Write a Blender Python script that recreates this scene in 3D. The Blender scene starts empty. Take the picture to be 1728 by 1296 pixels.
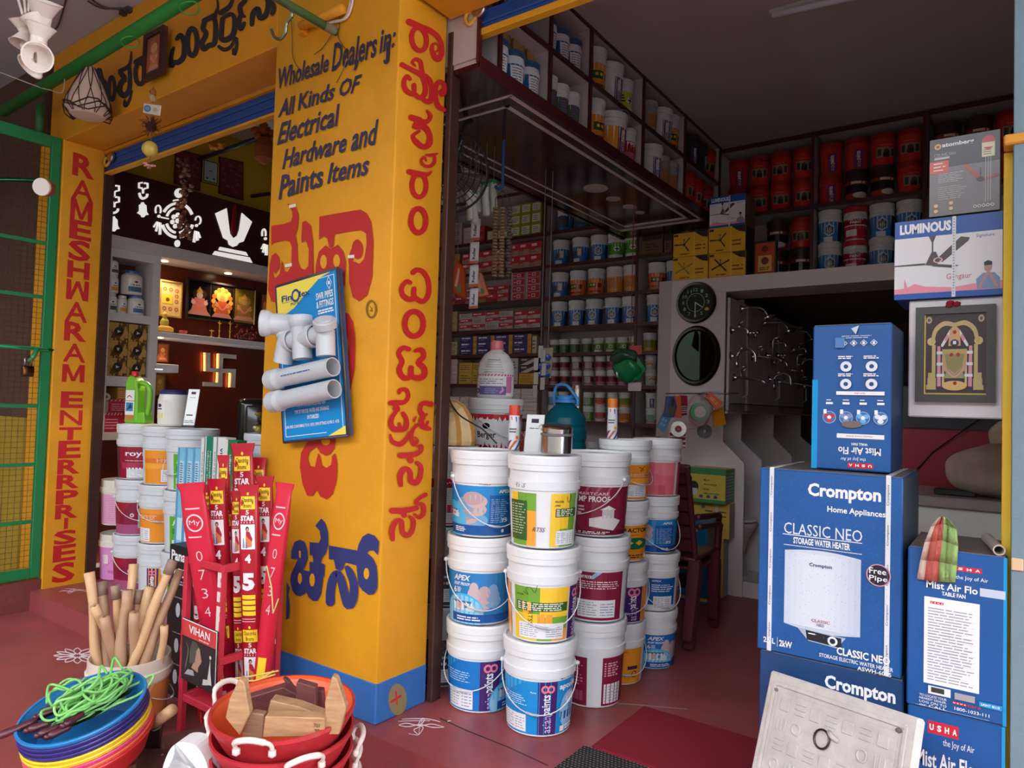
import bpy,bmesh,math,random
from mathutils import Vector as V,Matrix as MX
from math import sin,cos,pi,radians as rad,atan2,sqrt,hypot
random.seed(7)
sc=bpy.context.scene
C=bpy.context.collection

# ---------------------------------------------------------------- camera
F,YAW,PITCH,ROLL,HC=1187.8,-.619844,.0327591,.0293148,1.33
_fw=V((sin(YAW)*cos(PITCH),cos(YAW)*cos(PITCH),sin(PITCH)))
_ri=V((cos(YAW),-sin(YAW),0));_up=_ri.cross(_fw)
CR=_ri*cos(ROLL)+_up*sin(ROLL);CU=_up*cos(ROLL)-_ri*sin(ROLL);CP=V((0,0,HC))
cd=bpy.data.cameras.new('camera');cam=bpy.data.objects.new('camera',cd);C.objects.link(cam)
cam.matrix_world=MX(((CR.x,CU.x,-_fw.x,0),(CR.y,CU.y,-_fw.y,0),(CR.z,CU.z,-_fw.z,HC),(0,0,0,1)))
cd.sensor_width=36;cd.lens=F/1728*36;cd.clip_start=.02
sc.camera=cam

# ---------------------------------------------------------------- light and exposure
w=bpy.data.worlds.new('overcast_sky');sc.world=w;w.use_nodes=True
_n=w.node_tree.nodes;_n['Background'].inputs[0].default_value=(.86,.93,1,1);_n['Background'].inputs[1].default_value=4.4
sc.view_settings.view_transform='Standard';sc.view_settings.look='None'
sc.view_settings.gamma=1;sc.view_settings.use_curve_mapping=False
sc.view_settings.exposure=.75

# a pixel of the 1728x1296 photograph carried to a plane of the place
def ray(x,y):return (CR*(x-864)+CU*(648-y)+_fw*F).normalized()
def atX(x,y,v):d=ray(x,y);return CP+d*(v/d.x)
def atY(x,y,v):d=ray(x,y);return CP+d*(v/d.y)
def atZ(x,y,v=0.):d=ray(x,y);return CP+d*((v-HC)/d.z)
def at_depth(x,y,k):d=ray(x,y);return CP+d*(k/d.dot(_fw))

# ---------------------------------------------------------------- materials
def lin(c):c=c/255;return c/12.92 if c <= .04045 else ((c+.055)/1.055)**2.4
def k(r,g=None,b=None):
    if g is None:g=b=r
    return (lin(r),lin(g),lin(b),1.)
_mats={}
def mat(kind):
    if kind in _mats:return _mats[kind]
    m=bpy.data.materials.new(kind);m.use_nodes=True;_mats[kind]=m
    nt=m.node_tree;N=nt.nodes;L=nt.links;B=N['Principled BSDF']
    at=N.new('ShaderNodeAttribute');at.attribute_name='Col';src=at.outputs['Color']
    R=dict(matte=.8,paper=.55,plastic=.33,gloss=.1,metal=.28,chrome=.1,lam=.22,cloth=.9,rubber=.6,film=.15,steel=.2,foil=.3).get(kind,.6)
    B.inputs['Roughness'].default_value=R
    def noise(scale,detail=4,rough=.6,stretch=None,space='Object'):
        tc=N.new('ShaderNodeTexCoord');o=tc.outputs[space]
        if stretch:
            mp=N.new('ShaderNodeMapping');mp.inputs['Scale'].default_value=stretch;L.new(o,mp.inputs[0]);o=mp.outputs[0]
        n=N.new('ShaderNodeTexNoise');n.inputs['Scale'].default_value=scale;n.inputs['Detail'].default_value=detail;n.inputs['Roughness'].default_value=rough
        L.new(o,n.inputs['Vector']);return n.outputs['Fac']
    def ramp(f,a,b,lo,hi):
        r=N.new('ShaderNodeMapRange');L.new(f,r.inputs[0])
        for i,x in enumerate((a,b,lo,hi)):r.inputs[i+1].default_value=x
        return r.outputs[0]
    def mul(c,f):
        x=N.new('ShaderNodeMix');x.data_type='RGBA';x.blend_type='MULTIPLY';x.inputs[0].default_value=1
        L.new(c,x.inputs[6]);L.new(f,x.inputs[7]);return x.outputs[2]
    def mixc(c,col,f):
        x=N.new('ShaderNodeMix');x.data_type='RGBA';L.new(f,x.inputs[0]);L.new(c,x.inputs[6]);x.inputs[7].default_value=col;return x.outputs[2]
    def bump(h,st,d=.01):
        b=N.new('ShaderNodeBump');b.inputs['Strength'].default_value=st;b.inputs['Distance'].default_value=d;L.new(h,b.inputs['Height']);L.new(b.outputs[0],B.inputs['Normal'])
    if kind in ('metal','chrome','steel'):B.inputs['Metallic'].default_value=1
    if kind == 'metal':src=mul(src,ramp(noise(30),.3,.7,.75,1))
    if kind == 'plaster':
        B.inputs['Roughness'].default_value=.62
        src=mul(src,ramp(noise(3.2,8,.7),.3,.75,.86,1.04));bump(noise(160,3),.25,.004)
        src=mixc(src,k(70,45,20),ramp(noise(9,9,.8),.68,.8,0,.45))
    if kind == 'oxide':
        B.inputs['Roughness'].default_value=.38
        src=mul(src,ramp(noise(2.4,8,.7),.3,.7,.72,1.12))
        src=mixc(src,k(120,112,104),ramp(noise(5,10,.75),.56,.72,0,.6));src=mixc(src,k(190,175,170),ramp(noise(60,2,.5),.74,.8,0,.5));bump(noise(25,6),.12,.004)
    if kind == 'wood':
        B.inputs['Roughness'].default_value=.5
        src=mul(src,ramp(noise(9,6,.65,(1,1,7)),.3,.7,.62,1.15));bump(noise(60,3,.6,(1,1,8)),.15,.003)
    if kind == 'veneer':
        B.inputs['Roughness'].default_value=.12
        src=mul(src,ramp(noise(3,9,.75,(1,.35,1)),.3,.72,.45,1.5))
    if kind == 'panel':
        B.inputs['Roughness'].default_value=.3
        src=mul(src,ramp(noise(5,6,.6,(1,1,.25)),.3,.7,.7,1.2))
    if kind == 'carton':
        B.inputs['Roughness'].default_value=.45
        src=mul(src,ramp(noise(7,6,.7),.3,.75,.84,1.06));bump(noise(40,2,.5,(6,1,.2)),.08,.002)
    if kind == 'plastic':src=mul(src,ramp(noise(11,6,.7),.25,.55,.93,1))
    if kind == 'dusty':
        B.inputs['Roughness'].default_value=.5
        src=mul(src,ramp(noise(14,8,.7),.3,.7,.85,1.03));src=mixc(src,k(150,125,100),ramp(noise(6,9,.8),.56,.78,0,.5))
    if kind == 'stone':
        B.inputs['Roughness'].default_value=.7
        src=mul(src,ramp(noise(13,8,.7),.3,.75,.72,1.05));src=mixc(src,k(120,95,70),ramp(noise(5,10,.8),.58,.8,0,.5));bump(noise(80,5),.3,.003)
    if kind == 'cloth':bump(noise(300,2),.5,.003);src=mul(src,ramp(noise(20,5),.3,.7,.82,1.05))
    if kind == 'mat':B.inputs['Roughness'].default_value=.95;src=mul(src,ramp(noise(400,3,.7),.3,.7,.55,1.25));bump(noise(350,3,.8),1,.008)
    if kind == 'marble':
        B.inputs['Roughness'].default_value=.2;src=mixc(src,k(60,40,22),ramp(noise(13,3,.6,(1,1.6,1)),.48,.53,0,.85))
    if kind == 'glow':L.new(src,B.inputs['Emission Color']);B.inputs['Emission Strength'].default_value=.42
    if kind == 'lamp':L.new(src,B.inputs['Emission Color']);B.inputs['Emission Strength'].default_value=9
    if kind in ('film','jug'):
        B.inputs['Transmission Weight'].default_value=.75 if kind == 'film' else .35;B.inputs['IOR'].default_value=1.08 if kind == 'film' else 1.25;B.inputs['Roughness'].default_value=.2
        m.use_backface_culling=False
    if kind == 'mirror':B.inputs['Metallic'].default_value=1;B.inputs['Roughness'].default_value=.03
    L.new(src,B.inputs['Base Color'])
    return m

# ---------------------------------------------------------------- mesh building
class MB:
    def __init__(s,o=(0,0,0)):s.v=[];s.f=[];s.c=[];s.m=[];s.s=[];s.o=V(o);s.T=None
    def add(s,vs,fs,col,m='matte',smooth=False):
        b=len(s.v)
        if s.T is not None:vs=[s.T @ V(p) for p in vs]
        s.v += [V(p) for p in vs]
        for f in fs:s.f.append([b+i for i in f]);s.c.append(col);s.m.append(m);s.s.append(smooth)
        return s
    def bm(s,b,col,m='matte',smooth=False):
        b.verts.index_update();s.add([x.co.copy() for x in b.verts],[[x.index for x in f.verts] for f in b.faces],col,m,smooth);b.free();return s
    def box(s,lo,hi,col,m='matte',bev=0.,seg=1,rot=None,at=None):
        b=bmesh.new();bmesh.ops.create_cube(b,size=1)
        lo=V(lo);hi=V(hi);d=hi-lo;c=(hi+lo)/2
        for x in b.verts:x.co=V((x.co.x*d.x,x.co.y*d.y,x.co.z*d.z))+c
        if bev:bmesh.ops.bevel(b,geom=list(b.edges),offset=min(bev,.45*min(d)),segments=seg,affect='EDGES',profile=.5)
        if rot is not None:
            for x in b.verts:x.co=rot @ x.co
        if at is not None:
            for x in b.verts:x.co=x.co+V(at)
        return s.bm(b,col,m,seg > 1)
    def lathe(s,pr,col,m='plastic',n=24,c=(0,0,0),ax=None,smooth=True,cols=None,arc=None,sx=1.,sy=1.):
        # pr: (radius, height) pairs; cols: one colour (or (colour, material)) per segment
        Q=V((0,0,1)).rotation_difference(V(ax)) if ax is not None else None
        full=arc is None;a0,a1=(0,2*pi) if full else arc
        vs=[];fs=[];N=n if full else n+1
        for r,h in pr:
            for i in range(N):
                a=a0+(a1-a0)*i/n;p=V((r*cos(a)*sx,r*sin(a)*sy,h))
                if Q:p=Q @ p
                vs.append(p+V(c))
        for j in range(len(pr)-1):
            seg=[[j*N+i,j*N+(i+1) % N,(j+1)*N+(i+1) % N,(j+1)*N+i] for i in range(n)]
            cc=cols[j] if cols else col
            s.add(vs[j*N:(j+2)*N],[[q-j*N for q in f] for f in seg],cc,m,smooth)
        return s
    def tube(s,pts,r,col,m='plastic',n=8,cap=True,closed=False):
        P=[V(p) for p in pts];K=len(P);vs=[];fs=[]
        rr=r if hasattr(r,'__len__') else [r]*K
        ref=None
        for i,p in enumerate(P):
            a=P[(i-1) % K] if (i or closed) else P[0];b=P[(i+1) % K] if (i < K-1 or closed) else P[-1]
            t=(b-a);t=t.normalized() if t.length > 1e-9 else V((0,0,1))
            if ref is None:
                ref=t.orthogonal().normalized()
            ref=(ref-t*ref.dot(t));ref=ref.normalized() if ref.length > 1e-6 else t.orthogonal().normalized()
            q=t.cross(ref)
            for j in range(n):a=2*pi*j/n;vs.append(p+(ref*cos(a)+q*sin(a))*rr[i])
        for i in range(K if closed else K-1):
            i2=(i+1) % K
            for j in range(n):fs.append([i*n+j,i*n+(j+1) % n,i2*n+(j+1) % n,i2*n+j])
        if cap and not closed:fs.append(list(range(n))[::-1]);fs.append([(K-1)*n+j for j in range(n)])
        return s.add(vs,fs,col,m,n > 5)
    def quad(s,a,b,c,d,col,m='matte'):return s.add([a,b,c,d],[[0,1,2,3]],col,m)
    def prism(s,pts,ext,col,m='matte',bev=0):
        # planar polygon (3-D points) pulled along ext
        n=len(pts);P=[V(p) for p in pts];E=V(ext)
        b=bmesh.new();a=[b.verts.new(p) for p in P];f=b.faces.new(a)
        r=bmesh.ops.extrude_face_region(b,geom=[f]);bmesh.ops.translate(b,vec=E,verts=[x for x in r['geom'] if isinstance(x,bmesh.types.BMVert)])
        bmesh.ops.recalc_face_normals(b,faces=b.faces)
        if bev:bmesh.ops.bevel(b,geom=list(b.edges),offset=bev,segments=1,affect='EDGES')
        return s.bm(b,col,m)
    def blob(s,c,r,col,m='matte',sub=2,jit=0.,seed=0,rot=None):
        b=bmesh.new();bmesh.ops.create_icosphere(b,subdivisions=sub,radius=1);rn=random.Random(seed)
        ph=[V((rn.uniform(2,5),rn.uniform(2,5),rn.uniform(0,6))) for _ in range(3)]
        for x in b.verts:
            q=1+jit*sum(sin(p.x*x.co[i]+p.y*x.co[(i+1) % 3]+p.z) for i,p in enumerate(ph))
            x.co=V((x.co.x*r[0],x.co.y*r[1],x.co.z*r[2]))*q
            if rot is not None:x.co=rot @ x.co
            x.co += V(c)
        return s.bm(b,col,m,True)
    def build(s,name,parent=None,**pr):
        me=bpy.data.meshes.new(name);o=bpy.data.objects.new(name,me);C.objects.link(o)
        off=V(s.o)
        if parent is not None and s.o.length == 0 and getattr(parent,'type','') == 'EMPTY' and pr.pop('world',False):off=parent.location.copy()
        pr.pop('world',None)
        me.from_pydata([p-off for p in s.v],[],s.f)
        ms=sorted(set(s.m));ix={q:i for i,q in enumerate(ms)}
        for q in ms:me.materials.append(mat(q))
        me.polygons.foreach_set('material_index',[ix[q] for q in s.m]);me.polygons.foreach_set('use_smooth',s.s)
        a=me.attributes.new('Col','FLOAT_COLOR','CORNER');buf=[]
        for p,c in zip(s.f,s.c):buf += list(c)*len(p)
        a.data.foreach_set('color',buf);me.update()
        if parent is None:o.location=off
        else:o.parent=parent
        tag(o,**pr);return o
def tag(o,label=None,cat=None,group=None,kind=None):
    if label:o['label']=label
    if cat:o['category']=cat
    if group:o['group']=group
    if kind:o['kind']=kind
    return o
def thing(name,loc,label,cat,group=None,rz=0.,kind=None):
    o=bpy.data.objects.new(name,None);C.objects.link(o);o.location=V(loc);o.rotation_euler=(0,0,rz);o.empty_display_size=.05
    return tag(o,label,cat,group,kind)
def copy_tree(o,parent=None):
    c=o.copy();C.objects.link(c)
    if parent is not None:c.parent=parent
    for ch in o.children:copy_tree(ch,c)
    return c
_proto={}
def place(key,make,loc,label,cat=None,group=None,rz=0.,rot=None):
    # the first of a kind is built, every other one is a copy of it and of its parts
    if key not in _proto:_proto[key]=o=make()
    else:o=copy_tree(_proto[key])
    o.location=V(loc);o.rotation_euler=rot if rot is not None else (0,0,rz)
    return tag(o,label,cat,group)

# ---------------------------------------------------------------- lettering and print
_tx={}
def glyphs(s,bold=0.):
    key=(s,bold)
    if key not in _tx:
        cu=bpy.data.curves.new('t','FONT');cu.body=s;cu.resolution_u=2;cu.offset=bold;cu.fill_mode='BOTH' if hasattr(cu,'fill_mode') and False else cu.fill_mode
        ob=bpy.data.objects.new('t',cu);me=ob.to_mesh()
        vs=[(x.co.x,x.co.y) for x in me.vertices];fs=[list(p.vertices) for p in me.polygons]
        ob.to_mesh_clear();bpy.data.objects.remove(ob);bpy.data.curves.remove(cu)
        if not vs:vs=[(0,0),(1,1)];fs=[]
        x0=min(v[0] for v in vs);x1=max(v[0] for v in vs);y0=min(v[1] for v in vs);y1=max(v[1] for v in vs)
        _tx[key]=([((v[0]-x0)/(x1-x0),(v[1]-y0)/(y1-y0)) for v in vs],fs,(x1-x0)/(y1-y0))
    return _tx[key]
def smooth_path(P,n=6):
    P=[tuple(p) for p in P]
    if len(P) < 3:return P
    out=[];Q=[P[0]]+P+[P[-1]]
    for i in range(1,len(Q)-2):
        a,b,c,d=Q[i-1:i+3]
        for j in range(n):
            t=j/n;out.append(tuple(.5*((2*b[q])+(-a[q]+c[q])*t+(2*a[q]-5*b[q]+4*c[q]-d[q])*t*t+(-a[q]+3*b[q]-3*c[q]+d[q])*t**3) for q in range(len(b))))
    return out+[P[-1]]
def ribbon(P,w=None,n=6,caps=True):
    # brush stroke: (x, y, width) points -> polygons
    if len(P[0]) == 2:P=[(p[0],p[1],w) for p in P]
    P=smooth_path(P,n);A=[];B=[]
    for i,p in enumerate(P):
        a=P[max(i-1,0)];b=P[min(i+1,len(P)-1)];tx,ty=b[0]-a[0],b[1]-a[1];l=hypot(tx,ty) or 1;nx,ny=-ty/l*p[2]/2,tx/l*p[2]/2
        A.append((p[0]+nx,p[1]+ny));B.append((p[0]-nx,p[1]-ny))
    out=[[A[i],A[i+1],B[i+1],B[i]] for i in range(len(P)-1)]
    if caps:
        for p in (P[0],P[-1]):out.append([(p[0]+p[2]/2*cos(q*pi/5),p[1]+p[2]/2*sin(q*pi/5)) for q in range(10)])
    return out
class Art:
    """flat printing on a surface: f(u, v, lift) gives the point; each layer lies a hair above the one before"""
    def __init__(s,mb,f,step=None,m='paper',lift=.0004,dl=.00012):s.mb,s.f,s.step,s.m,s.l,s.dl=mb,f,step,m,lift,dl;s.vlim=None
    def polys(s,PP,col,m=None):
        s.l += s.dl
        for P in PP:
            if s.vlim:
                for sg,lim in ((1,s.vlim[0]),(-1,-s.vlim[1])):     # cut off what runs over the label's edge
                    Q=[]
                    for i,p in enumerate(P):
                        o=P[i-1];a,c=sg*o[1]-lim,sg*p[1]-lim
                        if (a < 0) != (c < 0):t=a/(a-c);Q.append((o[0]+(p[0]-o[0])*t,o[1]+(p[1]-o[1])*t))
                        if c >= 0:Q.append(p)
                    P=Q
                if len(P) < 3:continue
            s.l += 2e-6
            if s.step and max(p[0] for p in P)-min(p[0] for p in P) > s.step*1.2:
                b=bmesh.new();b.faces.new([b.verts.new((p[0],p[1],0)) for p in P]);x0=min(p[0] for p in P);x1=max(p[0] for p in P);q=x0+s.step
                while q < x1-1e-5:
                    bmesh.ops.bisect_plane(b,geom=b.verts[:]+b.edges[:]+b.faces[:],plane_co=(q,0,0),plane_no=(1,0,0));q += s.step
                b.verts.index_update()
                s.mb.add([s.f(x.co.x,x.co.y,s.l) for x in b.verts],[[x.index for x in f.verts] for f in b.faces],col,m or s.m);b.free()
            else:s.mb.add([s.f(p[0],p[1],s.l) for p in P],[list(range(len(P)))],col,m or s.m)
        return s
    def r(s,x0,y0,x1,y1,col,m=None):return s.polys([[(x0,y0),(x1,y0),(x1,y1),(x0,y1)]],col,m)
    def e(s,cx,cy,rx,ry,col,n=20,m=None):return s.polys([[(cx+rx*cos(2*pi*i/n),cy+ry*sin(2*pi*i/n)) for i in range(n)]],col,m)
    def ring(s,cx,cy,r0,r1,col,n=24,sx=1.,sy=1.):
        return s.polys([[(cx+r*cos(2*pi*(i+d)/n)*sx,cy+r*sin(2*pi*(i+d)/n)*sy) for r,d in ((r0,0),(r1,0),(r1,1),(r0,1))] for i in range(n)],col)
    def p(s,pts,col,m=None):return s.polys([pts],col,m)
    def st(s,pts,w,col,n=5):return s.polys(ribbon(pts,w,n),col)
    def t(s,txt,x0,y0,x1,y1,col,bold=0.,shear=0.,rot=0):
        vs,fs,_=glyphs(txt,bold);s.l += s.dl
        def g(a,b):
            if rot == 90:a,b=1-b,a      # reads bottom to top
            elif rot ==-90:a,b=b,1-a
            elif rot == 180:a,b=1-a,1-b
            return s.f(x0+(x1-x0)*a+shear*b,y0+(y1-y0)*b,s.l)
        s.mb.add([g(*p) for p in vs],fs,col,s.m);return s
    def tq(s,txt,q,col,bold=0.):
        # text stretched into a four-cornered field tl, tr, br, bl (u, v pairs)
        vs,fs,_=glyphs(txt,bold);s.l += s.dl;tl,tr,br,bl=[V(p) for p in q]
        out=[]
        for a,b in vs:p=(bl*(1-a)+br*a)*(1-b)+(tl*(1-a)+tr*a)*b;out.append(s.f(p.x,p.y,s.l))
        s.mb.add(out,fs,col,s.m);return s
    def lines(s,x0,y0,x1,y1,n,col,seed=1,fill=.55,gap=.15):
        rn=random.Random(seed);h=(y1-y0)/n;PP=[]
        for i in range(n):
            y=y1-h*(i+.5);x=x0;end=x1-(x1-x0)*rn.uniform(0,.3)
            while x < end:
                wd=min(rn.uniform(1.5,5)*h,end-x)
                PP.append([(x,y-h*fill/2),(x+wd,y-h*fill/2),(x+wd,y+h*fill/2),(x,y+h*fill/2)]);x += wd+h*.45
        return s.polys(PP,col)
def flat(o,u,v,n):
    o,u,v,n=V(o),V(u),V(v),V(n);return lambda a,b,l:o+u*a+v*b+n*l
def face_y(x0,z0,y):return flat((x0,y,z0),(1,0,0),(0,0,1),(0,-1,0))     # a face looking out at the street
def face_x(y0,z0,x):return flat((x,y0,z0),(0,1,0),(0,0,1),(1,0,0))      # a face looking along +X
WHITE,BLACK=k(240),k(18)
# ================================================================ the setting
YEL,YEL2,OX,BLUE,CREAM=k(230,158,18),k(222,146,18),k(160,76,76),k(48,106,176),k(225,218,214)
PF=2.095                     # plane of the shop front
def struct(name,mb,parent=None):return mb.build(name,parent,kind='structure')
b=MB();b.box((-5.75,2.03,-.13),(2.2,9,0),OX,'oxide');struct('floor',b)
b=MB();b.box((-9,.2,-.33),(3,2.05,-.13),OX,'oxide');struct('ground',b)
b=MB();b.box((-30,-40,-.6),(30,.2,-.33),k(120,114,108),'stone');struct('ground_street',b)
b=MB();b.box((-6.05,2.35,3.7),(2.2,9,3.8),k(178,168,162));b.box((-2.0,2.4,3.5),(2.2,9,3.7),k(176,165,165));struct('ceiling',b)
b=MB();b.box((-15,-1.3,3.75),(10,2.4,3.9),k(176,166,170));struct('ceiling_porch',b)  # outer stretch, out of view, drawn forward to shade the lintel
# unseen house row across the street, put up to block the low sky
b=MB();b.box((-30,-9,-.6),(30,-8.6,5.6),k(120,114,104),'plaster');struct('wall_opposite',b)
# the two painted lintels and the centre pillar
b=MB();b.box((-5.6,PF,3.09),(-2.99,2.35,3.75),YEL2,'plaster',.006);lint=struct('lintel',b)
b=MB();b.box((-2.12,PF+.02,3.1),(2.2,2.4,3.75),YEL2,'plaster',.006);struct('lintel_right',b)
b=MB();b.box((-2.995,PF,-.0),(-2.139,2.40,3.75),YEL,'plaster',.008,2)
b.box((-2.998,PF-.003,0),(-2.136,2.40,.172),BLUE,'plaster',.006)
pillar=struct('pillar',b)
b=MB();b.box((-5.75,PF,-.13),(-5.368,2.37,3.12),YEL,'plaster',.006);jamb=struct('wall_end',b)
# inner walls
b=MB();b.box((-6.05,2.37,0),(-5.9,6.2,3.06),k(96,36,22),'panel');b.box((-5.9,2.44,2.552),(-5.6,6.0,3.06),k(60,24,20),'panel');b.box((-6.05,2.37,3.06),(-5.78,6.2,3.75),k(205,172,24),'plaster');struct('wall_left',b)
b=MB();b.box((-7.1,-5.5,-.6),(-7.0,4,5.5),k(84,56,44),'plaster');b.box((-7.0,1.2,.0),(-6.9,2.05,2.2),k(120,46,48),'plaster');b.box((-7.0,2.1,-.33),(-5.76,2.2,3.75),k(92,60,46),'plaster');b.box((-6.3,2.09,-.33),(-5.76,2.1,1.15),k(176,140,40),'plaster');struct('wall_neighbour',b)  # tall stretch towards the street is unseen, added to shade the left porch
b=MB();b.box((-5.46,.2,-.13),(-5.372,2.094,.07),k(128,66,60),'oxide');struct('trim_gate_curb',b)
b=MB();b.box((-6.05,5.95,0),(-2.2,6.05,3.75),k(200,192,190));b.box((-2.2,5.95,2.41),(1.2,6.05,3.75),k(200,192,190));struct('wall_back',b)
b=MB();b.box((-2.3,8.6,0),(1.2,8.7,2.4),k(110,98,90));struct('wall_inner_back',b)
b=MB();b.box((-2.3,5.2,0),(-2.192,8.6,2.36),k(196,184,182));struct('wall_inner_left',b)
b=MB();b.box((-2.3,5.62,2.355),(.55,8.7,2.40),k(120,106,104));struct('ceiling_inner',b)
b=MB();b.box((.55,2.4,0),(.65,8.7,3.75),k(180,170,165));struct('wall_right',b)
# dark wooden shutter guides at the opening edges
b=MB()
b.box((-5.368,2.365,0),(-5.345,2.43,3.05),k(62,34,26),'wood');struct('trim_left',b)
b=MB();b.box((-2.139,2.405,0),(-2.108,2.47,3.05),k(66,38,28),'wood',.004);struct('trim_right',b)
# ================================================================ sign painting on the shop front
RED,NAVY,INK=k(196,28,30),k(44,54,112),k(40,34,40)
def zoomed(x0,y0,s):return lambda p:(p[0]/s+x0,p[1]/s+y0)+((p[2]/s,) if len(p) > 2 else ())
class Paint:
    """brush work measured on the photograph and laid on its real wall"""
    def __init__(s,mb,hit,n,z):s.mb,s.hit,s.n,s.z,s.lift=mb,hit,V(n),z,.0012
    def P(s,PP,col,lift=None):
        s.lift += .00008
        for Q in PP:
            s.lift += 4e-6;s.mb.add([s.hit(*q[:2])+s.n*(lift or s.lift) for q in Q],[list(range(len(Q)))],col,'paper')
        return s
    def st(s,pts,col,n=5):return s.P(ribbon([s.z(p) for p in pts],None,n),col)
    def poly(s,pts,col):return s.P([[s.z(p) for p in pts]],col)
    def blob(s,x,y,r,col,ry=None):return s.P([[s.z((x+r*cos(i*pi/9),y+(ry or r)*sin(i*pi/9))) for i in range(18)]],col)
    def ring(s,x,y,rx,ry,w,col,tilt=0.):
        pts=[(x+rx*cos(i*pi/10)+tilt*ry*sin(i*pi/10),y+ry*sin(i*pi/10),w) for i in range(21)]
        return s.P(ribbon([s.z(p) for p in pts],None,2,False),col)
    def word(s,txt,tl,tr,br,bl,col,bold=.02):
        vs,fs,_=glyphs(txt,bold);s.lift += .00008;tl,tr,br,bl=[s.hit(*s.z(p)) for p in (tl,tr,br,bl)]
        s.mb.add([(bl*(1-a)+br*a)*(1-b)+(tl*(1-a)+tr*a)*b+s.n*s.lift for a,b in vs],fs,col,'paper');return s
front=lambda x,y:atY(x,y,PF-.003)
side=lambda x,y:atX(x,y,-2.136)
# --- jamb of the pillar: red Kannada letters one under another
b=MB();p=Paint(b,side,(1,0,0),zoomed(640,20,4.321))
p.st([(216,72,46),(290,105,44),(365,135,42),(425,180,36),(456,245,30),(452,310,40),(425,345,46),(392,305,36),(384,255,28),(405,228,16),(430,245,14),(432,275,12),(415,290,16)],RED)
p.ring(290,200,54,84,36,RED,.1)
p.st([(262,395,14),(240,370,22),(265,345,26),(300,365,30),(308,415,34),(318,470,40),(335,540,36),(330,600,40),(290,625,36),(250,592,34)],RED).st([(165,385,36),(230,420,34),(300,455,40)],RED)
p.st([(222,490,28),(200,470,30),(178,510,34),(186,560,38),(225,595,36),(250,590,34),(252,535,36)],RED)
p.st([(340,465,26),(372,510,34),(384,590,40),(370,650,42),(335,650,34),(310,625,30)],RED)
p.st([(470,715,30),(430,690,40),(412,640,34),(408,560,34),(430,515,36),(466,525,34),(474,580,30),(455,610,24),(440,580,20),(455,565,10)],RED)
p.st([(230,770,42),(300,800,50),(255,835,44),(320,835,46),(362,890,40),(362,960,46),(320,985,40),(268,950,40),(243,905,28),(290,870,22)],RED).st([(300,800,40),(345,800,34),(372,760,30),(345,720,16)],RED)
p.st([(420,1035,16),(380,1045,24),(335,1045,12)],RED).st([(400,1045,20),(398,1100,26),(360,1128,26),(320,1118,22),(303,1085,20),(325,1060,18),(340,1085,14)],RED)
p.st([(214,1165,40),(290,1185,44),(350,1185,30),(375,1165,14)],RED).ring(287,1266,52,84,34,RED)
p.z=zoomed(640,300,4.321)
p.ring(282,313,55,88,38,RED).ring(250,1065,68,90,40,RED)
p.st([(243,690,40),(270,672,36),(320,690,34),(355,760,34),(355,850,36),(320,900,34),(280,890,36),(250,860,34),(250,810,36)],RED).st([(222,765,30),(195,755,30),(160,800,34),(165,850,36),(205,885,40),(250,880,36)],RED)
p.z=zoomed(640,560,3.6)
p.st([(175,105,30),(140,97,28),(114,130,30),(135,180,30),(117,230,34),(140,275,34),(180,275,30),(190,220,34)],RED).st([(215,115,24),(255,110,30),(266,150,30),(235,185,34),(268,220,34),(268,265,36),(235,280,36),(195,268,30),(190,220,30)],RED)
p.st([(115,370,22),(125,352,24),(160,352,24),(172,390,24),(150,425,26),(105,430,34),(64,432,32)],RED).blob(100,467,22,RED)
p.st([(95,490,22),(72,520,30),(66,560,32),(85,590,36),(120,590,30),(118,555,14)],RED).st([(140,495,26),(160,530,26),(156,580,34),(125,597,30)],RED).st([(62,625,12),(75,665,26),(120,682,32),(160,650,26),(178,605,10)],RED)
p.st([(310,438,34),(265,432,28),(247,450,28),(243,480,28),(262,512,30),(250,540,30),(262,575,34),(300,588,22)],RED).st([(262,512,18),(284,500,14)],RED).st([(275,580,20),(290,545,14)],RED)
p.st([(218,515,10),(205,540,16)],RED).st([(226,565,20),(202,590,20),(190,640,22),(205,685,24),(228,660,16),(210,640,12)],RED)
p.st([(228,695,14),(250,692,22),(245,725,26),(200,745,34),(122,750,36)],RED).blob(185,780,18,RED)
p.st([(125,930,26),(122,870,34),(150,830,32),(183,850,26),(185,900,34),(215,916,36),(242,880,30),(248,820,26),(225,795,24)],RED)
p.st([(275,988,26),(235,1012,22),(216,1040,20),(258,1050,26),(264,1100,26),(235,1126,24),(208,1106,14)],RED).st([(72,1085,36),(140,1085,36),(220,1070,30)],RED).blob(145,1112,16,RED)
p.st([(75,1258,26),(72,1200,34),(95,1150,30),(128,1150,28),(135,1210,30),(160,1236,30),(192,1210,28),(202,1150,26),(180,1122,20)],RED)
b.build('jamb_lettering',pillar)
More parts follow.
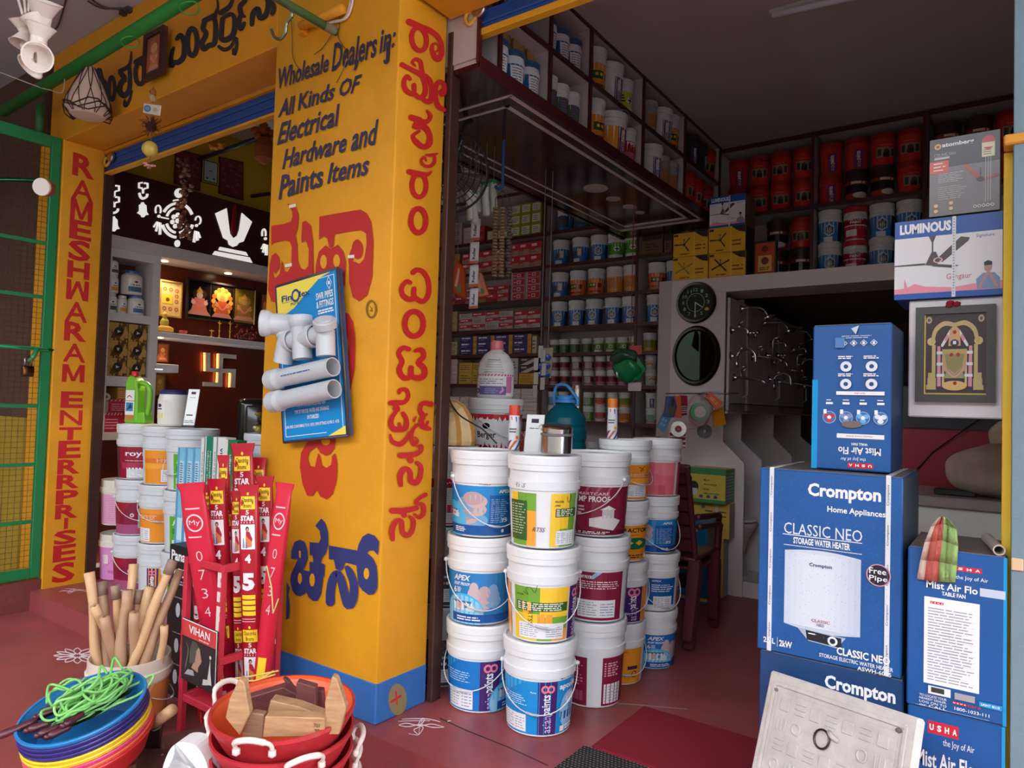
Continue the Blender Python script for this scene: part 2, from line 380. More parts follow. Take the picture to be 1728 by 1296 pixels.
# --- front of the pillar: brush-written English lines
b=MB();p=Paint(b,front,(0,-1,0),zoomed(455,50,4.321))
for wd,q in (('Wholesale',((66,284),(444,165),(425,308),(50,442))),('Dealers',((475,100),(795,5),(775,200),(452,310))),('in:',((818,2),(930,-26),(908,128),(800,182))),
              ('All',((95,508),(188,478),(172,612),(62,642))),('Kinds',((222,466),(492,378),(462,512),(206,594))),('OF',((522,368),(678,322),(632,462),(500,496))),
              ('Electrical',((90,680),(512,538),(492,705),(54,846))),('Hardware',((122,872),(582,738),(552,894),(92,1022))),('and',((622,706),(796,652),(770,840),(588,894))),
              ('Paints',((92,1062),(402,976),(384,1146),(66,1244))),('Items',((450,972),(744,902),(712,1062),(420,1128)))):
    p.word(wd,*q,k(50,46,78),.022)
p.st([(868,100,26),(862,220,26),(845,240,24),(838,225,12)],k(50,46,78));p.st([(642,230,22),(625,290,18)],k(50,46,78))
b.build('english_lettering',pillar)
# --- large red and blue Kannada letters below
b=MB();p=Paint(b,front,(0,-1,0),zoomed(440,340,5.891));RD2=k(190,38,36)
p.poly([(107,242),(230,225),(300,200),(318,150),(315,100),(285,50),(262,22),(310,30),(350,60),(378,130),(370,260),(345,340),(365,430),(370,600),(400,665),(440,680),(475,640),(480,480),(450,385),(410,410),(405,370),(415,205),(450,190),(500,240),(522,400),(525,760),(180,830),(180,1020),(105,990),(75,880),(90,620),(110,540),(150,510),(185,560),(190,650),(150,720),(118,690),(125,740),(150,760),(190,720),(210,580),(235,690),(270,700),(305,640),(310,450),(290,400),(240,385),(130,410),(107,440)],RD2)
p.poly([(585,150),(930,90),(1000,82),(1060,120),(1100,200),(1122,400),(1110,750),(1060,930),(980,992),(915,950),(880,800),(878,580),(940,600),(985,620),(1030,570),(1055,430),(1050,320),(1000,285),(900,295),(735,325),(725,440),(705,462),(680,450),(665,370),(625,340),(580,385)],RD2)
p.blob(962,475,56,RD2,98).st([(915,480,30),(898,560,44),(900,640,40)],RD2)
p.poly([(545,720),(548,640),(580,500),(645,437),(700,470),(770,430),(825,500),(848,600),(842,820),(800,945),(740,900),(600,780)],RD2).blob(627,600,33,YEL,68).blob(757,590,33,YEL,65)
for x,y,a in ((318,45,-.2),(278,634,-.2),(900,548,-.06)):p.poly([(x-34,y-16-a*34),(x+34,y-16+a*34),(x+34,y+16+a*34),(x-34,y+16-a*34)],k(232,222,210))
p.ring(1102,1070,46,82,18,k(128,92,22)).st([(1088,1040,5),(1110,1075,8),(1090,1085,6),(1120,1095,5)],k(90,66,20))
p.z=zoomed(460,520,3.81)
p.poly([(440,20),(490,35),(520,90),(535,200),(530,400),(505,520),(470,575),(430,380),(480,330),(495,230),(480,170),(430,155)],RD2).poly([(430,190),(465,200),(475,260),(460,340),(430,350)],RD2)
p.poly([(410,830),(400,900),(370,940),(340,948),(310,930),(285,890),(240,920),(228,970),(245,1015),(275,1020),(295,935),(305,940),(320,1010),(350,1028),(380,1005),(385,950),(405,932),(418,1000),(415,1100),(390,1190),(350,1230),(310,1210),(285,1165),(260,1205),(225,1205),(195,1130),(178,1020),(185,930),(220,870),(260,830)],RD2).blob(345,856,28,YEL,26)
p.z=zoomed(450,860,6.823)
p.poly([(565,185),(635,100),(680,150),(712,260),(715,400),(690,490),(640,560),(630,610),(675,630),(670,770),(655,770),(650,850),(630,970),(590,1050),(540,1050),(490,1010),(460,945),(430,980),(390,998),(340,985),(300,930),(275,820),(285,740),(330,650),(365,570),(285,565),(290,470),(330,370),(390,345),(440,370),(475,470),(480,560),(450,650),(420,690),(500,710),(500,600),(545,600),(535,530),(500,520),(500,372),(605,385),(630,330),(615,240)],NAVY)
p.blob(388,790,24,YEL,65).blob(530,808,31,YEL,75).st([(388,482,22),(390,545,20)],YEL)
p.poly([(722,412),(1050,470),(1065,400),(1110,310),(1175,270),(1250,300),(1300,365),(1285,525),(1240,470),(1190,465),(1160,495),(1230,560),(1270,650),(1282,780),(1280,900),(1240,970),(1180,980),(1110,930),(1060,860),(1050,760),(1040,640),(905,605),(890,670),(860,705),(800,680),(780,575),(722,570)],NAVY).blob(1155,735,31,YEL,65)
p.st([(738,1060,105),(740,950,100),(765,810,100),(812,745,100),(860,800,95),(900,960,100),(950,1095,110),(1005,1000,100),(1006,850,90),(962,720,85),(935,670,60)],NAVY)
p.poly([(155,300),(200,370),(225,520),(130,500)],NAVY).poly([(90,740),(160,740),(165,910),(90,910)],NAVY).poly([(240,830),(275,900),(260,980),(275,1100),(265,1250),(230,1265)],NAVY)
b.build('large_kannada_lettering',pillar)
# turmeric mark on the blue foot of the pillar
b=MB();p=Paint(b,side,(1,0,0),zoomed(440,1060,5.4));p.blob(1245,650,85,k(140,120,80),145).st([(1190,670,22),(1275,615,22)],k(190,40,50)).st([(1230,580,18),(1240,690,14)],k(190,50,55));b.build('turmeric_mark',pillar)
# --- black Kannada name on the lintel
b=MB();p=Paint(b,lambda x,y:atY(x,y,PF),(0,-1,0),zoomed(100,0,4.547))
for s_ in ([(290,560,30),(310,535,36),(325,600,40),(350,640,40),(375,700,36),(350,780,40)],[(95,880,30),(110,905,34),(135,870,40),(180,880,40),(215,860,30)],[(470,545,36),(540,500,30),(555,400,14)],
           [(470,560,36),(500,600,46),(472,650,44),(466,700,46),(500,735,44),(538,690,40),(545,600,36),(540,510,30)],[(470,640,36),(510,622,24)],[(560,700,16),(540,770,24),(510,812,32),(505,770,20)],[(592,478,44),(660,440,46)],
           [(905,300,30),(935,272,40),(962,330,42),(958,430,44),(920,478,42),(885,480,38),(862,510,38),(862,450,34),(870,400,30),(880,370,24)],
           [(1120,165,40),(1105,220,38),(1130,260,40),(1100,330,40),(1112,380,38),(1150,352,42),(1195,328,42),(1203,200,38),(1195,130,34),(1220,60,20),(1215,0,14)],[(1115,160,40),(1190,125,44)],
           [(1245,100,44),(1310,50,36),(1335,-10,26)],[(1255,150,38),(1250,210,38),(1248,296,44),(1290,305,46),(1340,260,42),(1348,150,36),(1320,110,34),(1260,140,30)],[(1230,360,28),(1270,383,32),(1320,360,28),(1360,290,20),(1365,350,24),(1345,418,32),(1340,380,20)],
           [(1430,10,34),(1392,50,38),(1400,110,38),(1430,130,20)],[(1400,110,34),(1382,170,42),(1396,222,42),(1425,180,28)],[(1482,190,34),(1490,110,42),(1528,72,44),(1545,138,44),(1588,118,42),(1608,40,40),(1600,-10,40)],[(1640,108,34),(1650,60,40),(1625,0,36)]):
    p.st(s_,INK)
p.ring(408,680,22,88,28,INK).ring(625,565,36,84,34,INK).ring(1025,325,38,104,38,INK)
b.build('lintel_lettering',lint)
# --- red name down the left jamb, one letter under another
b=MB();vs_=(('R',256,294),('A',299,334),('M',333,368),('E',368,401),('S',402,437),('H',438,467),('W',470,504),('A',507,541),('R',541,574),('A',578,610),('M',614,644),('E',660,688),('N',692,718),('T',721,743),('E',744,774),('R',776,801),('R',802,826),('P',828,852),('R',853,877),('I',876,895),('S',897,921),('E',922,950),('S',952,986))
for i,(ch,y0,y1) in enumerate(vs_):
    xa=lambda y:121.5-(y-255)*.0500
    z1=atX(xa(y0),y0,-5.368).z;z0=atX(xa(y1),y1,-5.368).z
    ya,yb=(2.155,2.30) if ch != 'I' else (2.215,2.24)
    if ch in 'MW':
        for q in (((0,0),(.2,0),(.25,1),(0,1)),((1,0),(.8,0),(.75,1),(1,1)),((.25,1),(.22,.62),(.42,.05),(.5,.3)),((.75,1),(.78,.62),(.58,.05),(.5,.3)),((.42,.05),(.58,.05),(.5,.3))):
            b.add([(-5.366,ya+(yb-ya)*u,z0+(z1-z0)*(v if ch == 'M' else 1-v)) for u,v in q],[list(range(len(q)))],RED,'paper')
        continue
    vs,fs,_=glyphs(ch,.012 if ch in 'AN' else .035)
    b.add([(-5.366,ya+(yb-ya)*u,z0+(z1-z0)*v) for u,v in vs],fs,RED,'paper')
b.build('jamb_lettering',jamb)
# ================================================================ paint pails
PUR,SKY_,NV=k(70,40,110),k(20,128,205),k(22,78,150)
def maker(a,u,v0,v1,w=.075,logo=True):
    # the purple maker's strip that runs up the side of a label
    a.r(u,v0,u+w,v1,PUR);h=v1-v0
    a.t('asian',u+w*.28,v0+h*.04,u+w*.72,v0+h*.36,k(214,190,225),0,rot=90);a.t('paints',u+w*.22,v0+h*.37,u+w*.78,v0+h*.76,WHITE,.02,rot=90)
    if logo:a.ring(u+w*.36,v0+h*.86,w*.1,w*.2,k(236,130,150),14);a.ring(u+w*.66,v0+h*.86,w*.1,w*.2,k(236,130,150),14)
def sticker(a,u0,v0,u1,v1,sd=1):
    a.r(u0,v0,u1,v1,k(236,238,240));a.lines(u0+.006,v0+.006,u0+(u1-u0)*.55,v1-.006,6,k(150,150,160),sd,.3);a.lines(u0+(u1-u0)*.6,v0+.006,u1-.004,v1-.012,5,k(140,146,175),sd+1,.3)
def house(a,u,v,s):
    a.r(u-s,v,u+s,v+s*.7,k(235,235,240));a.r(u-s*1.2,v+s*.62,u+s*.9,v+s*.8,k(90,110,140));a.r(u-s*.5,v+.1*s,u-s*.1,v+s*.6,k(214,160,160));a.r(u+s*.2,v+.2*s,u+s*.5,v+s*.5,k(110,140,170));a.r(u+s*.5,v-.05*s,u+s*1.2,v+s*.4,k(225,225,232))
def L_green(a,B,T):
    G,Y,O,D=k(118,170,62),k(250,204,56),k(248,166,62),k(58,96,44);h=T-B
    for u0 in (-.36,-.16,.03,.24):
        pal=[[O,G,Y],[Y,O,G],[G,Y,O],[O,G,Y]]
        for i in range(3):
            for j in range(3):a.r(u0+i*.043,B+h*j/3,u0+(i+1)*.043,B+h*(j+1)/3,pal[(i*2+j+int(u0*40)) % 4][(i+j) % 3])
    a.r(-.16,B+h*.1,-.07,B+h*.85,D);a.lines(-.155,B+h*.2,-.075,B+h*.8,12,k(190,205,170),3,.35);a.t('TRACTOR',.045,B+h*.83,.085,B+h*.87,k(40,70,40),.02);a.t('UNO',.045,B+h*.76,.07,B+h*.8,k(40,70,40),.02)
    a.r(.05,B+h*.56,.16,B+h*.72,D);a.lines(.054,B+h*.57,.156,B+h*.71,4,k(225,230,210),5);sticker(a,.055,B+.006,.15,B+h*.3,4)
    for u,v,t in ((-.13,T+.02,'RTSS'),(-.045,B+h*.28,'RTSS')):a.t(t,u,v,u+.05,v+.018,k(60,60,62),0,.006)
    a.st([(.1,B+h*.95,.002),(.107,B+h*.84,.002),(.12,B+h*.9,.002),(.115,B+h*.98,.002)],.002,k(50,60,40));maker(a,.2,B,T,.035,False)
def L_green_b(a,B,T):
    G,Y,O,D=k(118,170,62),k(250,204,56),k(248,166,62),k(58,96,44);h=T-B
    a.r(-.13,B,.12,T,G);a.r(-.01,B+h*.45,.12,T,Y);a.r(-.13,B,-.02,B+h*.5,Y);a.r(-.02,B+h*.25,.045,B+h*.5,O);a.r(.045,B,.12,B+h*.22,O);a.r(-.085,B+h*.5,-.045,B+h*.72,O)
    a.r(-.115,B+h*.55,.115,B+h*.72,D);a.lines(-.11,B+h*.56,.11,B+h*.71,4,k(225,230,210),8);a.t('TRACTOR',-.115,B+h*.83,-.08,B+h*.86,k(40,70,40),.02);sticker(a,-.105,B+.008,.1,B+h*.33,9);a.t('RTSS',-.06,B+h*.3,-.04,B+h*.55,k(55,55,50),0,rot=-90)
    maker(a,.125,B,T,.09);a.r(-.3,B,-.16,T,O);a.r(.24,B,.4,T,G)
    a.st([(-.08,T-.02,.002),(-.06,T-.03,.002),(-.07,T-.01,.002),(-.05,T+.0,.002),(-.03,T-.02,.002),(-.02,T+.02,.002)],.002,k(60,60,55))
def L_apco(a,B,T):
    h=T-B;a.r(-.45,B,.45,T,k(22,142,212));a.p([(-.2,T),(-.05,T),(-.2,B+h*.6)],k(60,170,225));maker(a,-.005,B,T,.083)
    a.lines(-.19,B+h*.52,-.03,B+h*.72,5,k(190,225,245),2,.4);sticker(a,-.19,B+.008,-.055,B+h*.36,3);a.t('Paints',-.035,B+h*.78,-.012,B+h*.81,WHITE,.01)
    a.t('apcolite',.088,B+h*.8,.21,B+h*.94,WHITE,.03);a.e(.15,B+h*.42,.055,h*.36,k(150,200,232));a.e(.155,B+h*.62,.028,h*.1,k(235,245,250));a.r(.1,B+h*.25,.2,B+h*.4,k(30,90,150));a.r(.15,B+h*.35,.175,B+h*.6,k(40,150,190));a.r(.1,B+h*.03,.125,B+h*.13,WHITE);a.lines(.13,B+h*.03,.2,B+h*.14,2,WHITE,4)
    a.t('ENIS',.09,T+.006,.16,T+.026,k(40,40,42),0,.008);a.r(-.4,B,-.3,T,PUR)
def L_blue(a,B,T):
    h=T-B;a.r(-.45,B,.45,T,k(24,120,200));a.p([(-.25,T),(-.1,T),(-.25,B+h*.5)],k(60,150,215));maker(a,.0,B,T,.095)
    a.lines(-.17,B+h*.55,-.03,B+h*.78,5,k(170,210,240),12,.4);sticker(a,-.17,B+.006,-.03,B+h*.42,7);L_apex(a,B,T,.1)
def L_apex(a,B,T,u=None):
    h=T-B
    if u is None:u=-.14;a.r(-.45,B,.45,T,k(44,132,200));maker(a,-.36,B,T,.08);maker(a,.3,B,T,.08)
    for i in range(9):a.e(u+.15+.05*sin(i*2.1),B+h*(.5+.035*i-.1),.045-.003*i,.03,(k(196,170,176),k(120,166,210),k(206,186,190))[i % 3],14)
    a.e(u+.05,B+h*.16,.105,h*.42,k(70,190,236),24);a.e(u+.05,B+h*.16,.1,h*.38,k(150,205,232),24);house(a,u+.05,B+h*.24,.05)
    a.r(u-.01,B,u+.3,B+h*.17,k(20,84,160));a.t('APEX',u+.005,B+h*.84,u+.085,B+h*.95,WHITE,.03,.006);a.t('DUST PROOF',u+.005,B+h*.74,u+.085,B+h*.8,WHITE,.03,.004);a.t('6',u+.003,B+h*.58,u+.02,B+h*.7,WHITE,.02);a.lines(u+.024,B+h*.59,u+.05,B+h*.7,4,k(220,230,245),6)
    a.lines(u+.02,B+h*.03,u+.17,B+h*.13,2,k(225,235,248),2,.5)
def L_apex_back(a,B,T):
    h=T-B;a.r(-.45,B,.45,T,k(34,140,210))
    for i in range(10):a.e(-.06+.035*sin(i*1.7),B+h*(.25+.055*i),.05,.03,(k(190,160,165),k(120,175,215),k(208,180,176))[i % 3],14)
    a.e(-.17,B+h*.25,.09,h*.42,k(80,190,236),20);house(a,-.17,B+h*.35,.04);a.r(-.3,B,.4,B+h*.2,k(20,86,160));a.r(.03,B+h*.22,.14,B+h*.82,k(24,96,170));a.lines(.036,B+h*.25,.134,B+h*.75,12,k(150,190,230),3,.35)
    a.t('APEX',.07,B+h*.86,.13,B+h*.93,WHITE,.03);a.lines(-.15,B+h*.05,-.08,B+h*.16,3,WHITE,9);a.e(.1,B+h*.09,.008,.008,WHITE);a.t('75',.09,B+h*.27,.125,B+h*.34,WHITE,.02);a.t('AGES',-.02,T+.006,.03,T+.018,k(45,45,48))
def L_damp(a,B,T):
    M_,h=k(140,34,66),T-B;a.r(-.2,B,.2,T,M_);a.r(-.45,B,-.22,T,M_);maker(a,.22,B,T,.08)
    for i in range(7):a.p([(-.18+i*.05,T),(-.165+i*.05,T),(-.2+i*.05,T-.05),(-.205+i*.05,T-.045)],k(176,80,104))
    a.t('SMARTCARE',-.09,B+h*.83,.07,B+h*.89,k(232,200,210),.01);a.t('DAMP PROOF',-.115,B+h*.69,.075,B+h*.81,WHITE,.02);a.p([(-.02,B+h*.18),(.1,B+h*.1),(.14,B+h*.3),(.06,B+h*.42),(-.02,B+h*.34)],k(226,222,222));a.r(.04,B+h*.36,.1,B+h*.55,k(205,200,202));a.p([(.03,B+h*.53),(.07,B+h*.62),(.11,B+h*.53)],k(235,232,232));a.lines(-.11,B+h*.42,-.04,B+h*.62,3,k(225,190,200),4);a.r(-.2,B,.2,B+h*.1,k(112,22,52));a.lines(-.1,B+.004,.12,B+h*.08,2,WHITE,5)
def L_damp_b(a,B,T):
    h=T-B;a.r(-.14,B,.14,T,k(140,34,66));a.t('DAMP PROOF',-.08,B+h*.86,-.02,B+h*.93,WHITE,.03);a.lines(-.08,B+h*.64,.12,B+h*.82,4,k(238,205,214),8,.45);a.p([(.0,T),(.03,T),(-.01,B+h*.86),(-.03,B+h*.86)],k(150,190,220));sticker(a,-.09,B+.012,.1,B+h*.42,6);a.r(.2,B,.38,T,k(140,34,66));a.r(-.4,B,-.24,T,k(140,34,66))
def L_damp_c(a,B,T):
    h=T-B;a.r(-.2,B,-.02,T,k(140,34,66));a.lines(-.12,B+h*.4,-.035,B+h*.85,7,k(205,140,160),8,.35);a.r(-.12,B+h*.1,-.04,B+h*.3,k(170,80,110));a.r(.05,B,.3,T,k(140,34,66));a.lines(.06,B+h*.6,.14,B+h*.9,6,k(225,180,195),3);sticker(a,.06,B+.01,.16,B+h*.45,8)
def L_orange(a,B,T):
    O,h=k(240,150,40),T-B;a.r(-.16,B,.2,T,O);a.r(-.16,B+h*.62,.2,B+h*.76,k(226,120,50));a.lines(-.06,B+h*.64,.19,B+h*.75,3,k(250,225,190),3,.4);a.r(-.16,B+h*.45,.2,B+h*.6,k(246,170,50));sticker(a,-.03,B+h*.06,.15,B+h*.42,5);a.st([(.09,B+h*.93,.003),(.12,B+h*.86,.003),(.1,B+h*.82,.003),(.13,B+h*.98,.003)],.003,k(90,60,20));a.r(.3,B,.42,T,PUR)
def L_tractor(a,B,T):
    O,h=k(242,156,42),T-B;a.r(-.1,B,.3,T,O);maker(a,-.11,B,T,.075);a.t('TRACTOR',.0,B+h*.8,.17,B+h*.93,k(60,34,20),.035);a.t('EMULSION',.0,B+h*.71,.11,B+h*.75,k(80,50,30),.0);a.r(-.02,B+h*.3,.19,B+h*.64,O);a.e(.09,B+h*.48,.09,h*.17,k(24,110,70));a.r(.01,B+h*.34,.17,B+h*.5,k(28,120,78));a.p([(.03,B+h*.5),(.055,B+h*.42),(.08,B+h*.5),(.055,B+h*.58)],k(242,196,90));a.p([(.09,B+h*.5),(.115,B+h*.42),(.14,B+h*.5),(.115,B+h*.58)],k(242,196,90));a.lines(-.01,B+h*.05,.16,B+h*.17,2,k(70,40,20),4,.5)
def L_orange_b(a,B,T):
    O,h=k(240,152,44),T-B;a.r(-.24,B,.02,T,O);a.r(-.24,B+h*.66,.0,B+h*.84,k(226,124,52));a.lines(-.19,B+h*.68,-.01,B+h*.82,3,k(250,225,190),5,.4);sticker(a,-.2,B+.006,-.09,B+h*.42,9);maker(a,.02,B,T,.1);a.r(.12,B,.3,T,O)
def L_orange_c(a,B,T):
    O,h=k(242,156,44),T-B;a.r(-.2,B,.14,T,O)
    for i in range(5):a.r(-.16,B+h*(.1+.15*i),-.0,B+h*(.2+.15*i),k(228,124,48));a.lines(-.155,B+h*(.11+.15*i),-.01,B+h*(.19+.15*i),2,k(246,200,160),i,.4)
    a.r(.05,B+h*.4,.11,B+h*.5,k(60,40,90));a.ring(.09,B+h*.26,.012,.016,k(90,60,30));a.r(-.12,B+h*.88,.05,B+h*.95,k(228,124,48))
def L_pink(a,B,T):
    h=T-B;a.r(-.1,B,.12,T,k(236,112,128));a.r(-.05,B+h*.33,.02,B+h*.66,k(226,92,112));a.r(.02,B+h*.6,.12,T,k(240,130,142));a.r(.0,B,.06,B+h*.3,k(222,88,110));a.r(.14,B,.24,T,k(214,80,104));a.r(-.135,B+h*.2,-.115,B+h*.8,k(220,220,222));a.lines(-.133,B+h*.2,-.117,B+h*.8,20,BLACK,3,.5)
def L_bluelabel(a,B,T):
    h=T-B;a.r(-.02,B+h*.15,.14,T-.004,k(16,96,172));a.t('APEX',.0,B+h*.87,.05,B+h*.92,WHITE,.02);a.lines(.0,B+h*.55,.13,B+h*.8,4,k(215,230,245),6,.45);sticker(a,.01,B+.005,.12,B+h*.42,4);maker(a,-.2,B,T,.08);a.r(-.4,B,-.22,T,k(16,96,172))
def L_apex_front(a,B,T):a.r(-.02,B,.45,T,k(24,120,200));maker(a,-.115,B,T,.09);L_apex(a,B,T,.0)
def L_ultima(a,B,T):
    D,h=k(70,62,66),T-B;a.r(-.45,B,.45,T,D);a.t('ULTIMA',-.04,B+h*.82,.07,B+h*.91,k(120,112,114));a.t('PROTEK',-.04,B+h*.69,.07,B+h*.78,k(120,112,114));a.r(-.04,B+h*.58,.07,B+h*.65,k(62,130,180));a.t('BASECOAT',-.02,B+h*.6,.05,B+h*.635,WHITE,.02)
    a.t('10',.02,B+h*.43,.05,B+h*.53,WHITE,.03,.003)
    for i in range(3):a.e(-.035+i*.021,B+h*.48,.008,.008,k(230,230,232),12)
    sticker(a,-.03,B+h*.07,.08,B+h*.36,6)
def L_primer(a,B,T):
    h=T-B;R_=k(196,20,48);a.r(-.45,B,.45,T,k(238,236,236));a.r(-.45,B+h*.8,.45,T,R_);a.r(-.1,B+h*.25,.45,B+h*.43,R_);a.r(-.45,B,.45,B+h*.03,R_);a.lines(-.1,B+h*.45,.12,B+h*.78,10,k(120,110,115),2,.3);a.lines(-.1,B+h*.05,.12,B+h*.22,5,k(190,120,130),4,.3)
    for i in range(5):a.e(.0+.012*i,B+h*.9+.004*(i % 2),.004,.004,WHITE,8)
def L_royale(a,B,T):
    M_,h=k(150,22,54),T-B;a.r(-.16,B,.3,T,M_);a.r(-.2,B,-.15,T,k(66,24,54));a.t('royale',-.1,B+h*.66,.1,B+h*.88,WHITE,.02);a.lines(-.1,B+h*.54,.06,B+h*.58,1,k(225,180,195),3);a.r(-.13,B+h*.3,.3,B+h*.5,k(172,50,84));sticker(a,-.09,B+.004,.1,B+h*.34,2)
def L_royale_b(a,B,T):
    M_,h=k(136,26,60),T-B;a.r(-.3,B,.3,T,M_);a.r(-.3,B,.3,B+h*.3,k(170,80,124));a.p([(-.2,T),(-.05,T),(-.12,B+h*.6)],k(160,30,50));a.r(-.0,T-.025,.3,T,k(56,30,80));a.t('paints',.07,T-.018,.12,T-.006,WHITE,.02);a.ring(-.04,B+h*.6,.006,.014,k(220,200,210));a.r(.0,B+h*.2,.14,B+h*.82,k(176,182,190));a.lines(.008,B+h*.24,.13,B+h*.78,12,k(130,134,146),6,.35)
def L_ace(a,B,T):
    G,h=k(92,176,48),T-B;a.r(-.12,B,.2,T,G);a.t('ACE',-.1,B+h*.74,.02,B+h*.92,k(225,245,210),.02);a.r(-.1,B+h*.5,.1,B+h*.66,k(60,140,40));sticker(a,-.1,B+.006,.05,B+h*.32,4);house(a,.03,B+h*.45,.03);a.t('ACE',-.09,T+.004,-.03,T+.014,k(80,100,80))
def L_rose(a,B,T):
    h=T-B;a.r(-.45,B,.45,T,k(230,168,204));a.lines(-.12,B+h*.1,.1,B+h*.9,12,k(200,120,160),3,.2)
def L_rose_b(a,B,T):
    h=T-B;a.r(-.45,B-.008,.45,T+.012,k(226,148,206));a.r(-.14,B+h*.5,-.1,B+h*.8,k(235,232,222));a.st([(-.11,B+h*.45,.003),(.0,B+h*.9,.003),(.08,B+h*1.05,.003)],.003,k(180,100,160));a.p([(-.1,B+h*.3),(.15,B+h*.12),(.15,B+h*.05),(-.1,B+h*.2)],k(206,116,184))
def L_berger(a,B,T):
    h=T-B;R_=k(206,44,66);a.r(-.45,B,.45,T,R_);a.r(-.1,B+h*.48,.02,B+h*.9,WHITE);a.t('Berger',-.095,B+h*.5,.015,B+h*.66,k(30,28,40),.02);a.e(-.04,B+h*.77,.022,h*.06,k(30,28,40),12);a.t('BISON',-.12,B+h*.2,.01,B+h*.4,k(120,16,36),.03);a.lines(.06,T+.0,.12,T+.008,1,k(160,100,110),3)
    a.st([(.1,B+h*.3,.002),(.115,B+h*.5,.002),(.13,B+h*.4,.002),(.105,B+h*.3,.002)],.002,k(130,20,40));a.lines(-.1,B+.004,.13,B+h*.15,2,k(224,100,116),6)
def L_none(a,B,T):pass
def pail_mesh_r(R,H,z):return R*(.84+.09*min(z/(.62*H),1))
def make_pail(R,H,draw,body=k(232,234,236),lid=k(236,238,240),n=28,handle=True,lbl=(.03,.6),band=True,hdl=0.,drop=.42,lidless=False,cz=.63):
    root=bpy.data.objects.new('paint_pail',None);C.objects.link(root);root.empty_display_size=.05
    b=MB();r=lambda z:pail_mesh_r(R,H,z)
    b.lathe([(.0,.004*H),(r(0)*.96,.004*H),(r(0),.015*H),(r(.6*H),.6*H),(r(.6*H),(cz-.005)*H),(R*.97,cz*H),(R*.975,(cz+(.085 if cz < .7 else .03))*H),(R*.935,(cz+(.095 if cz < .7 else .04))*H),(R*.93,.86*H),(R*.9,.86*H)]+([(R*.88,.3*H),(0,.3*H)] if lidless else []),body,'plastic',n)
    ar=Art(b,lambda u,v,l:V(((r(v)+l)*cos(u/R/.92-pi/2),(r(v)+l)*sin(u/R/.92-pi/2),v)),R*.15,'lam',.0005);ar.vlim=(.012*H,(cz-.005)*H if R > .12 else .9*H);draw(ar,lbl[0]*H,lbl[1]*H)
    b.build('body',root)
    if not lidless:
        b=MB();b.lathe([(R*.93,.835*H),(R*.985,.84*H),(R*.985,.9*H),(R*1.0,.905*H),(R*1.0,.98*H),(R*.985,1.*H),(R*.93,1.*H),(R*.9,.975*H),(0,.972*H)],lid,'plastic',n);b.build('lid',root)
    if handle:
        b=MB();pts=[]
        for i in range(21):
            a_=-pi/2+pi*i/20;rr=R*.99+.003+.004*cos(a_);pts.append((rr*cos(a_-pi/2+hdl),rr*sin(a_-pi/2+hdl),H*.69-H*drop*abs(cos(a_))**.8))
        b.tube(pts,.0022 if R > .12 else .0014,k(225,226,228),'plastic',6)
        for p in (pts[0],pts[-1]):b.blob(p,(.011,.011,.011),k(232,234,236),'plastic',1)
        h=b.build('handle',root)
        if R > .12:
            b=MB();b.tube(pts[8:11],.005,k(190,196,206),'plastic',8);b.build('grip',h)
    return root
# ---------------------------------------------------------------- the pails that stand in the doorways
P20,P10=(.158,.378),(.134,.296)
def stack(x,y,size,pitch,items,group,z0=0):
    for i,(draw,deg,label,kw) in enumerate(items):
        R,H=size
        place((draw.__name__,size,str(kw)),lambda:make_pail(R,H,draw,**kw),(x+.004*sin(i*3+x*9),y+.004*cos(i*5+y*7),z0+i*pitch),label,'paint pail',group,rad(deg))
GP='paint pails stacked in the right doorway';GL='paint pails stacked in the left doorway'
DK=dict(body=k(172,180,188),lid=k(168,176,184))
stack(-1.625,2.541,P20,.378,((L_apco,33,'white pail with bright blue label, bottom of the nearest stack',{}),(L_green_b,33,'white pail with green and yellow label and wire handle, middle of the nearest stack',dict(hdl=.15,drop=.5)),(L_green,33,'white pail with green checked label under the steel lunch box',dict(handle=False))),GP)
stack(-1.962,2.556,P20,.378,((L_blue,38,'white pail with blue label and purple strip, bottom of the stack nearest the pillar front',dict(hdl=-.5)),(L_apex,40,'white pail with house picture on blue label, middle of its stack',dict(hdl=.1,drop=.5)),(L_apex_back,36,'white pail with cloudy blue label, top of the stack beside the nearest one',dict(hdl=.5,drop=.55))),GP)
stack(-1.585,2.93,P20,.378,((L_damp_c,28,'white pail with maroon panels, bottom of the maroon stack behind the nearest stack',dict(handle=False)),(L_damp_b,28,'white pail with maroon label and white sticker, middle of the maroon stack',dict(handle=False)),(L_damp,24,'white pail with maroon damp proof label, top of the maroon stack',dict(hdl=-.6))),GP)
stack(-1.60,3.235,P10,.296,((L_orange_c,25,'small white pail with orange text panels, bottom of the orange stack',dict(hdl=.5,drop=.5)),(L_orange_b,24,'small white pail with orange and purple label, second from the floor in the orange stack',dict(hdl=.3,drop=.5)),(L_tractor,18,'small white pail with green sofa on orange label, third in the orange stack',dict(handle=False)),(L_orange,18,'small white pail with orange label and sticker, top of the orange stack',dict(hdl=1.))),GP)
stack(-1.56,3.535,P10,.296,((L_apex_front,12,'small white pail with house on blue label, bottom of the stack beside the maroon chairs',dict(handle=False)),(L_bluelabel,18,'small white pail with plain blue panel, second in the stack beside the maroon chairs',dict(hdl=.7,drop=.6)),(L_apex_back,14,'small white pail with cloudy blue label, third in the stack beside the maroon chairs',dict(hdl=.8,drop=.6)),(L_pink,20,'small white pail with pink checked label, top of the stack beside the maroon chairs',dict(handle=False))),GP)
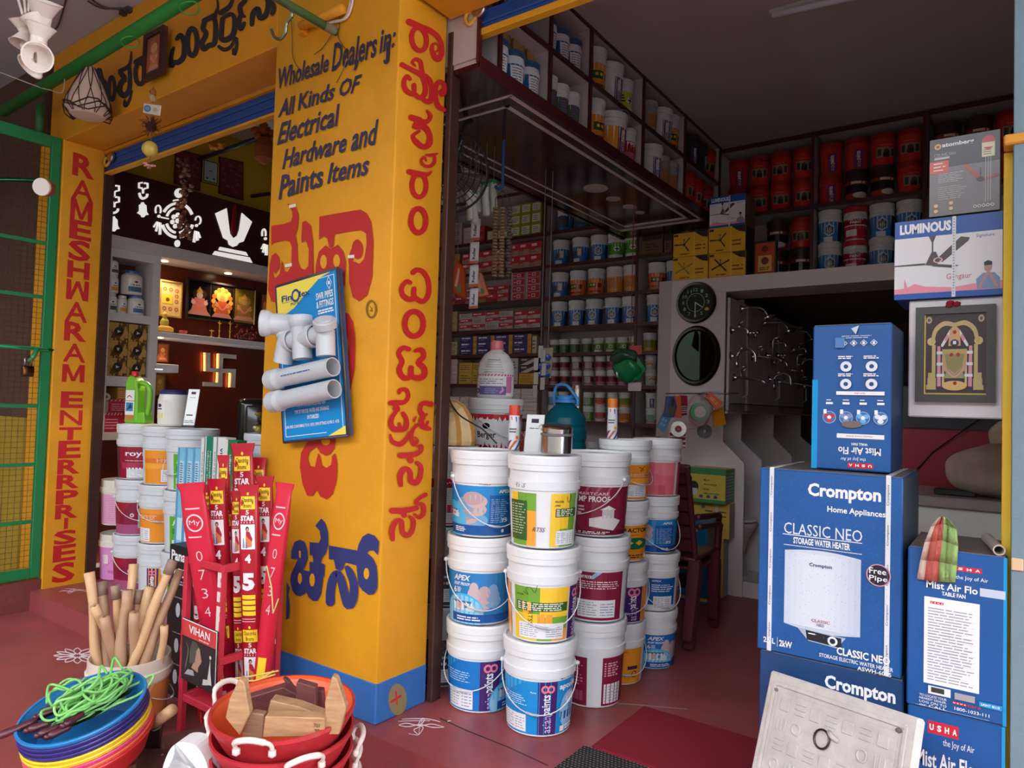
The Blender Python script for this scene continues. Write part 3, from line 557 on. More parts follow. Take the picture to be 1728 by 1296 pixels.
stack(-2.272,2.655,P20,.378,((L_ultima,46,'grey pail with dark label, on the floor right behind the pillar',dict(hdl=-.2,drop=.45,**DK)),(L_ultima,44,'grey pail with dark label, second from the floor behind the pillar',dict(handle=False,**DK)),(L_primer,44,'white pail with red and white label, topmost behind the pillar',dict(handle=False))),GP)
# left doorway
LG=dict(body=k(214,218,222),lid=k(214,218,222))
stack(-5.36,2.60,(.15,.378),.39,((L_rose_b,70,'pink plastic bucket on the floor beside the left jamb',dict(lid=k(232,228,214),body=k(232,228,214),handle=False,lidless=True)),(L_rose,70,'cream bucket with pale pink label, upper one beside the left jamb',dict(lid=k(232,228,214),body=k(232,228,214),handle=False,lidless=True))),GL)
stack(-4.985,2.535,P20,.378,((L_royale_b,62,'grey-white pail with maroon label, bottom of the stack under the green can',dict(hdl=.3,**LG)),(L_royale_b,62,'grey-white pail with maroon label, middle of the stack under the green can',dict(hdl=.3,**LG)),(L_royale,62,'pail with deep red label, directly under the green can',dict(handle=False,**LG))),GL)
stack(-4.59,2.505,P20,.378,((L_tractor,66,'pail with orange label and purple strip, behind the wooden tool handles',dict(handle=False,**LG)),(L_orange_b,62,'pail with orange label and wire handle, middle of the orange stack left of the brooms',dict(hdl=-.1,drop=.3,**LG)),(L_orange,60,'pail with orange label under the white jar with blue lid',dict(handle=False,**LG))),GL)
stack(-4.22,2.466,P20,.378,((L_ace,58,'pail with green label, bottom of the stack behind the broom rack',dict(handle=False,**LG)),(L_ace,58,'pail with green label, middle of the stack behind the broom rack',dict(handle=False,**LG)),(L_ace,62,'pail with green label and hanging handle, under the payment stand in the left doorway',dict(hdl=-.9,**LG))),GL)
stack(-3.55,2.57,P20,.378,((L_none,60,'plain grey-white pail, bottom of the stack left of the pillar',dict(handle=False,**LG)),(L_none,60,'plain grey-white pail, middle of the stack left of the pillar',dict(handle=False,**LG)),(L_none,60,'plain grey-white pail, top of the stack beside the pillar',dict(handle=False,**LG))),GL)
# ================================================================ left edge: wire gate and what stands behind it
GRN,GRN2=k(30,124,72),k(40,132,84)
g=thing('wire_gate',(-5.4,1.5,.08),'green steel gate with square wire mesh at the left edge','gate')
bm_=MB(g.location)
for lo,hi in (((-5.42,2.03,.08),(-5.385,2.09,3.1)),((-5.42,.5,3.02),(-5.385,2.03,3.1)),((-5.42,.5,.08),(-5.385,2.03,.15)),((-5.42,.5,.15),(-5.385,.56,3.02))):bm_.box(lo,hi,GRN,'plastic',.004)
bm_.build('gate_frame',g)
b=MB(g.location)
for y in (405,498,587,685,784,881):z=atX(45,y,-5.4).z;b.box((-5.412,.56,z-.012),(-5.39,2.03,z+.012),GRN,'plastic')
b.build('cross_bars',g)
b=MB(g.location)
for i in range(40):y=.57+i*.0365;b.box((-5.4065,y,.15),(-5.4045,y+.0022,3.02),k(104,122,112),'metal')
for i in range(78):z=.16+i*.0365;b.box((-5.4042,.56,z),(-5.4022,2.03,z+.0022),k(104,122,112),'metal')
b.build('wire_mesh',g)
b=MB(g.location);zl=atX(80,590,-5.38).z;b.box((-5.385,1.78,zl-.012),(-5.37,2.07,zl+.012),GRN2,'plastic',.003);b.tube([(-5.378,1.72,zl),(-5.378,2.10,zl)],.009,GRN2,'metal');b.tube([(-5.376,2.0,zl),(-5.372,1.98,zl-.05),(-5.372,1.95,zl-.09)],.016,GRN2,'plastic');b.build('latch',g)
b=MB(g.location);b.box((-5.372,1.91,zl-.19),(-5.346,1.98,zl-.12),k(112,72,46),'metal',.008,2);b.tube([(-5.359,1.925,zl-.13),(-5.363,1.925,zl-.07),(-5.363,1.945,zl-.055),(-5.363,1.965,zl-.07),(-5.363,1.965,zl-.13)],.006,k(150,150,150),'metal');lk=b.build('padlock');tag(lk,'rusty brown padlock hanging from the green gate latch','padlock')
def simple(name,mb,label,cat,group=None,kind=None):return tag(mb.build(name),label,cat,group,kind)
b=MB();b.box((-6.85,1.1,1.05),(-6.2,1.95,1.1),k(96,82,78),'wood');b.box((-6.85,1.12,-.33),(-6.78,1.2,1.05),k(90,70,66),'wood');b.box((-6.3,1.85,-.33),(-6.22,1.93,1.05),k(90,70,66),'wood');b.box((-6.85,1.85,-.33),(-6.78,1.93,1.05),k(90,70,66),'wood');b.box((-6.3,1.12,-.33),(-6.22,1.2,1.05),k(90,70,66),'wood');b.box((-6.83,1.15,.5),(-6.24,1.9,.53),k(96,82,78),'wood');simple('wooden_rack',b,'dark wooden rack behind the green mesh gate','rack')
b=MB();b.box((-6.5,1.55,1.1),(-6.3,1.9,1.25),k(216,220,222),'carton',.004);simple('carton',b,'white carton on the rack behind the green gate','carton')
b=MB();b.box((-6.7,1.45,.02),(-6.3,1.62,.42),k(190,205,215),'plastic',.02,2);b.box((-6.29,1.48,.06),(-6.285,1.59,.38),k(170,190,205),'plastic');b.box((-6.66,1.46,-.33),(-6.34,1.6,.02),k(80,66,62),'wood');simple('metal_box',b,'pale blue box low behind the bottom of the green gate','box')
b=MB();z0=2.2;b.box((-6.98,1.55,0),(-6.9,1.68,3.3),k(120,70,40),'wood');struct('trim_neighbour_post',b)
# round lamp on a bent green arm in front of the gate
q=at_depth(73,316,4.1);t=thing('gate_lamp',q,'round white lamp head on a bent green arm before the gate','lamp')
b=MB(q);d=V((.55,-.75,-.15)).normalized();b.lathe([(0,.0),(.045,0),(.05,.006),(.05,.02),(0,.022)],k(226,214,204),'plastic',24,q,d);b.build('lens',t)
b=MB(q);b.lathe([(.02,-.07),(.045,-.05),(.052,-.01),(.052,.0),(0,.0)],k(150,70,40),'plastic',24,q,d);b.build('lamp_shade',t)
b=MB(q);e=V((-5.386,q.y-.3,q.z-.02));b.tube(smooth_path([q-d*.06,q-d*.06+V((-.1,-.06,.05)),(-4.9,q.y-.35,q.z-.02),e]),.013,k(40,92,60),'metal');b.build('arm',t)
# ================================================================ wooden side wall with the lit signs
w_=lambda x,y:atX(x,y,-5.6)
def plates(mb,z,hit,n,polys,th,col,m='glow'):
    for P in polys:
        Q=[hit(*z(p)[:2]) for p in P];nn=(Q[1]-Q[0]).cross(Q[2]-Q[0])
        mb.prism(Q,V(n)*th,col,m)
ZL=zoomed(160,280,5.76);LIT=k(240,238,230)
def strip(pts,w=None,n=4):return ribbon(pts,w,n,False)
def sign(name,label,polys,extra=None,zz=ZL):
    b=MB();plates(b,zz,w_,(1,0,0),polys,.012,LIT);c=sum(b.v,V())/len(b.v);o=thing(name,(-5.6,c.y,c.z),label,'lit sign');b.o=o.location;b.build('lit_plate',o)
    if extra:extra(o)
    return o
def chain(x,ys,s=1):
    out=[]
    for i,y in enumerate(ys):
        out += [strip([(x-8,y-26,15),(x-42,y-22,16),(x-42,y+22,16),(x-10,y+28,15)],None,1),strip([(x+8,y-22,15),(x+42,y-18,16),(x+42,y+26,16),(x+10,y+32,15)],None,1),strip([(x-2,y+32,16),(x-3,y+78,16)],None,1)]
    return sum(out,[])
def bell(x,y):return [[(x-12,y-72),(x+10,y-74),(x+14,y-60),(x+36,y-40),(x+40,y+20),(x+58,y+48),(x+28,y+52),(x+12,y+72),(x-8,y+70),(x-14,y+52),(x-52,y+28),(x-32,y+10),(x-32,y-48),(x-14,y-58)]]
sign('bell_sign','lit white chain and bell at the far left of the wood wall',chain(190,(215,325))+[q for q in strip([(140,400,18),(150,440,20),(180,458,22),(215,440,20),(222,415,18)])]+bell(178,565))
sign('bell_sign','lit white chain and bell nearer the round emblem',chain(468,(190,))+[q for q in strip([(428,262,18),(440,300,20),(465,318,22),(500,300,20),(506,272,18)])]+bell(460,428))
def arc(cx,cy,rx,ry,a0,a1,w,n=14):return ribbon([(cx+rx*cos(rad(a0+(a1-a0)*i/n)),cy+ry*sin(rad(a0+(a1-a0)*i/n)),w) for i in range(n+1)],None,1,False)
def el(cx,cy,rx,ry,n=14):return [(cx+rx*cos(2*pi*i/n),cy+ry*sin(2*pi*i/n)) for i in range(n)]
C0=(800,530)
sign('emblem_sign','lit round wheel emblem with side ribbons on the wood wall',arc(*C0,150,165,-150,-95,24)+arc(*C0,150,165,-80,-20,24)+arc(*C0,150,165,15,80,24)+arc(*C0,150,165,95,165,24)+arc(*C0,108,120,-160,-95,20)+arc(*C0,108,120,100,165,20)+arc(*C0,108,120,15,80,20)+
     [el(802,535,20,24)]+[el(802+52*cos(rad(a)),535+58*sin(rad(a)),19,22) for a in (-90,-38,14,66,118,170,222)]+arc(815,345,60,14,200,330,14)+[el(815,265,44,46)]+[el(798,755,26,34)]+strip([(640,500,10),(715,515,10)],None,1)+arc(612,430,26,46,140,400,12)+[el(620,490,14,14)]+
     [[(598,540),(606,545),(575,600),(562,590)],[(610,545),(622,550),(600,640),(582,632)],[(626,550),(642,556),(640,668),(618,668)]]+arc(1000,530,26,40,180,430,12)+[el(985,580,13,14)]+[[(965,630),(980,635),(972,745),(948,740)],[(985,635),(995,640),(1006,725),(985,728)],[(1000,640),(1008,645),(1028,700),(1014,704)]])
sign('emblem_sign','lit emblem half hidden behind the yellow pillar',arc(1640,660,18,46,150,390,12)+[el(1655,708,13,14),[(1635,755),(1645,760),(1622,810),(1610,805)],[(1650,760),(1660,765),(1640,845),(1622,840)],[(1660,765),(1678,770),(1676,870),(1650,868)]])
def red_mark(o):
    b=MB(o.location);plates(b,ZL,w_,(1,0,0),[[(1344,385),(1362,382),(1364,650),(1350,672),(1326,672),(1318,650)]],.02,k(150,22,30),'plastic');b.build('red_centre',o,label='dark red upright centre mark')
sign('forehead_mark_sign','large lit white U mark with red centre on a stepped base',[[(1168,462),(1276,412),(1308,660),(1340,705),(1340,788),(1300,765),(1290,725),(1245,700)],[(1424,458),(1522,545),(1440,735),(1395,750),(1376,775),(1340,788),(1340,705),(1380,680),(1400,620)],[(1212,788),(1462,838),(1484,874),(1198,818)],[(1164,828),(1498,890),(1526,942),(1140,862)]],red_mark)
# beam, display column, shelves of the side wall
b=MB();b.box((-5.9,2.44,2.456),(-5.585,6.0,2.552),k(206,200,198),'plastic',.003);struct('trim_side_beam',b)
dc=thing('display_column',(-5.6,2.74,.99),'white display column with square niches behind the left jamb','shelf');CW=k(214,210,210)
b=MB(dc.location)
for lo,hi in (((2.44,.99),(2.555,2.456)),((2.868,.99),(2.93,2.456)),((2.555,.99),(2.868,1.05)),((2.555,1.40),(2.868,1.478)),((2.555,1.90),(2.868,1.965)),((2.555,2.39),(2.868,2.456))):b.box((-5.9,lo[0],lo[1]),(-5.595,hi[0],hi[1]),CW,'plastic')
b.build('frame',dc);b=MB(dc.location);b.box((-5.9,2.555,1.05),(-5.88,2.868,2.39),k(96,42,26),'panel');b.build('back_panel',dc)
b=MB();b.box((-5.9,2.932,1.81),(-5.6,6.0,1.855),k(216,212,212),'plastic',.002);simple('wall_shelf',b,'long white shelf holding the framed prayer pictures','shelf')
b=MB();za=atX(285,613,-5.6);b.box((-5.9,2.932,za.z-.075),(-5.6,atX(302,613,-5.6).y,za.z-.008),k(222,218,218),'plastic',.003);simple('wall_shelf',b,'short white shelf beside the display column','shelf');zs_=za.z-.008
# downlights of the niche
for i,(x,y,lb) in enumerate(((277,441,'nearest the display column'),(359,465,'small one in the middle'),(385,462,'nearest the pillar'))):
    q=atZ(x,y,2.453);b=MB(q);b.lathe([(0,-.002),(.022,-.002),(.03,0),(.03,.003)],k(255,214,170),'lamp',16,q);simple('ceiling_spotlight',b,'small warm spotlight under the wood wall beam, '+lb,'spotlight')
    l=bpy.data.lights.new('spot','SPOT');l.energy=9;l.color=(1,.72,.48);l.spot_size=2.2;l.spot_blend=.6;l.shadow_soft_size=.03;o=bpy.data.objects.new('spotlight_bulb',l);C.objects.link(o);o.location=(q.x,q.y,2.44)
for x,y,zz,lb in ((270,570,1.808,'under the long shelf'),(268,623,za.z-.077,'under the short shelf')):
    q=atZ(x,y,zz);b=MB(q);b.lathe([(0,-.002),(.022,-.002),(.026,0)],k(255,214,170),'lamp',16,q);simple('ceiling_spotlight',b,'small warm spotlight '+lb+' beside the display column','spotlight')
    l=bpy.data.lights.new('spot','SPOT');l.energy=3;l.color=(1,.7,.45);l.spot_size=2.2;l.shadow_soft_size=.03;o=bpy.data.objects.new('spotlight_bulb',l);C.objects.link(o);o.location=(q.x,q.y,zz-.01)
# lit hooked cross emblem of the shop shrine, white bars with a row of small warm lamps
b=MB();ZS=zoomed(140,560,5.4);XN=-5.885;wb=lambda x,y:atX(x,y,XN)
bars=[[(1104,190),(1144,192),(1144,330),(1240,335),(1240,372),(1104,360)],[(1226,196),(1382,212),(1382,248),(1262,238),(1256,352),(1222,350)],[(1240,335),(1378,340),(1370,508),(1330,504),(1336,376),(1240,372)],[(1220,352),(1256,352),(1254,500),(1086,494),(1088,456),(1216,462)]]
plates(b,ZS,wb,(1,0,0),bars,.03,k(205,196,190),'plastic');c=sum(b.v,V())/len(b.v);sw=thing('shrine_emblem',(XN,c.y,c.z),'white angled prayer emblem edged with small warm lamps','emblem');b.o=sw.location;b.build('bars',sw)
b=MB(sw.location)
for (x0,y0),(x1,y1),n in (((1098,195),(1098,350),12),((1218,205),(1216,325),10),((1214,375),(1210,455),7),((1328,378),(1324,500),10)):
    for i in range(n):q=wb(*ZS((x0+(x1-x0)*i/(n-1),y0+(y1-y0)*i/(n-1))));b.blob(q+V((.006,0,0)),(.006,.005,.005),k(255,150,60),'lamp',1)
b.build('lamp_string',sw)
# ---------------------------------------------------------------- pictures and small things of the shrine
def framed(name,corners,plane,th,fw,frame,draw,label,cat,m='wood',lean=0,group=None,axis='x'):
    hit=(lambda x,y:atX(x,y,plane)) if axis == 'x' else (lambda x,y:atY(x,y,plane));n=V((1,0,0)) if axis == 'x' else V((0,-1,0))
    tl,tr,br,bl=[hit(*c) for c in corners];w=((tr-tl).length+(br-bl).length)/2;h=((tl-bl).length+(tr-br).length)/2;o=(bl+br)/2;u=V((0,1,0)) if axis == 'x' else V((1,0,0));v=V((0,0,1))
    t=thing(name,o+n*th/2,label,cat,group);f=lambda a,c,l:u*a+v*c+n*(l+th/2)
    b=MB()
    for x0,y0,x1,y1 in ((-w/2,0,w/2,fw),(-w/2,h-fw,w/2,h),(-w/2,fw,-w/2+fw,h-fw),(w/2-fw,fw,w/2,h-fw)):
        P=[f(a,c,l) for l in (-th,0) for a,c in ((x0,y0),(x1,y0),(x1,y1),(x0,y1))];b.add(P,[[3,2,1,0],[4,5,6,7],[0,1,5,4],[1,2,6,5],[2,3,7,6],[3,0,4,7]],frame,m)
    b.build('picture_frame',t)
    b=MB();P=[f(a,c,l) for l in (-th+.001,-th*.4) for a,c in ((-w/2+fw*.9,fw*.9),(w/2-fw*.9,fw*.9),(w/2-fw*.9,h-fw*.9),(-w/2+fw*.9,h-fw*.9))];b.add(P,[[3,2,1,0],[4,5,6,7],[0,1,5,4],[1,2,6,5],[2,3,7,6],[3,0,4,7]],k(40),'paper')
    g=lambda a,c,l:f(-w/2+fw+(w-2*fw)*a,fw+(h-2*fw)*c,-th*.4+l);draw(Art(b,g,None,'lam'));b.build('picture',t)
    return t
def figure(a,cx,skin,robe,halo,s=1.):
    # a small seated figure in a garlanded shrine print
    a.e(cx,.66,.1*s,.14,halo);a.p([(cx-.13*s,.1),(cx+.13*s,.1),(cx+.1*s,.3),(cx+.07*s,.55),(cx-.07*s,.55),(cx-.1*s,.3)],robe);a.e(cx,.62,.045*s,.09,skin);a.p([(cx-.05*s,.7),(cx+.05*s,.7),(cx,.86)],k(226,170,60));a.st([(cx-.1*s,.5,.03*s),(cx,.3,.03*s),(cx+.1*s,.5,.03*s)],.03,k(220,120,130));a.p([(cx-.17*s,.08),(cx+.17*s,.08),(cx+.12*s,.2),(cx-.12*s,.2)],k(196,130,120));a.e(cx-.09*s,.42,.03*s,.06,skin);a.e(cx+.09*s,.42,.03*s,.06,skin)
def D_trip(a):
    a.r(0,0,1,1,k(24,16,16));a.r(.315,0,.32,1,k(90,70,50));a.r(.66,0,.665,1,k(90,70,50));figure(a,.16,k(214,178,160),k(206,120,100),k(60,40,30));
    for i in range(16):a.e(.49+.13*cos(i*pi/8),.52+.34*sin(i*pi/8),.035,.07,(k(226,160,60),k(200,110,40))[i % 2],10)
    figure(a,.49,k(200,140,90),k(190,90,50),k(240,180,80),.9);a.r(.68,.02,.98,.98,k(120,100,30));figure(a,.83,k(190,140,80),k(150,110,50),k(160,130,50));a.r(.985,.0,1,1,k(250,226,160))
def D_chart(a):
    a.r(0,0,1,1,k(222,196,130));a.t('CERTIFICATE',.1,.9,.9,.95,k(150,40,30),.01)
    for x,y in ((.2,.78),(.5,.78),(.8,.76),(.8,.6),(.8,.44),(.2,.2),(.5,.2),(.8,.2)):a.ring(x,y,.05,.1,k(190,110,50),16,1,.6)
    a.r(.1,.35,.6,.62,k(236,206,70));a.e(.35,.47,.1,.06,k(120,90,20))
def D_gold(a):a.r(0,0,1,1,k(170,92,60));figure(a,.5,k(214,150,110),k(200,120,60),k(230,170,90),2.2)
def D_gold2(a):a.r(0,0,1,1,k(214,150,50));figure(a,.5,k(240,190,120),k(236,170,60),k(250,210,110),2.2)
PX=-5.84
framed('framed_chart',((266,472),(304,476),(304,537),(266,533)),PX,.02,.012,k(190,150,70),D_chart,'gold framed tan chart standing on the long white shelf','picture')
framed('framed_triptych',((311,470),(429,486),(429,548),(311,541)),PX,.03,.016,k(34,26,24),D_trip,'wide dark frame with three deity pictures on the long shelf','picture')
framed('framed_picture',((436,494),(452,497),(452,556),(436,553)),PX,.02,.012,k(60,40,30),D_gold,'dark framed picture on the long shelf cut by the pillar','picture')
framed('framed_picture',((258,579),(276,581),(283,612),(262,610)),PX,.02,.01,k(120,70,40),D_gold,'small brown framed picture on the short white shelf','picture')
framed('framed_picture',((258,630),(272,632),(277,668),(258,667)),PX,.02,.01,k(150,110,50),D_gold2,'golden framed picture behind the green can','picture')
for x,top,bot,s,lb in ((309,553,561,0,'small red bowl on the long shelf'),):
    q=atX(x,bot,-5.68);q.z=1.855;b=MB(q);b.lathe([(0,0),(.02,0),(.035,.03),(.03,.035),(.02,.012),(0,.01)],k(160,40,50),'gloss',16,q);simple('ritual_bowl',b,lb+' under the pictures','bowl')
for x,h,lb in ((357,.07,'short brass lamp on the long shelf'),(370,.16,'tall brass lamp, left one of the pair'),(388,.17,'tall brass lamp, right one of the pair')):
    q=atX(x,566,-5.68);q.z=1.855;b=MB(q);b.lathe([(0,0),(.024,0),(.026,.006),(.008,.014),(.006,h*.4),(.012,h*.45),(.006,h*.5),(.006,h*.8),(.02,h*.85),(.022,h*.9),(.006,h*.9),(.003,h),(0,h)],k(206,160,70),'metal',16,q);simple('oil_lamp',b,lb+' below the pictures','lamp','brass lamps of the shrine')
q=atX(278,557,-5.72);q.z=1.855;t=thing('deity_figurine',q,'small yellow seated figurine on the long shelf beside the chart','figurine');b=MB(q);b.blob(q+V((0,0,.035)),(.05,.075,.03),k(214,170,70),'matte',2,.06);b.blob(q+V((-.01,0,.085)),(.03,.035,.05),k(196,190,80),'matte',2,.05);b.build('body',t);b=MB(q);b.blob(q+V((-.01,0,.15)),(.02,.022,.028),k(216,180,90),'matte',2);b.build('head',t)
b=MB();rn=random.Random(4)
for i in range(60):q=atX(rn.uniform(396,432),572-abs(rn.gauss(0,9)),-5.7);b.blob((q.x+rn.uniform(-.05,.05),q.y,max(q.z,1.865)),(.012,.012,.012),rn.choice((k(90,18,34),k(120,30,44),k(60,14,26))),'gloss',1)
simple('bead_garland',b,'heap of dark red bead garland on the long shelf','garland')
# jars in the top niche
def make_jar(R,H,cap,body=k(228,224,216),band=k(70,110,150)):
    root=bpy.data.objects.new('jar',None);C.objects.link(root);root.empty_display_size=.03
    b=MB();b.lathe([(0,0),(R*.92,0),(R,H*.05),(R,H*.7),(R*.93,H*.8),(R*.72,H*.87),(R*.72,H*.9)],body,'plastic',18);f=lambda u,v,l:V(((R+l)*cos(u/R),(R+l)*sin(u/R),v));a=Art(b,f,R*.3,'paper',.0006);a.r(-R*.7,H*.12,R*.7,H*.62,k(238,236,230));a.r(-R*.7,H*.12,R*.7,H*.33,band);a.lines(-R*.5,H*.36,R*.5,H*.44,1,k(40,60,80),3);a.e(0,H*.53,R*.2,H*.04,k(30,30,34),10);b.build('body',root)
    b=MB();b.lathe([(R*.7,H*.88),(R*.82,H*.88),(R*.82,H*.97),(R*.76,H),(0,H)],cap,'plastic',18);b.build('lid',root);return root
JB,JO,JC=k(70,110,150),k(220,150,50),k(150,60,60)
for key,x,z,xd,lb,kw in (('jar_s',2.585,1.967,-5.66,'small jar with dark label, bottom left of the top niche',dict(R=.045,H=.15,cap=k(220,216,206),band=k(70,90,40))),('jar_t',2.672,1.967,-5.66,'small jar with orange band, bottom middle of the top niche',dict(R=.036,H=.14,cap=k(226,222,214),band=JO)),('jar_m',2.78,1.967,-5.67,'wide jar with blue lid, bottom right of the top niche',dict(R=.062,H=.155,cap=k(70,110,180),band=JB)),
                           ('jar_b',2.75,2.124,-5.69,'big white jar with blue lid standing on the small jars',dict(R=.078,H=.19,cap=k(60,96,160),band=JB)),('jar_t',2.60,2.119,-5.66,'small jar with orange band stacked at the left of the top niche',None),('jar_u',2.60,2.262,-5.68,'small jar with dark lid, topmost in the top niche',dict(R=.04,H=.12,cap=k(60,70,80),band=k(80,90,100)))):
    place(key,lambda:make_jar(**kw),(xd,x,z),lb,'jar','jars in the top niche')
# six patterned tiles with arrow badges
for r in range(3):
    for c in range(2):
        t=thing('pattern_tile',(-5.62,2.568+c*.146,1.482+.137*(2-r)),'%s tile of the brown marbled tiles with arrow badges in the middle niche' % (('top left','top right'),('middle left','middle right'),('bottom left','bottom right'))[r][c],'tile','marbled tiles in the middle niche')
        b=MB();b.box((-.008,0,0),(.0,.143,.135),k(190,150,84),'marble');b.build('tile',t);b=MB();a=Art(b,flat((0,.072,.068),(0,1,0),(0,0,1),(1,0,0)));a.e(0,0,.036,.036,k(34,28,28),8);an=(0,0,-pi/2,0,0,pi/2)[r*2+c];a.p([(.016*cos(an+d),.016*sin(an+d)) for d in (0,2.3,-2.3)],k(220,212,200));b.build('arrow_badge',t)
# cartons in the lowest niche
for y0,y1,z0,z1,col,lb in ((2.565,2.72,1.052,1.2,k(200,40,70),'red and white striped carton, lower one in the bottom niche'),(2.6,2.80,1.2,1.3,k(206,44,80),'pink red carton lying on the striped one in the bottom niche'),(2.66,2.78,1.3,1.395,k(206,150,60),'tan carton at the top of the bottom niche'),(2.725,2.85,1.052,1.15,k(190,36,60),'red carton at the right of the bottom niche')):
    b=MB();b.box((-5.83,y0,z0+.0005),(-5.64,y1,z1-.001),col,'carton',.003);a=Art(b,flat((-5.64,y0,z0),(0,1,0),(0,0,1),(1,0,0)));W_,H_=y1-y0,z1-z0
    for i in range(6):a.p([(W_*(.05+.15*i),H_*.85),(W_*(.1+.15*i),H_*.85),(W_*(.15+.15*i),H_*.98),(W_*(.1+.15*i),H_*.98)],k(236,200,205))
    a.lines(W_*.1,H_*.1,W_*.9,H_*.7,4,k(236,190,200),5,.3);simple('carton',b,lb,'carton')
b=MB();q=(-5.66,2.585,1.315);b.lathe([(.012,-.012),(.03,-.012),(.03,.012),(.012,.012),(.012,-.012)],k(205,198,186),'paper',16,q,(1,0,.3));b.box((-5.68,2.57,1.2005),(-5.64,2.598,1.287),k(190,170,150),'carton');simple('tape_roll',b,'pale tape roll on a small box at the left of the bottom niche','tape')
# green can, white jar, payment stand on the pails
LT=1.138
q=V((-4.985,2.5,LT));t=thing('oil_can',q,'bright green oil can with red cap on the pails left of the white jar','can',None,rad(20))
b=MB();G_=k(120,190,50);out=[(-.1,0),(.1,0),(.105,.04),(.088,.1),(.1,.17),(.105,.3),(.06,.335),(-.02,.36),(-.03,.385),(-.075,.385),(-.082,.36),(-.1,.32),(-.095,.1)]
hole=[(.035,.1),(.075,.12),(.08,.26),(.03,.28)]
b.prism([(u,-.05,v) for u,v in [(-.1,0),(.03,0),(.025,.1),(.02,.28),(.0,.36),(-.03,.385),(-.075,.385),(-.085,.36),(-.1,.32)]],(0,.1,0),G_,'plastic',.012);b.prism([(u,-.05,v) for u,v in [(.025,0),(.1,0),(.105,.04),(.09,.09),(.025,.09)]],(0,.1,0),G_,'plastic',.01)
b.tube(smooth_path([(.085,0,.07),(.1,0,.14),(.103,0,.26),(.075,0,.315),(.01,0,.335)]),.022,G_,'plastic',10);a=Art(b,flat((-.1,-.05,0),(1,0,0),(0,0,1),(0,-1,0)));a.r(.012,.03,.1,.27,k(226,230,226));a.r(.012,.03,.1,.07,k(190,120,60));a.r(.02,.1,.09,.17,k(50,130,180));a.p([(.03,.11),(.085,.13),(.06,.165)],k(20,50,90));a.st([(.03,.21,.008),(.05,.225,.01),(.075,.21,.006)],.008,k(190,60,40));a.r(.012,.18,.1,.186,k(200,110,60));b.build('body',t)
b=MB();b.lathe([(0,.385),(.026,.385),(.026,.418),(.02,.425),(0,.425)],k(214,40,64),'plastic',16,(-.052,0,0));b.build('cap',t);t.scale=(.86,.86,.86)
q=V((-4.62,2.55,LT));t=thing('putty_jar',q,'white plastic jar with dark blue lid beside the green can','jar');b=MB(q)
b.lathe([(0,0),(.088,0),(.095,.01),(.098,.17),(.09,.2),(.088,.215)],k(232,228,218),'plastic',24,q,cols=None);f=lambda u,v,l:q+V(((.097+l)*cos(u/.097-pi/4),(.097+l)*sin(u/.097-pi/4),v));a=Art(b,f,.02);a.r(-.12,.05,-.03,.16,k(238,234,222));a.r(-.11,.05,-.04,.085,k(230,222,120));a.e(-.075,.135,.02,.012,k(40,50,100));a.lines(-.1,.105,-.05,.12,1,k(40,60,120));b.build('body',t)
b=MB(q);b.lathe([(.08,.2),(.088,.2),(.09,.228),(.08,.24),(.03,.24),(.028,.232),(0,.232)],k(40,48,104),'plastic',24,q);b.build('lid',t)
def make_stand():
    root=bpy.data.objects.new('payment_stand',None);C.objects.link(root);b=MB();R_=MX.Rotation(rad(-14),3,'X')
    b.box((-.037,-.003,0),(.037,.003,.24),k(228,228,226),'gloss',.002,rot=R_,at=(0,0,.004));f=lambda u,v,l:R_ @ V((u,-.003-l,v))+V((0,0,.004));a=Art(b,f);a.r(-.015,.205,.015,.222,k(50,40,60));a.lines(-.02,.18,.02,.186,1,k(90),3);a.lines(-.026,.06,.026,.075,1,k(60),5);a.r(-.03,.008,.03,.04,k(236));a.lines(-.03,.015,.03,.035,2,k(90,110,150),7,.4);b.build('panel',root)
    b=MB();b.box((-.037,-.02,0),(.037,.07,.006),k(60),'gloss',.002);b.build('base',root);return root
place('pstand',make_stand,(-4.27,2.46,LT+.01),'slanted white payment stand on a pail in the left doorway','display stand',None,rad(34))
# office chair behind
q=atX(402,760,-5.3);q=V((-5.2,3.72,0));t=thing('office_chair',q,'black leather office chair by the wood wall','chair',None,rad(62));b=MB();b.box((-.26,-.06,.62),(.26,.06,1.34),k(30,28,30),'gloss',.055,3);b.box((-.2,-.085,.7),(.2,-.05,1.28),k(38,36,38),'gloss',.03,2);b.build('backrest',t)
b=MB();b.box((-.26,-.52,.42),(.26,-.02,.54),k(34,32,34),'gloss',.05,3);b.build('seat',t)
b=MB();b.tube([(0,-.25,.06),(0,-.25,.43)],.028,k(60),'metal');b.build('gas_lift',t)
for i in range(5):b=MB();a_=i*2*pi/5;b.tube([(0,-.25,.08),(.27*cos(a_),-.25+.27*sin(a_),.045)],.022,k(40),'plastic');b.blob((.27*cos(a_),-.25+.27*sin(a_),.028),(.028,.028,.028),k(25),'plastic',2);b.build('base_arm',t)
for s in (-1,1):b=MB();b.tube(smooth_path([(s*.27,-.42,.5),(s*.3,-.42,.7),(s*.3,-.1,.72),(s*.26,-.02,.7)]),.022,k(36),'plastic');b.build('armrest',t)
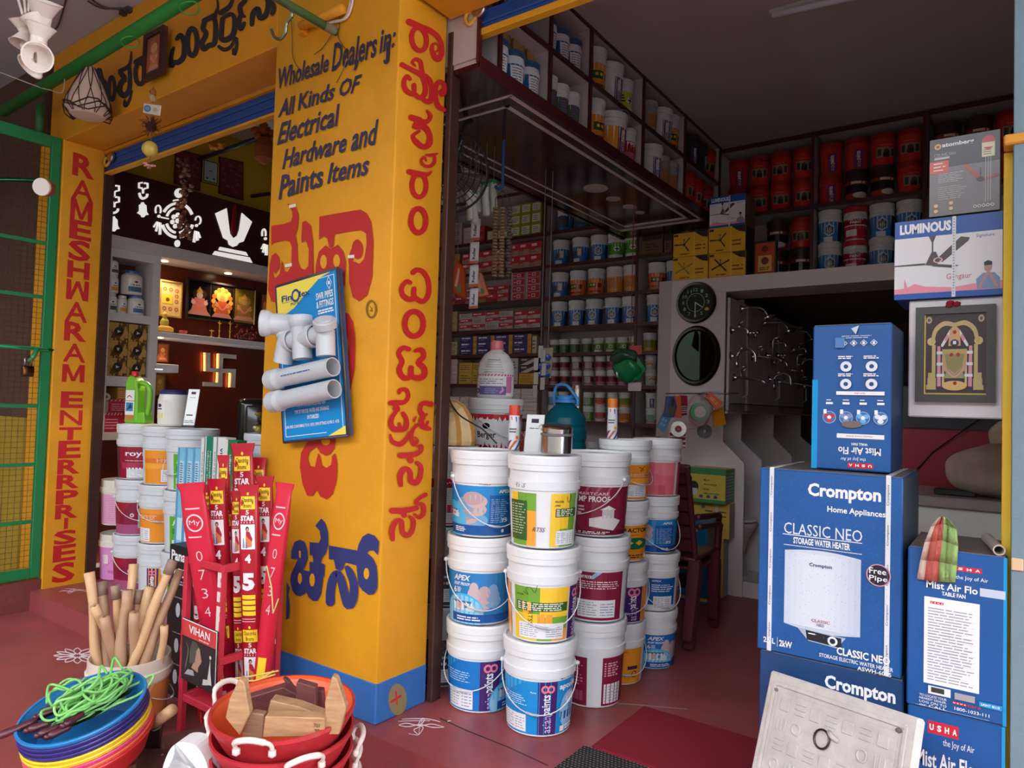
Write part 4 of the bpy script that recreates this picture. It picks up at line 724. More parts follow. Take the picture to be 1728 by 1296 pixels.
# dried plant and wrapped sweets on the grey pail
q=V((-3.6,2.58,1.136));t=thing('dried_flowers',q,'brown dried flowers on the pail beside the pillar','flowers');rn=random.Random(3);b=MB(q)
for i in range(22):e=q+V((rn.uniform(-.1,.04),rn.uniform(-.04,.04),rn.uniform(.03,.12)));b.tube([q+V((rn.uniform(-.02,.02),0,.008)),e],.002,k(110,90,50),'matte',5);b.blob(e,(.014,.014,.011),rn.choice((k(150,116,40),k(120,90,40),k(90,70,40))),'matte',1)
b.build('stems',t)
for i,dx in enumerate((-.12,-.08,-.045)):b=MB();c=V((-3.55+dx,2.54-.02*i,1.155));b.blob(c,(.02,.018,.018),k(150,140,40),'foil',2,.12,i);b.blob(c+V((-.02,0,.008)),(.008,.014,.012),k(210,200,150),'foil',1);simple('wrapped_sweet',b,'gold wrapped sweet on the pail by the pillar, '+('leftmost','middle one','nearest the pillar')[i],'sweet','wrapped sweets on the grey pail')
# ================================================================ shelving at the back, the loft and the cabinet
MAR,SHW=k(74,22,26),k(186,174,178)
ORD=('first','second','third','fourth','fifth','sixth','seventh','eighth','ninth','tenth')
def unit(name,label,X0,X1,zs,Y0=5.6,Y1=5.94,zb=None,zt=None,sides=(1,1),back=SHW):
    # open shelving facing the street: white inside, dark red edges
    zb=zs[0] if zb is None else zb;zt=zt or zs[-1];t=thing(name,((X0+X1)/2,(Y0+Y1)/2,zb),label,'shelf')
    b=MB(t.location);b.box((X0+.001,Y1-.012,zb),(X1-.001,Y1,zt),back,'matte');b.build('back_panel',t)
    for s,on in zip((X0,X1-.018),sides):
        if on:b=MB(t.location);b.box((s,Y0+.014,zb),(s+.018,Y1-.012,zt),SHW,'matte');b.box((max(s-.006,X0+.001),Y0,zb),(min(s+.024,X1-.001),Y0+.014,zt),MAR,'plastic');b.build('side_panel',t)
    for z in zs:b=MB(t.location);b.box((X0+.018,Y0+.014,z-.022),(X1-.018,Y1-.012,z),SHW,'matte');b.box((X0+.001,Y0-.002,z-.03),(X1-.001,Y0+.014,z+.001),MAR,'plastic');b.build('shelf',t)
    return t
ZR=(.9,1.22,1.55,1.85,2.10,2.38,2.69,3.01)
XA,XB,XC=-3.652,-2.68,-2.20
unit('shelf_unit','tall shelf unit of cartons at the back left of the shop',-5.05,XA,ZR+(3.45,),zb=.0)
unit('shelf_unit','tall shelf unit of paint tubs at the back of the shop',XA,XB,ZR+(3.45,),zb=.0,sides=(0,1))
unit('shelf_unit','narrow shelf unit beside the white clock panel',XB,XC,ZR[:-1],zb=.0,zt=2.98,sides=(0,1))
# --- small tins and tubs
def tub(key,R,H,draw,**kw):
    return key,lambda:make_pail(R,H,draw,n=16,lbl=(.04,.72),**dict(dict(handle=False,body=k(214,216,220),lid=k(216,218,220)),**kw))
def T(col,pic=None,c2=None,sub=None):
    def d(a,B,Tp):
        h=Tp-B;R=a.step/.15;a.r(-R*2.6,B,R*2.6,Tp,col)
        if sub:a.r(-R*2.6,B,R*2.6,B+h*.3,sub)
        if pic == 'hex':a.p([(R*.5*cos(i*pi/3+.5),B+h*.5+R*.5*sin(i*pi/3+.5)) for i in range(6)],k(206,214,226));a.p([(R*.4*cos(i*pi/3+.5),B+h*.5+R*.4*sin(i*pi/3+.5)) for i in range(6)],k(60,80,100));a.p([(-R*.25,B+h*.45),(R*.05,B+h*.62),(R*.28,B+h*.45),(R*.0,B+h*.38)],k(190,196,190));a.r(-R*.5,B,R*.3,B+h*.2,k(220,224,230));a.r(R*.8,B,R*1.5,Tp,c2 or col)
        if pic == 'sofa':a.r(-R*.9,B+h*.35,R*.1,B+h*.62,k(20,90,50));a.e(-R*.5,B+h*.5,R*.14,R*.14,k(230,180,70),8);a.e(-R*.1,B+h*.5,R*.14,R*.14,k(230,180,70),8);a.r(R*.35,B+h*.35,R*.75,B+h*.6,k(100,30,40));a.lines(-R*.8,B+h*.08,R*.8,B+h*.2,1,k(120,50,20),3,.7)
        if pic == 'room':a.r(-R*.7,B+h*.3,R*.0,B+h*.62,k(70,70,80));a.r(-R*.1,B+h*.35,R*.4,B+h*.75,k(214,200,160));a.r(-R*.7,B,R*.2,B+h*.2,k(196,206,216))
        if pic == 'leaf':a.e(R*.2,B+h*.5,R*.35,R*.3,k(226,228,226),10);a.st([(R*.0,B+h*.5,R*.12),(R*.4,B+h*.5,R*.12)],.01,k(40,44,60));a.st([(R*.2,B+h*.38,R*.12),(R*.2,B+h*.62,R*.12)],.01,k(40,44,60));a.lines(-R*.9,B+h*.4,-R*.3,B+h*.75,3,k(30,70,30),4);a.r(-R,B,R,B+h*.18,k(214,220,214))
        if pic == 'gate':a.r(-R*.8,B+h*.3,R*.8,B+h*.75,k(150,130,110));a.e(0,B+h*.48,R*.26,h*.2,k(30,34,34),10);a.r(-R*.26,B+h*.3,R*.26,B+h*.5,k(30,34,34));a.r(-R*.7,B+h*.35,-R*.4,B+h*.68,k(60,60,56));a.r(R*.4,B+h*.35,R*.7,B+h*.68,k(60,60,56));a.lines(-R*.5,B+h*.82,R*.6,B+h*.94,1,k(230,120,110),5,.7)
        if pic == 'maker':maker(a,-R*.45,B,Tp,R*.8,False);a.r(R*.6,B,R*2,Tp,c2 or col)
        if pic == 'dark':a.r(-R*2.6,B+h*.3,R*2.6,B+h*.7,k(30,24,28));a.lines(-R*.6,B+h*.72,R*.6,B+h*.85,1,k(226,200,190),3,.8);a.e(R*.2,B+h*.2,R*.7,h*.14,k(214,206,190),12)
        if pic == 'nippon':a.r(-R*1.4,B+h*.62,R*1.4,B+h*.95,k(170,24,50));a.t('NIPPON',-R*.6,B+h*.8,R*.6,B+h*.92,WHITE,.03);a.t('PAINT',-R*.45,B+h*.66,R*.45,B+h*.77,WHITE,.03);a.r(-R*2,B+h*.56,R*2,B+h*.6,WHITE);a.r(-R*.9,B+h*.12,R*.1,B+h*.4,k(230,222,214))
        if pic == 'badge':a.r(-R*.5,B+h*.3,R*.5,B+h*.75,k(190,190,196));a.st([(-R*.4,B+h*.5,R*.3),(R*.0,B+h*.62,R*.3),(R*.4,B+h*.5,R*.3)],.02,k(210,120,40))
        if pic == 'royale':a.t('royale',-R*.7,B+h*.66,R*.7,B+h*.88,WHITE,.02);a.r(-R*2.6,B,R*2.6,B+h*.4,k(186,90,120));a.r(R*.4,B+h*.2,R*1.3,B+h*.9,c2 or k(120,30,54))
        if pic == 'text':a.r(-R*.7,B+h*.2,R*.6,B+h*.8,c2 or k(230));a.lines(-R*.6,B+h*.25,R*.5,B+h*.75,5,k(110),6,.4)
    return d
B4,B1=(.083,.24),(.052,.132)
K={
 'blue':tub('t_blue',*B4,T(k(36,110,190),'room',k(24,80,150))),'hex':tub('t_hex',*B4,T(k(56,116,190),'hex',k(30,60,120))),'hexh':tub('t_hexh',*B4,T(k(56,116,190),'hex',k(30,60,120)),handle=True,drop=-.25),
 'green':tub('t_green',*B4,T(k(84,160,50),'leaf')),'orange':tub('t_orange',*B4,T(k(220,110,30),'sofa')),'yellow':tub('t_yellow',*B4,T(k(222,150,40),'text',k(206,120,40))),'teal4':tub('t_teal4',*B4,T(k(20,120,170),'text',k(60,70,90))),
 'g1':tub('t_g1',*B1,T(k(76,120,40),'text',k(64,96,44))),'g2':tub('t_g2',*B1,T(k(110,160,50),'leaf')),'go':tub('t_go',.062,.16,T(k(150,160,50),'text',k(110,130,40),k(226,150,40))),
 'mar':tub('t_mar',*B1,T(k(130,26,50),None,None,k(180,110,140))),'marp':tub('t_marp',*B1,T(k(140,40,60),'text',k(196,196,200),k(180,110,140))),'sil':tub('t_sil',*B1,T(k(176,176,180),'badge'),lid=k(200,200,200)),
 'teal':tub('t_teal',*B1,T(k(70,150,170),'text',k(170,180,186))),'gr':tub('t_gr',*B1,T(k(90,160,60),'text',k(180,186,180))),'red':tub('t_red',*B1,T(k(200,70,66),'text',k(214,90,80),k(226,200,196))),'oli':tub('t_oli',*B1,T(k(150,150,50),'text',k(120,140,50),k(230,160,40))),'or1':tub('t_or1',*B1,T(k(226,140,50),'text',k(200,110,40))),
 'wp':tub('t_wp',*B1,T(k(224,228,224),'maker',k(190,216,206))),'wg':tub('t_wg',*B1,T(k(206,224,214),'text',k(150,190,170),k(180,150,150))),
 'tin':tub('t_tin',.088,.235,T(k(200,44,30),'gate'),body=k(190,40,28),lid=k(150,34,26)),'tinp':tub('t_tinp',.088,.235,T(k(200,44,30),'maker',k(196,40,28)),body=k(190,40,28),lid=k(150,34,26)),'tind':tub('t_tind',.088,.235,T(k(170,60,40),'dark'),body=k(60,30,30),lid=k(60,40,40)),
 'nip':tub('t_nip',.098,.25,T(k(200,40,60),'nippon'),lid=k(190,34,56)),'hexl':tub('t_hexl',.098,.25,T(k(60,130,200),'hex',k(24,44,90))),'blk':tub('t_blk',.088,.235,T(k(36,30,36),'maker',k(40,36,40)),body=k(40,36,40),lid=k(50)),
 'lorg':tub('t_lorg',.075,.26,T(k(226,140,40),'sofa')),'lpur':tub('t_lpur',.095,.24,T(k(214,214,220),'maker',k(226,160,60))),'lpurh':tub('t_lpurh',.11,.25,T(k(222,150,50),'maker',k(230,170,60)),handle=True,drop=-.35),'lyel':tub('t_lyel',.07,.22,T(k(206,196,60),'leaf')),'lroy':tub('t_lroy',.08,.22,T(k(160,26,50),'royale')),'lgry':tub('t_lgry',.075,.22,T(k(150,150,156),'text',k(190,120,60)),body=k(150),lid=k(170)),
 'lblue':tub('t_lblue',.07,.19,T(k(40,90,140),'text',k(220,220,226)),lid=k(50,90,130)),'lbot':tub('t_lbot',.058,.2,T(k(60,110,70),'text',k(90,70,110))),
}
def tubs(xs,z,kinds,Y,names,where,group,plane='y',jit=True):
    # a row of tubs standing on a shelf; xs are centres along the row
    n=len(xs);Rs=[RAD[q] for q in kinds];m=sum(xs)/n;lo,hi=next(((a,c) for a,c in BAYS[plane,z > 2.8 or Y > 5.725] if a <= m <= c),(m-9,m+9));tot=sum(2*r+.004 for r in Rs)
    s=min(1,(hi-lo)/tot);Rs=[r*s+.002 for r in Rs];xs=list(xs)
    for i in range(n):xs[i]=max(xs[i],lo+Rs[i] if i == 0 else xs[i-1]+Rs[i-1]+Rs[i])
    for i in reversed(range(n)):xs[i]=min(xs[i],hi-Rs[i] if i == n-1 else xs[i+1]-Rs[i+1]-Rs[i])
    for i,(x,q) in enumerate(zip(xs,kinds)):
        pos=ORD[i] if n > 1 else 'only'
        loc=(x,Y,z) if plane == 'y' else (Y,x,z)
        o=place(*K[q],loc,'%s, %s from the %s, %s' % (names[q],pos,'left' if plane == 'y' else 'front',where) if n > 1 else '%s, %s' % (names[q],where),'paint tub',group,rz=random.uniform(-.25,.25)+(rad(20) if plane == 'y' else rad(78)));o.scale=(s,s,1)
RAD=dict(blue=.083,hex=.083,hexh=.083,green=.083,orange=.083,yellow=.083,teal4=.083,go=.062,tin=.088,tinp=.088,tind=.088,blk=.088,nip=.098,hexl=.098,lorg=.075,lpur=.095,lpurh=.11,lyel=.07,lroy=.08,lgry=.075,lblue=.07,lbot=.058)
for q in ('g1','g2','mar','marp','sil','teal','gr','red','oli','or1','wp','wg'):RAD[q]=.052
NM=dict(blue='blue tub with room picture',hex='blue tub with hexagon picture',hexh='blue tub with raised handle',green='green and white tub',orange='orange tub',yellow='amber tub',teal4='teal tub',g1='small dark green tin',g2='small light green tin',go='small yellow green tub',mar='small maroon tin',marp='small maroon tin with silver panel',sil='small silver tin',teal='small teal tin',gr='small green tin',red='small red tin',oli='small olive tin',or1='small orange tin',wp='small white and purple tin',wg='small pale green tin',tin='red tin with arch picture',tinp='red tin with purple strip',tind='dark tin with white dish',nip='red and white tub',hexl='pale blue tub',blk='black tin',lorg='tall orange tub',lpur='white tub with purple strip',lpurh='amber pail with purple strip',lyel='yellow and white tub',lroy='dark red tub',lgry='grey tub',lblue='blue tin',lbot='green bottle tub')
def xs_at(px,y,Y=5.6):return [atY(p,y,Y+.09).x for p in px]
BAYS={('y',False):[(XA+.008,XB-.02),(XB+.008,XC-.026)],('y',True):[(-1.935,-1.265),(-1.235,-.53),(-.495,.52)]}
G0='tubs on the back shelves'
def row(pxs,y,z,kinds,where,Y=5.72,ref=5.6):tubs(xs_at(pxs,y,ref),z,kinds,Y,NM,where,G0)
row((952,984),370,3.012,('teal4','teal4'),'top shelf of the middle back unit')
row((945,978,1009,1039,1068),410,2.693,('blue','blue','hex','green','green'),'second shelf down, middle unit')
row((943,974,1004,1036,1064),470,2.383,('blue','orange','orange','yellow','yellow'),'third shelf down, middle unit')
row((942,971,1001,1033,1062),525,2.103,('hex','hex','hexh','hexh','hex'),'fourth shelf down, middle unit')
row((1107,1136),465,2.383,('orange','hex'),'third shelf down by the clock')
row((1104,1134),520,2.103,('hex','hex'),'fourth shelf down by the clock')
row([927+20.3*i for i in range(8)],575,1.853,('g1','g1','g1','g1','g2','g2','g2','g2'),'row of eight')
row((1093,1121),575,1.853,('go','go'),'fifth shelf down by the clock')
row([930+20.3*i for i in range(8)],640,1.553,('mar','mar','mar','marp','mar','mar','mar','marp'),'lower tier, maroon shelf')
row([930+20.3*i for i in range(8)],612,1.686,('mar','mar','marp','marp','mar','mar','mar','mar'),'upper tier, maroon shelf')
row((1096,1117),640,1.553,('sil','sil'),'lower silver tier by the clock');row((1096,1117),612,1.686,('sil','sil'),'upper silver tier by the clock')
row([928+20.6*i for i in range(7)],695,1.223,('teal','wg','gr','gr','red','or1','or1'),'lower tier, seventh shelf down')
row([928+20.6*i for i in range(7)],670,1.356,('teal','wg','teal','gr','red','oli','oli'),'upper tier, seventh shelf down')
row((1097,1120),695,1.223,('wg','wg'),'lower tier by the clock');row((1097,1120),670,1.356,('wp','wp'),'upper tier by the clock')
row((940,1000,1040,1060),735,.903,('wp','wg','wp','gr'),'shelf behind the teal water jug')
# --- cartons: every box by itself
def carton(x0,x1,z0,z1,Y,dp,col,style,label,group=None,cat='carton',n=[0]):
    n[0] += 1;b=MB(((x0+x1)/2,Y+dp/2,z0));b.box((x0,Y,z0),(x1,Y+dp,z1),col,'carton',.002);W_,H_=x1-x0,z1-z0;a=Art(b,face_y(x0,z0,Y));s=style
    if s == 'label':a.r(W_*.12,H_*.15,W_*.88,H_*.85,k(206,206,196));a.lines(W_*.2,H_*.25,W_*.8,H_*.75,3,k(90,96,90),n[0],.35)
    if s == 'redtop':a.r(0,H_*.45,W_,H_,k(186,30,48));a.r(0,H_*.35,W_*.4,H_*.5,k(186,30,48));a.lines(W_*.1,H_*.62,W_*.7,H_*.88,1,k(235,200,205),n[0],.8);a.lines(W_*.1,H_*.1,W_*.6,H_*.25,1,k(120,110,105),n[0],.6)
    if s == 'square':a.r(W_*.15,H_*.08,W_*.95,H_*.92,k(176,34,56));a.r(W_*.42,H_*.25,W_*.68,H_*.75,k(226,190,200));a.r(W_*.47,H_*.35,W_*.63,H_*.65,k(176,34,56));a.lines(W_*.2,H_*.4,W_*.36,H_*.6,1,k(226,190,200),n[0])
    if s == 'blue':a.r(0,0,W_*.8,H_,k(50,44,120));a.lines(W_*.1,H_*.5,W_*.65,H_*.8,1,k(226,228,240),n[0],.8);a.lines(W_*.1,H_*.2,W_*.5,H_*.35,1,k(170,170,200),n[0])
    if s == 'text':a.lines(W_*.1,H_*.2,W_*.9,H_*.8,3,k(70,64,60),n[0],.35)
    if s == 'white':a.r(W_*.03,0,W_*.06,H_,k(190,50,60));a.lines(W_*.15,H_*.3,W_*.9,H_*.6,2,k(150,130,130),n[0],.35)
    if s == 'dark':a.p([(0,0),(W_*.5,0),(W_,H_*.6),(W_,H_)],k(200,196,192));a.r(W_*.08,H_*.6,W_*.45,H_*.8,k(190,190,190))
    if s == 'brand':a.r(0,H_*.1,W_,H_*.95,k(130,24,50));a.t('Finolex',W_*.08,H_*.3,W_*.9,H_*.75,WHITE,.03)
    if s == 'wood':a.r(W_*.05,H_*.5,W_*.95,H_*.95,k(34,30,30));a.lines(W_*.2,H_*.1,W_*.8,H_*.4,3,k(70,44,26),n[0])
    return simple('carton',b,label,cat,group)
def grid(px0,px1,yref,z,hs,cols,col,style,what,group,Y=5.62,dp=.22):
    x0,x1=atY(px0,yref,Y).x,atY(px1,yref,Y).x;w=(x1-x0)/cols
    for r,h in enumerate(hs):
        for c in range(cols):
            cc=col[(r*cols+c) % len(col)] if isinstance(col,list) else col;st=style[(r+c) % len(style)] if isinstance(style,list) else style
            tier='only tier' if len(hs) == 1 else ('bottom tier','second tier','third tier','fourth tier','top tier')[r if r < len(hs)-1 or len(hs) > 4 else -1]
            carton(x0+w*c+.002,x0+w*(c+1)-.002,z+sum(hs[:r])+.001,z+sum(hs[:r+1])-.001,Y,dp,cc,st,'%s, %s, %s from the left' % (what,tier,ORD[c]),group)
GC='cartons on the back left shelves'
grid(862,914,360,3.012,(.11,.11,.1),3,k(150,160,40),'label','yellow green carton on the top back shelf',GC)
grid(822,858,380,3.012,(.1,),2,k(150,160,40),'label','yellow green carton behind the bead string',GC)
grid(782,818,385,3.012,(.085,.085),2,[k(196,180,176),k(180,40,50)],'white','white and red carton behind the pouches',GC);grid(752,780,385,3.012,(.08,.08,.08),2,k(176,150,150),'text','pale carton at the left end of the top shelf',GC)
grid(858,914,420,2.693,(.125,.125),3,k(170,130,110),'redtop','tan carton with dark red top, second shelf',GC);grid(780,850,430,2.693,(.11,.11),4,k(170,140,130),'redtop','red carton behind the bead string, second shelf',GC);grid(750,776,440,2.693,(.08,.08,.07),1,k(170,130,70),'text','tan carton at the left of the second shelf',GC)
grid(862,912,475,2.383,(.07,.07,.07,.06),2,k(180,150,150),'square','carton with white square mark, third shelf',GC);grid(752,858,480,2.383,(.08,.08),6,[k(150,120,110),k(150,40,50),k(170,150,140)],'redtop','mixed carton on the third shelf',GC)
grid(868,912,530,2.103,(.09,.08),2,k(186,176,172),'redtop','white carton with red top, fourth shelf right',GC);grid(775,866,530,2.103,(.06,.06,.06),4,k(190,180,176),['redtop','redtop','text'],'white and red carton, fourth shelf middle',GC);grid(750,772,530,2.103,(.06,.05,.05,.05),1,k(180,160,120),'text','tan carton at the left of the fourth shelf',GC)
grid(776,897,575,1.853,(.066,.066,.06),4,k(206,150,40),'blue','blue and amber carton on the fifth shelf',GC);grid(750,772,575,1.853,(.07,.07),2,k(190,170,150),'text','pale carton at the left of the fifth shelf',GC);grid(898,906,575,1.853,(.17,),1,k(206,196,190),'text','narrow white upright carton on the fifth shelf',GC)
grid(834,857,640,1.553,(.055,.055),1,k(130,24,50),'brand','maroon branded carton on the sixth shelf',GC);grid(834,857,620,1.665,(.05,.05,.05),1,k(216,160,40),'text','amber carton above the maroon ones, sixth shelf',GC);grid(822,833,630,1.553,(.13,.12),1,k(206,150,40),'text','tall amber carton left of the maroon ones',GC);grid(858,874,630,1.553,(.12,.14),1,k(190,186,190),'text','white carton right of the maroon ones',GC);grid(875,904,640,1.553,(.055,.055),1,k(214,160,40),'text','amber carton under the dark striped ones',GC);grid(877,904,620,1.665,(.075,.075),1,k(56,40,36),'dark','dark carton with white stripe, sixth shelf',GC);grid(750,772,620,1.553,(.1,.1,.06),2,k(190,170,166),'white','pale carton at the left of the sixth shelf',GC);grid(774,820,640,1.553,(.12,.1),2,k(200,160,60),'text','amber carton behind the white can, sixth shelf',GC)
grid(822,906,690,1.223,(.08,.08,.07,.06),3,k(206,196,192),'white','white carton with red edge, seventh shelf',GC);grid(752,820,700,1.223,(.1,.1),3,k(196,180,176),'white','pale carton at the left of the seventh shelf',GC);grid(840,906,730,.903,(.1,.1),3,[k(196,150,60),k(190,60,60),k(200,190,186)],'text','carton on the low shelf behind the payment stand',GC)
grid(1082,1119,405,2.693,(.24,),1,k(110,76,50),'wood','brown carton with black band above the amber tubs',GC);grid(1121,1134,400,2.693,(.2,),1,k(120,84,56),'wood','brown carton beside the yellow fan boxes',GC)
# ---------------------------------------------------------------- loft along the left side, its underside and lamps
XL,ZL0,ZLM,ZLT=-1.957,2.85,3.18,3.47
ly=[2.42]+[atX(x,y,XL).y for x,y in ((845.6,90),(930,120),(998,140),(1087,210),(1157,260))]+[5.58]
BAYS['x',True]=[(ly[i]+.013,ly[i+1]-.013) for i in range(len(ly)-1)]
t=thing('loft_shelf',(-2.15,4,2.872),'two-tier white loft shelf of paint pails running along the left','shelf')
b=MB(t.location);b.box((-2.40,2.42,2.872),(-2.38,5.58,3.5),SHW);b.build('back_panel',t)
for z,n in ((ZL0+.022,'shelf'),(ZLM,'shelf'),(3.49,'top_panel')):b=MB(t.location);b.box((-2.38,2.42,z),(XL-.012,5.58,z+.018),SHW);b.box((XL-.012,2.42,z-.004),(XL,5.58,z+.02),MAR,'plastic');b.build(n,t)
for y in ly:b=MB(t.location);b.box((-2.38,y-.009,2.892),(XL-.012,y+.009,3.488),SHW);b.box((XL-.012,y-.012,2.87),(XL+.001,y+.012,3.5),MAR,'plastic');b.build('divider',t)
b=MB();b.box((-2.82,2.42,2.848),(XL,5.59,2.872),k(60,22,18),'veneer');b.box((-2.84,2.42,2.84),(-2.81,5.59,2.96),k(50,22,22),'veneer');b.box((XL-.006,2.42,2.836),(XL+.006,5.59,2.90),MAR,'plastic');sof=struct('ceiling_loft_underside',b)
b=MB()
for m0 in (0,.085):
    P=[(-2.0-m0,2.725+m0*1.1),(-2.01-m0,5.33-m0*1.2),(-2.71+m0,5.3-m0*1.2),(-2.71+m0,2.725+m0*1.1)]
    for i in range(4):(x0,y0),(x1,y1)=P[i],P[(i+1) % 4];b.box((min(x0,x1)-.006,min(y0,y1)-.006,2.842),(max(x0,x1)+.006,max(y0,y1)+.006,2.8475),k(214,196,196),'plastic')
b.build('light_trim',sof)
for x,y,r,lb in ((1005,318,.085,'largest round ceiling lamp under the loft, nearest'),(1035,336,.052,'second round ceiling lamp under the loft'),(1062,349,.05,'third round ceiling lamp under the loft'),(1080,359,.035,'small farthest round ceiling lamp under the loft')):
    q=atZ(x,y,2.845);q.z=2.8478;t=thing('ceiling_lamp',q,lb,'ceiling lamp','round ceiling lamps under the loft');b=MB(q);b.lathe([(r*.82,-.006),(r,-.006),(r,0),(r*.82,0)],k(190,170,166),'plastic',24,q);b.build('rim',t);b=MB(q);b.lathe([(0,-.004),(r*.82,-.004)],k(196,178,176),'plastic',24,q);b.build('diffuser',t)
def loft(pys,z,kinds,where,X=-2.05):tubs(pys,z,kinds,X,NM,where,'pails on the loft','x')
def ls(pxs,z):return [atX(x,y,XL-.06).y for x,y in pxs]
loft(ls(((935,75),(957,85),(977,100)),1),ZLM+.0245,('lblue','lblue','lblue'),'upper loft bay nearest the door')
loft(ls(((1011,120),(1035,140),(1058,162)),1),ZLM+.0245,('lorg','lpur','lyel'),'upper loft, middle bay')
loft(ls(((1099,195),(1121,210),(1140,230)),1),ZLM+.0245,('lgry','lpur','lorg'),'upper loft, last bay but one')
loft(ls(((1170,255),(1182,265),(1196,275)),1),ZLM+.0245,('blk','blk','tin'),'upper loft, last bay')
loft(ls(((851,110),(873,125),(898,138)),1),ZL0+.048,('lblue','lblue','lblue'),'lower loft, nearest bay')
loft(ls(((933,160),(947,170),(964,185)),1),ZL0+.048,('lbot','lbot','lbot'),'lower loft, second bay')
loft(ls(((1009,205),(1039,225),(1068,245)),1),ZL0+.048,('lorg','lpurh','lroy'),'lower loft, middle bay')
loft(ls(((1105,270),(1126,290),(1141,300)),1),ZL0+.048,('lpur','lgry','lgry'),'lower loft, last bay but one')
loft(ls(((1162,305),(1176,318),(1192,330)),1),ZL0+.048,('tin','tin','tin'),'lower loft, last bay')
for i,(x,y) in enumerate(((856,83),(874,93),(892,107))):
    q=atX(x,y,XL-.1);q.z=ZL0+.048+.19+.064;q.y += (i-1)*.03;b=MB(q);b.lathe([(0,.0),(.055,0),(.058,.004),(.058,.06),(0,.06)],k(170,130,70),'paper',18,q,(-1,0,0));b.lathe([(.05,-.003),(.058,-.003),(.058,.002)],k(120,80,40),'paper',18,q,(-1,0,0));b.box((q.x-.062,q.y-.02,ZL0+.242),(q.x-.0,q.y+.02,q.z-.055),k(150,120,80),'carton');simple('paint_tin',b,'tan round tin lid facing out in the nearest loft bay, '+ORD[i]+' from the front','tin','round tins in the loft')
# ---------------------------------------------------------------- high shelf across the back right
top=[('shelf_unit','high shelf bay of red tins next to the loft',-1.957,-1.24),('shelf_unit','high shelf bay of red tins and blue tubs in the middle',-1.24,-.503),('shelf_unit','high shelf bay at the right end behind the fan cartons',-.503,.55)]
for n,lb,x0,x1 in top:unit(n,lb,x0,x1,(2.385,2.93,3.485),zb=2.36,sides=(0,1))
GH='tins on the high back shelf'
def hi(px,y,z,kinds,where,Y=5.73):tubs([atY(p,y,5.64).x for p in px],z,kinds,Y,NM,where,GH)
hi((1244,1282,1321,1359),335,2.933,('tin','tin','tin','tin'),'lower tier, first high bay');hi((1244,1283,1322,1360),300,3.169,('tinp','tin','tin','tin'),'upper tier, first high bay');pass
hi((1410,1450,1495,1541),320,2.933,('tinp','tind','tind','tin'),'lower tier, second high bay');hi((1409,1452,1496,1540),275,3.169,('tinp','tinp','tin','tin'),'upper tier, second high bay')
hi((1596,1650,1704),290,2.933,('tind','tind','tin'),'lower tier, third high bay');hi((1596,1650,1704),240,3.169,('tind','tind','tin'),'upper tier, third high bay')
hi((1321,1356),440,2.388,('tind','tind'),'lower tier, low first high bay');hi((1321,1356),405,2.624,('tind','tin'),'upper tier, low first high bay')
hi((1400,1445,1490,1540),430,2.388,('hexl','nip','hexl','hexl'),'lower tier, low second high bay');hi((1400,1445,1490,1540),390,2.6395,('hexl','nip','hexl','hexl'),'upper tier, low second high bay')
b=MB();q=atY(1283,272,5.66);b.tube(smooth_path([q+V((-.08,0,-.06)),q+V((-.05,0,-.0)),q,q+V((.06,0,-.01)),q+V((.085,0,-.06))]),.003,k(60),'metal',6);b.o=V((0,0,0));simple('wire_loop',b,'thin wire loop standing up from a red tin in the first high bay','wire')
# ceiling tube lamp
q=atZ(1303,22,3.49);q2=atZ(1430,-4,3.49);t=thing('tube_lamp',(q+q2)/2,'slim unlit tube lamp on the ceiling of the right doorway','ceiling lamp');b=MB(t.location);b.tube([q+V((0,0,-.01)),q+V((.9,.12,-.01))],.018,k(206,206,220),'plastic',12);b.build('tube',t);b=MB(t.location);b.box((q.x-.01,q.y-.02,3.484),(q.x+.9,q.y+.02,3.5),k(190),'plastic',rot=None);b.build('base_rail',t)
# ================================================================ white display unit with taps and toilets
CB=k(222,212,212)
t=thing('display_unit',(-1.9,6.2,0),'white display unit with clock panel, tap boards and toilet stalls','cabinet')
prof=lambda y:[(-2.19,y,0),(-1.6,y,0),(-1.6,y,.97),(-1.762,y,1.12),(-1.762,y,2.24),(-2.19,y,2.24)]
for i,y in enumerate((5.19,5.62,6.54,7.53)):b=MB(t.location);b.prism([V(p) for p in prof(y)],(0,.02,0),CB,'plastic');b.build('clock_panel' if i == 0 else 'stall_divider',t)
b=MB(t.location);b.box((-2.19,5.19,2.24),(.54,5.58,2.355),CB,'plastic',.002);b.build('header',t)
b=MB(t.location);b.box((-2.15,5.211,0),(-1.45,8.2,.11),CB,'plastic');b.build('plinth',t)
b=MB(t.location);b.box((-2.15,5.212,1.33),(-1.74,8.2,1.345),CB,'plastic');b.build('stall_top',t)
for y0,y1 in ((5.22,5.61),(5.66,6.53),(6.57,7.52)):
    b=MB(t.location);b.box((-1.758,y0,1.35),(-1.735,y1,2.20),k(206,196,198),'plastic',.003);o=b.build('tap_board',t)
    b=MB(t.location);b.tube([(-1.735,y1-.05,1.62),(-1.70,y1-.05,1.60),(-1.70,y1-.05,1.48),(-1.735,y1-.05,1.46)],.008,k(200,194,196),'plastic');b.build('pull_handle',o)
    b=MB(t.location);b.box((-1.735,y0+.02,1.40),(-1.66,y1-.02,1.408),k(60,56,62),'gloss');b.build('rail',o)
CHR=k(210,210,216)
